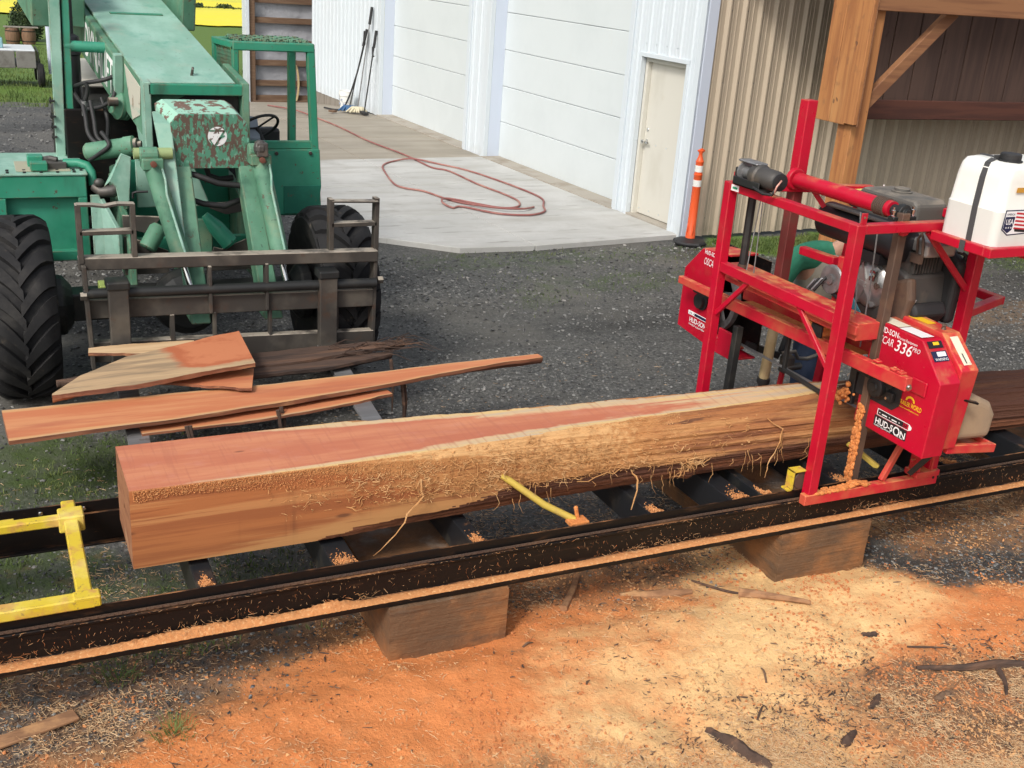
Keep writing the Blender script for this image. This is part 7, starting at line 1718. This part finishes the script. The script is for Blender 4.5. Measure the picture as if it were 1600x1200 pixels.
# ------------------------------------------------------------------ loose ground cover: stones, shavings, chips, grass
K['stone1'] = M('dark_wet_gravel', (.050, .050, .048), .5, 0, [((.09, .09, .095), 12, .45, .7, .8)])
K['stone2'] = M('grey_gravel', (.20, .20, .19), .6, 0, [((.08, .08, .085), 10, .5, .7, .7)])
K['stone3'] = M('pale_gravel', (.28, .27, .25), .65)
def scatter_xy(n, f, x0, x1, y0, y1, seed, power=1.0):
    """rejection sampling with the density falling with the distance from the viewer"""
    rg_ = np.random.default_rng(seed); out = []
    tot = 0
    while tot < n:
        m_ = n * 4
        y = 1.0 / (1 / y1 ** power + rg_.random(m_) * (1 / y0 ** power - 1 / y1 ** power)); y = y ** (1 / power)
        x = rg_.uniform(x0, x1, m_)
        # only what lies inside the view wedge (plus a margin)
        fx_, fy_ = math.cos(YAW), math.sin(YAW)
        dep = x * fx_ + y * fy_; lat = x * fy_ - y * fx_
        ok = (dep > 3.0) & (np.abs(lat) < dep * .56 + .7) & (rg_.random(m_) < f(x, y))
        out.append(np.stack([x[ok], y[ok]], 1)); tot += ok.sum()
        if len(out) > 60: break
    return np.concatenate(out)[:n]
def on_slab(x, y): return (y > 11.55) & (x > 4.0 - .06 * (y - 11.7)) & (y < 27)
def fgravel(x, y):
    z = zones(x, y); a = 1 - np.clip(z[0] * 1.15, 0, 1); a = a * (1 - .75 * np.clip(z[2] + z[3], 0, 1))
    a = a * (.35 + .65 * sstep(.35, .62, fbm(x * .8, y * .8, 91, 4)))
    return np.where(on_slab(x, y) | ((x > 8) & (y > 11.6)), 0, a)
P2 = scatter_xy(82000, fgravel, -9, 16, 3.6, 24, 21, 1.3)
n = len(P2); s = (.004 + .0135 * rng.random(n) ** 3.2) * np.clip(P2[:, 1] / 7, .8, 1.7)
P3 = np.stack([P2[:, 0], P2[:, 1], gh(P2[:, 0], P2[:, 1]) + s * .15], 1)
V_, F_ = stones(P3, s, 31, .6)
g_ = np_mesh('gravel', V_, F_, [K['stone1'], K['stone2'], K['stone3']], None, False, np.repeat(rng.choice(3, n, p=[.60, .37, .03]), 8))
tag(g_, 'dark wet gravel covering the yard', 'gravel', kind='stuff')
# crumbs and clods of sawdust, dark bark bits in the foreground
def fsaw(x, y): z = zones(x, y); return np.clip(z[0], 0, 1) * (y < 5.0)
P2 = scatter_xy(44000, lambda x, y: fsaw(x, y) * (.2 + .8 * sstep(.45, .65, fbm(x * 2.2, y * 2.2, 95, 4))), -2, 8, 2.4, 5.0, 22, 1.2); n = len(P2); s = .002 + .009 * rng.random(n) ** 4
V_, F_ = stones(np.stack([P2[:, 0], P2[:, 1], gh(P2[:, 0], P2[:, 1]) + s * .2], 1), s, 32, .8)
K['clod'] = M('sawdust_clod', (.50, .185, .065), .95, 0, [((.62, .36, .16), 2.5, .45, .62, .8)])
tag(np_mesh('sawdust_clods', V_, F_, K['clod'], None, False), 'crumbs of orange sawdust over the foreground', 'sawdust', kind='stuff')
def fbark(x, y):
    z = zones(x, y); d = .30 + .65 * sstep(2.3, 3.4, x) * sstep(3.75, 3.2, y) + .55 * sstep(4.2, 4.5, y) + .8 * sstep(4.6, 5.4, x) * (y < 4.3)
    return np.clip(d, 0, 1) * sstep(.40, .62, fbm(x * 1.9, y * 1.9, 97, 4)) * (y < 5) * (1 - .6 * sstep(.5, .2, seg_dist(x, y, RIDGE)))
P2 = scatter_xy(14500, fbark, -2, 8, 2.4, 4.9, 23, 1.2); n = len(P2)
V_, F_ = ribbons(np.stack([P2[:, 0], P2[:, 1], gh(P2[:, 0], P2[:, 1]) + .003], 1), rng.uniform(0, 6.28, n), rng.normal(.02, .08, n), .005 + .05 * rng.random(n) ** 3.4, .002 + .011 * rng.random(n) ** 2.6, rng.normal(0, .5, n))
tag(np_mesh('bark_bits', V_, F_, [bark_m, K['oldwood']], None, False, np.repeat(rng.choice(2, n), 6)), 'dark bits of bark scattered through the sawdust', 'bark', kind='stuff')
# pale shavings: thick on the left and along the front, thin elsewhere
def fshav(x, y):
    n_ = fbm(x * 2.4, y * 2.4, 99, 4)
    d = 1.0 * sstep(1.15, .2, x - (y - 3.9) * .5) * sstep(5.0, 4.8, y) * sstep(.35, .75, seg_dist(x, y, [(.7, 3.7), (1.6, 3.85), (2.6, 4.0)]))
    d = np.maximum(d, .80 * sstep(3.60, 3.1, y + .12 * (x - 2.6)) * sstep(1.9, 2.6, x))
    d = np.maximum(d, .34 * ((y > 5.0) & (y < 5.95) & (x > .2))); d = np.maximum(d, .25 * sstep(4.3, 4.5, y) * (y < 5)); d = np.maximum(d, .07 * (y < 4.6)); d = np.maximum(d, .03 * ((y > 5.9) & (y < 8)))
    return np.clip(d * (.15 + 1.1 * sstep(.38, .66, n_)), 0, 1)
P2 = scatter_xy(66000, fshav, -2, 8, 2.4, 8, 24, 1.2); n = len(P2)
L_ = .009 + .048 * rng.random(n) ** 1.9
V_, F_ = ribbons(np.stack([P2[:, 0], P2[:, 1], gh(P2[:, 0], P2[:, 1]) + .003 + .006 * rng.random(n)], 1), rng.uniform(0, 6.28, n), rng.normal(.04, .16, n), L_, rng.uniform(.0012, .0042, n), rng.normal(0, .8, n))
tag(np_mesh('shavings', V_, F_, [K['shaving'], K['shaving2']], None, False, np.repeat(rng.choice(2, n, p=[.55, .45]), 6)), 'pale curly wood shavings strewn over the foreground', 'shavings', kind='stuff')
# fine litter on rails and ledge
n = 1500
xr = rng.uniform(-2.6, 6.5, n); side = rng.random(n)
P3 = np.stack([xr, np.where(side < .75, YN - .0195 - .0 * side, YN - .036), np.where(side < .75, rng.uniform(.34, .45, n), .472)], 1)
V_, F_ = ribbons(P3, rng.normal(0, .5, n) + np.where(rng.random(n) < .5, 0, np.pi), np.where(side < .75, rng.normal(-1.0, .5, n), rng.normal(0, .3, n)), .006 + .022 * rng.random(n) ** 2.5, rng.uniform(.001, .0022, n), rng.normal(0, .5, n))
V_[:, 1] = np.minimum(V_[:, 1], YN - .0182)
tag(np_mesh('rail_litter', V_, F_, [K['shaving2'], K['clod']], None, False, np.repeat(rng.choice(2, n), 6)), 'fine chips stuck to the near rail', 'sawdust', kind='stuff')
P2 = np.stack([rng.choice([.65, 1.28, -.2, 3.0, 4.6], 420) + rng.normal(0, .16, 420), YN - .048 + rng.normal(0, .016, 420)], 1); n = len(P2)
V_, F_ = ribbons(np.stack([P2[:, 0], P2[:, 1], .345 + .03 * rng.random(n)], 1), rng.uniform(0, 6.28, n), rng.normal(.1, .35, n), .015 + .045 * rng.random(n) ** 1.8, rng.uniform(.001, .0026, n), rng.normal(0, .8, n))
tag(np_mesh('flange_shavings', V_, F_, [K['shaving2'], K['clod']], None, False, np.repeat(rng.choice(2, n), 6)), 'tangled orange shavings on the foot of the near rail', 'shavings', kind='stuff')
# grass
def fgrass(x, y):
    z = zones(x, y); a = np.clip(z[3] * 1.2 + .30 * z[2], 0, 1) * (.2 + .8 * sstep(.4, .6, fbm(x * 2.5, y * 2.5, 103, 3)))
    return np.where(on_slab(x, y) | ((x > 8) & (y > 11.66)), 0, a)
P2 = np.concatenate([scatter_xy(17000, fgrass, -8, 16, 4.5, 13, 25, 1.2), scatter_xy(16000, fgrass, -6, 14, 22, 50, 26, 1.0)])
n = len(P2); far_ = P2[:, 1] > 20; hgt = np.where(far_, rng.uniform(.05, .13, n), rng.uniform(.010, .040, n) * (1 + 1.1 * (zones(P2[:, 0], P2[:, 1])[3] > .5)))
base = np.stack([P2[:, 0], P2[:, 1], gh(P2[:, 0], P2[:, 1]) - .004], 1); a = rng.uniform(0, 6.28, n); wd_ = hgt * .07 + .0012
lean = rng.normal(0, .45, (n, 2)) * hgt[:, None]
sdv = np.stack([np.cos(a) * wd_, np.sin(a) * wd_, np.zeros(n)], 1)
tip = base + np.concatenate([lean, hgt[:, None]], 1); mid = base + np.concatenate([lean * .35, hgt[:, None] * .6], 1)
V_ = np.stack([base - sdv, base + sdv, mid + sdv * .7, mid - sdv * .7, tip], 1).reshape(-1, 3)
bi = np.arange(n)[:, None] * 5
F_ = np.concatenate([bi + np.array([0, 1, 2]), bi + np.array([0, 2, 3]), bi + np.array([3, 2, 4])])
K['blade'] = M('grass_blade', (.080, .125, .026), .7, 0, [((.17, .20, .055), 1.8, .45, .65, .8), ((.03, .07, .012), 3, .5, .7, .6)])
tag(np_mesh('grass', V_, F_, K['blade'], None, False), 'short green grass and moss at the edges of the yard', 'grass', kind='stuff')
def tuft(x, y, n, h, seed, label):
    rg = random.Random(seed); mb = MB()
    for i in range(n):
        a = rg.uniform(0, 6.28); r = rg.uniform(0, .09); p = Vector((x + r * math.cos(a), y + r * math.sin(a), float(gh(x, y)))); q = rg.uniform(.5, 1.2) * h
        mb.tube([p, p + Vector((math.cos(a) * q * .3, math.sin(a) * q * .3, q * .7)), p + Vector((math.cos(a) * q * .8, math.sin(a) * q * .8, q * .8))], [.0018, .0015, .0004], 3)
    o = mb.build('grass_tuft', K['blade'], None); tag(o, label, 'grass tuft')
tuft(.52, 4.02, 90, .055, 1, 'small green tuft among the shavings at lower left')
tuft(.35, 4.52, 60, .07, 2, 'greyish green tuft of grass under the left end of the near rail')
# sticks and bark pieces lying in front
def stick(name, pts, r, mat, label, cat='stick', group=None):
    P = [(x, y, float(gh(x, y)) + dz) for x, y, dz in pts]; mb = MB(); mb.tube(spline(P, 6), [rr_ for rr_ in np.interp(np.linspace(0, 1, 6 * (len(P) - 1) + 1), np.linspace(0, 1, len(r)), r)], 7)
    return tag(mb.build(name, mat, None, smooth=40), label, cat, group)
def chunk(name, c, size, rot, mat, label, seed, cat='bark piece'):
    n1, n2 = 16, 6; rg_ = np.random.default_rng(seed); V = []
    for i in range(n1):
        for j in range(n2):
            u, v = i / (n1 - 1) - .5, j / (n2 - 1) - .5; taper = (1 - .55 * abs(2 * u) ** 3) * (.45 + 1.1 * float(fbm(u * 7 + seed * 3, .5 + np.sign(v) * 3, seed + 2, 4)))
            V.append((u * size[0], v * size[1] * taper + size[1] * .25 * (float(fbm(u * 5 + seed, 0, seed, 3)) - .5), size[2] * (1 - 4 * v * v) * taper * (.55 + .9 * float(fbm(u * 9 + seed, v * 5, seed, 3)))))
    n0 = len(V); V += [(x, y, -.012) for x, y, z in V]
    F = []
    for i in range(n1 - 1):
        for j in range(n2 - 1):
            a = i * n2 + j; F.append((a, a + n2, a + n2 + 1, a + 1)); F.append((n0 + a, n0 + a + 1, n0 + a + n2 + 1, n0 + a + n2))
    rim = [i * n2 for i in range(n1)] + [(n1 - 1) * n2 + j for j in range(1, n2)] + [i * n2 + n2 - 1 for i in range(n1 - 2, -1, -1)] + [j for j in range(n2 - 2, 0, -1)]
    for a, b in zip(rim, rim[1:] + rim[:1]): F.append((b, a, n0 + a, n0 + b))
    mb = MB(); Rm = Matrix.Rotation(rot, 3, 'Z'); z = float(gh(c[0], c[1]))
    mb.add([Rm @ Vector(v) + Vector((c[0], c[1], z + .004)) for v in V], F)
    return tag(mb.build(name, mat, None, smooth=25), label, cat)
dustwood = M('dust_covered_wood', (.34, .18, .09), .9, 0, [((.20, .10, .05), (4, 20, 20), .45, .62, .8), ((.58, .32, .14), 6, .5, .7, .7, 5, 'up')], [(30, .3, .003)])
stick('stick', [(2.57, 4.37, .02), (2.69, 4.50, .022), (2.79, 4.63, .02)], [.022, .018, .014], dustwood, 'thick dusty stick lying beside the left front block')
chunk('bark_strip', (3.14, 4.36), (.42, .06, .022), -.25, dustwood, 'dusty bark strip lying just under the rail in the middle', 4)
stick('stick', [(3.40, 4.40, .006), (3.50, 4.22, .008), (3.58, 4.10, .01)], [.006, .008, .006], bark_m, 'thin dark twig left of the right front block')
stick('stick', [(3.52, 4.13, .022), (3.62, 4.05, .024), (3.80, 3.93, .020), (3.83, 3.91, .016)], [.030, .022, .013, .010], dustwood, 'knobbly dusty stick in front of the right block')
mb = MB(); z = float(gh(0, 4.2)); mb.beam((-.34, 4.16, z + .010), (.15, 4.30, z + .008), .075, .016)
tag(mb.build('thin_plank', dustwood, None, bevel=.004), 'thin grey plank end lying in the shavings at lower left', 'plank')
chunk('bark_piece', (2.80, 3.12), (.34, .075, .045), -1.18, bark_m, 'large charred bark piece at the bottom edge right of the middle', 6)
chunk('bark_piece', (4.00, 3.62), (.11, .035, .02), -.2, bark_m, 'small dark bark lump between the blocks and the bark branch', 7)
chunk('bark_piece', (3.62, 3.16), (.15, .035, .02), .5, bark_m, 'curved bark piece at the bottom right among the shavings', 8)
chunk('bark_piece', (3.98, 3.08), (.11, .04, .015), .1, K['oldwood'], 'flat brown bark piece near the lower right', 9)
chunk('bark_piece', (3.33, 3.0), (.13, .045, .025), .4, bark_m, 'frayed dark bark clump at the bottom edge', 12)
stick('branch', [(4.02, 3.30, .012), (4.22, 3.20, .02), (4.42, 3.16, .026), (4.62, 3.10, .02), (4.85, 3.12, .02)], [.010, .018, .024, .020, .016], bark_m, 'dark bark branch at the right edge of the sawdust', 'branch')
stick('branch', [(4.42, 3.16, .012), (4.36, 3.05, .01), (4.30, 2.98, .006)], [.018, .012, .006], bark_m, 'short fork of the dark branch at the right edge', 'branch')
for k, (x, y, a, l, lb) in enumerate([(3.72, 3.34, .3, .12, 'short dark twig above the curved bark piece'), (4.1, 3.45, -.5, .2, 'slim twig pointing at the dark branch'), (3.2, 3.45, 1.2, .10, 'tiny twig in the pale sawdust'), (4.35, 2.85, .8, .16, 'twig at the lower right corner'), (2.2, 4.1, .3, .07, 'small dark splinter in the orange sawdust'), (3.0, 3.25, .7, .12, 'twig lying over the large charred bark piece')]):
    stick('twig', [(x, y, .006), (x + math.cos(a) * l * .5, y + math.sin(a) * l * .5, .010), (x + math.cos(a) * l, y + math.sin(a) * l, .006)], [.005, .006, .003], bark_m if k % 2 else K['oldwood'], lb, 'twig', 'twigs in the sawdust')
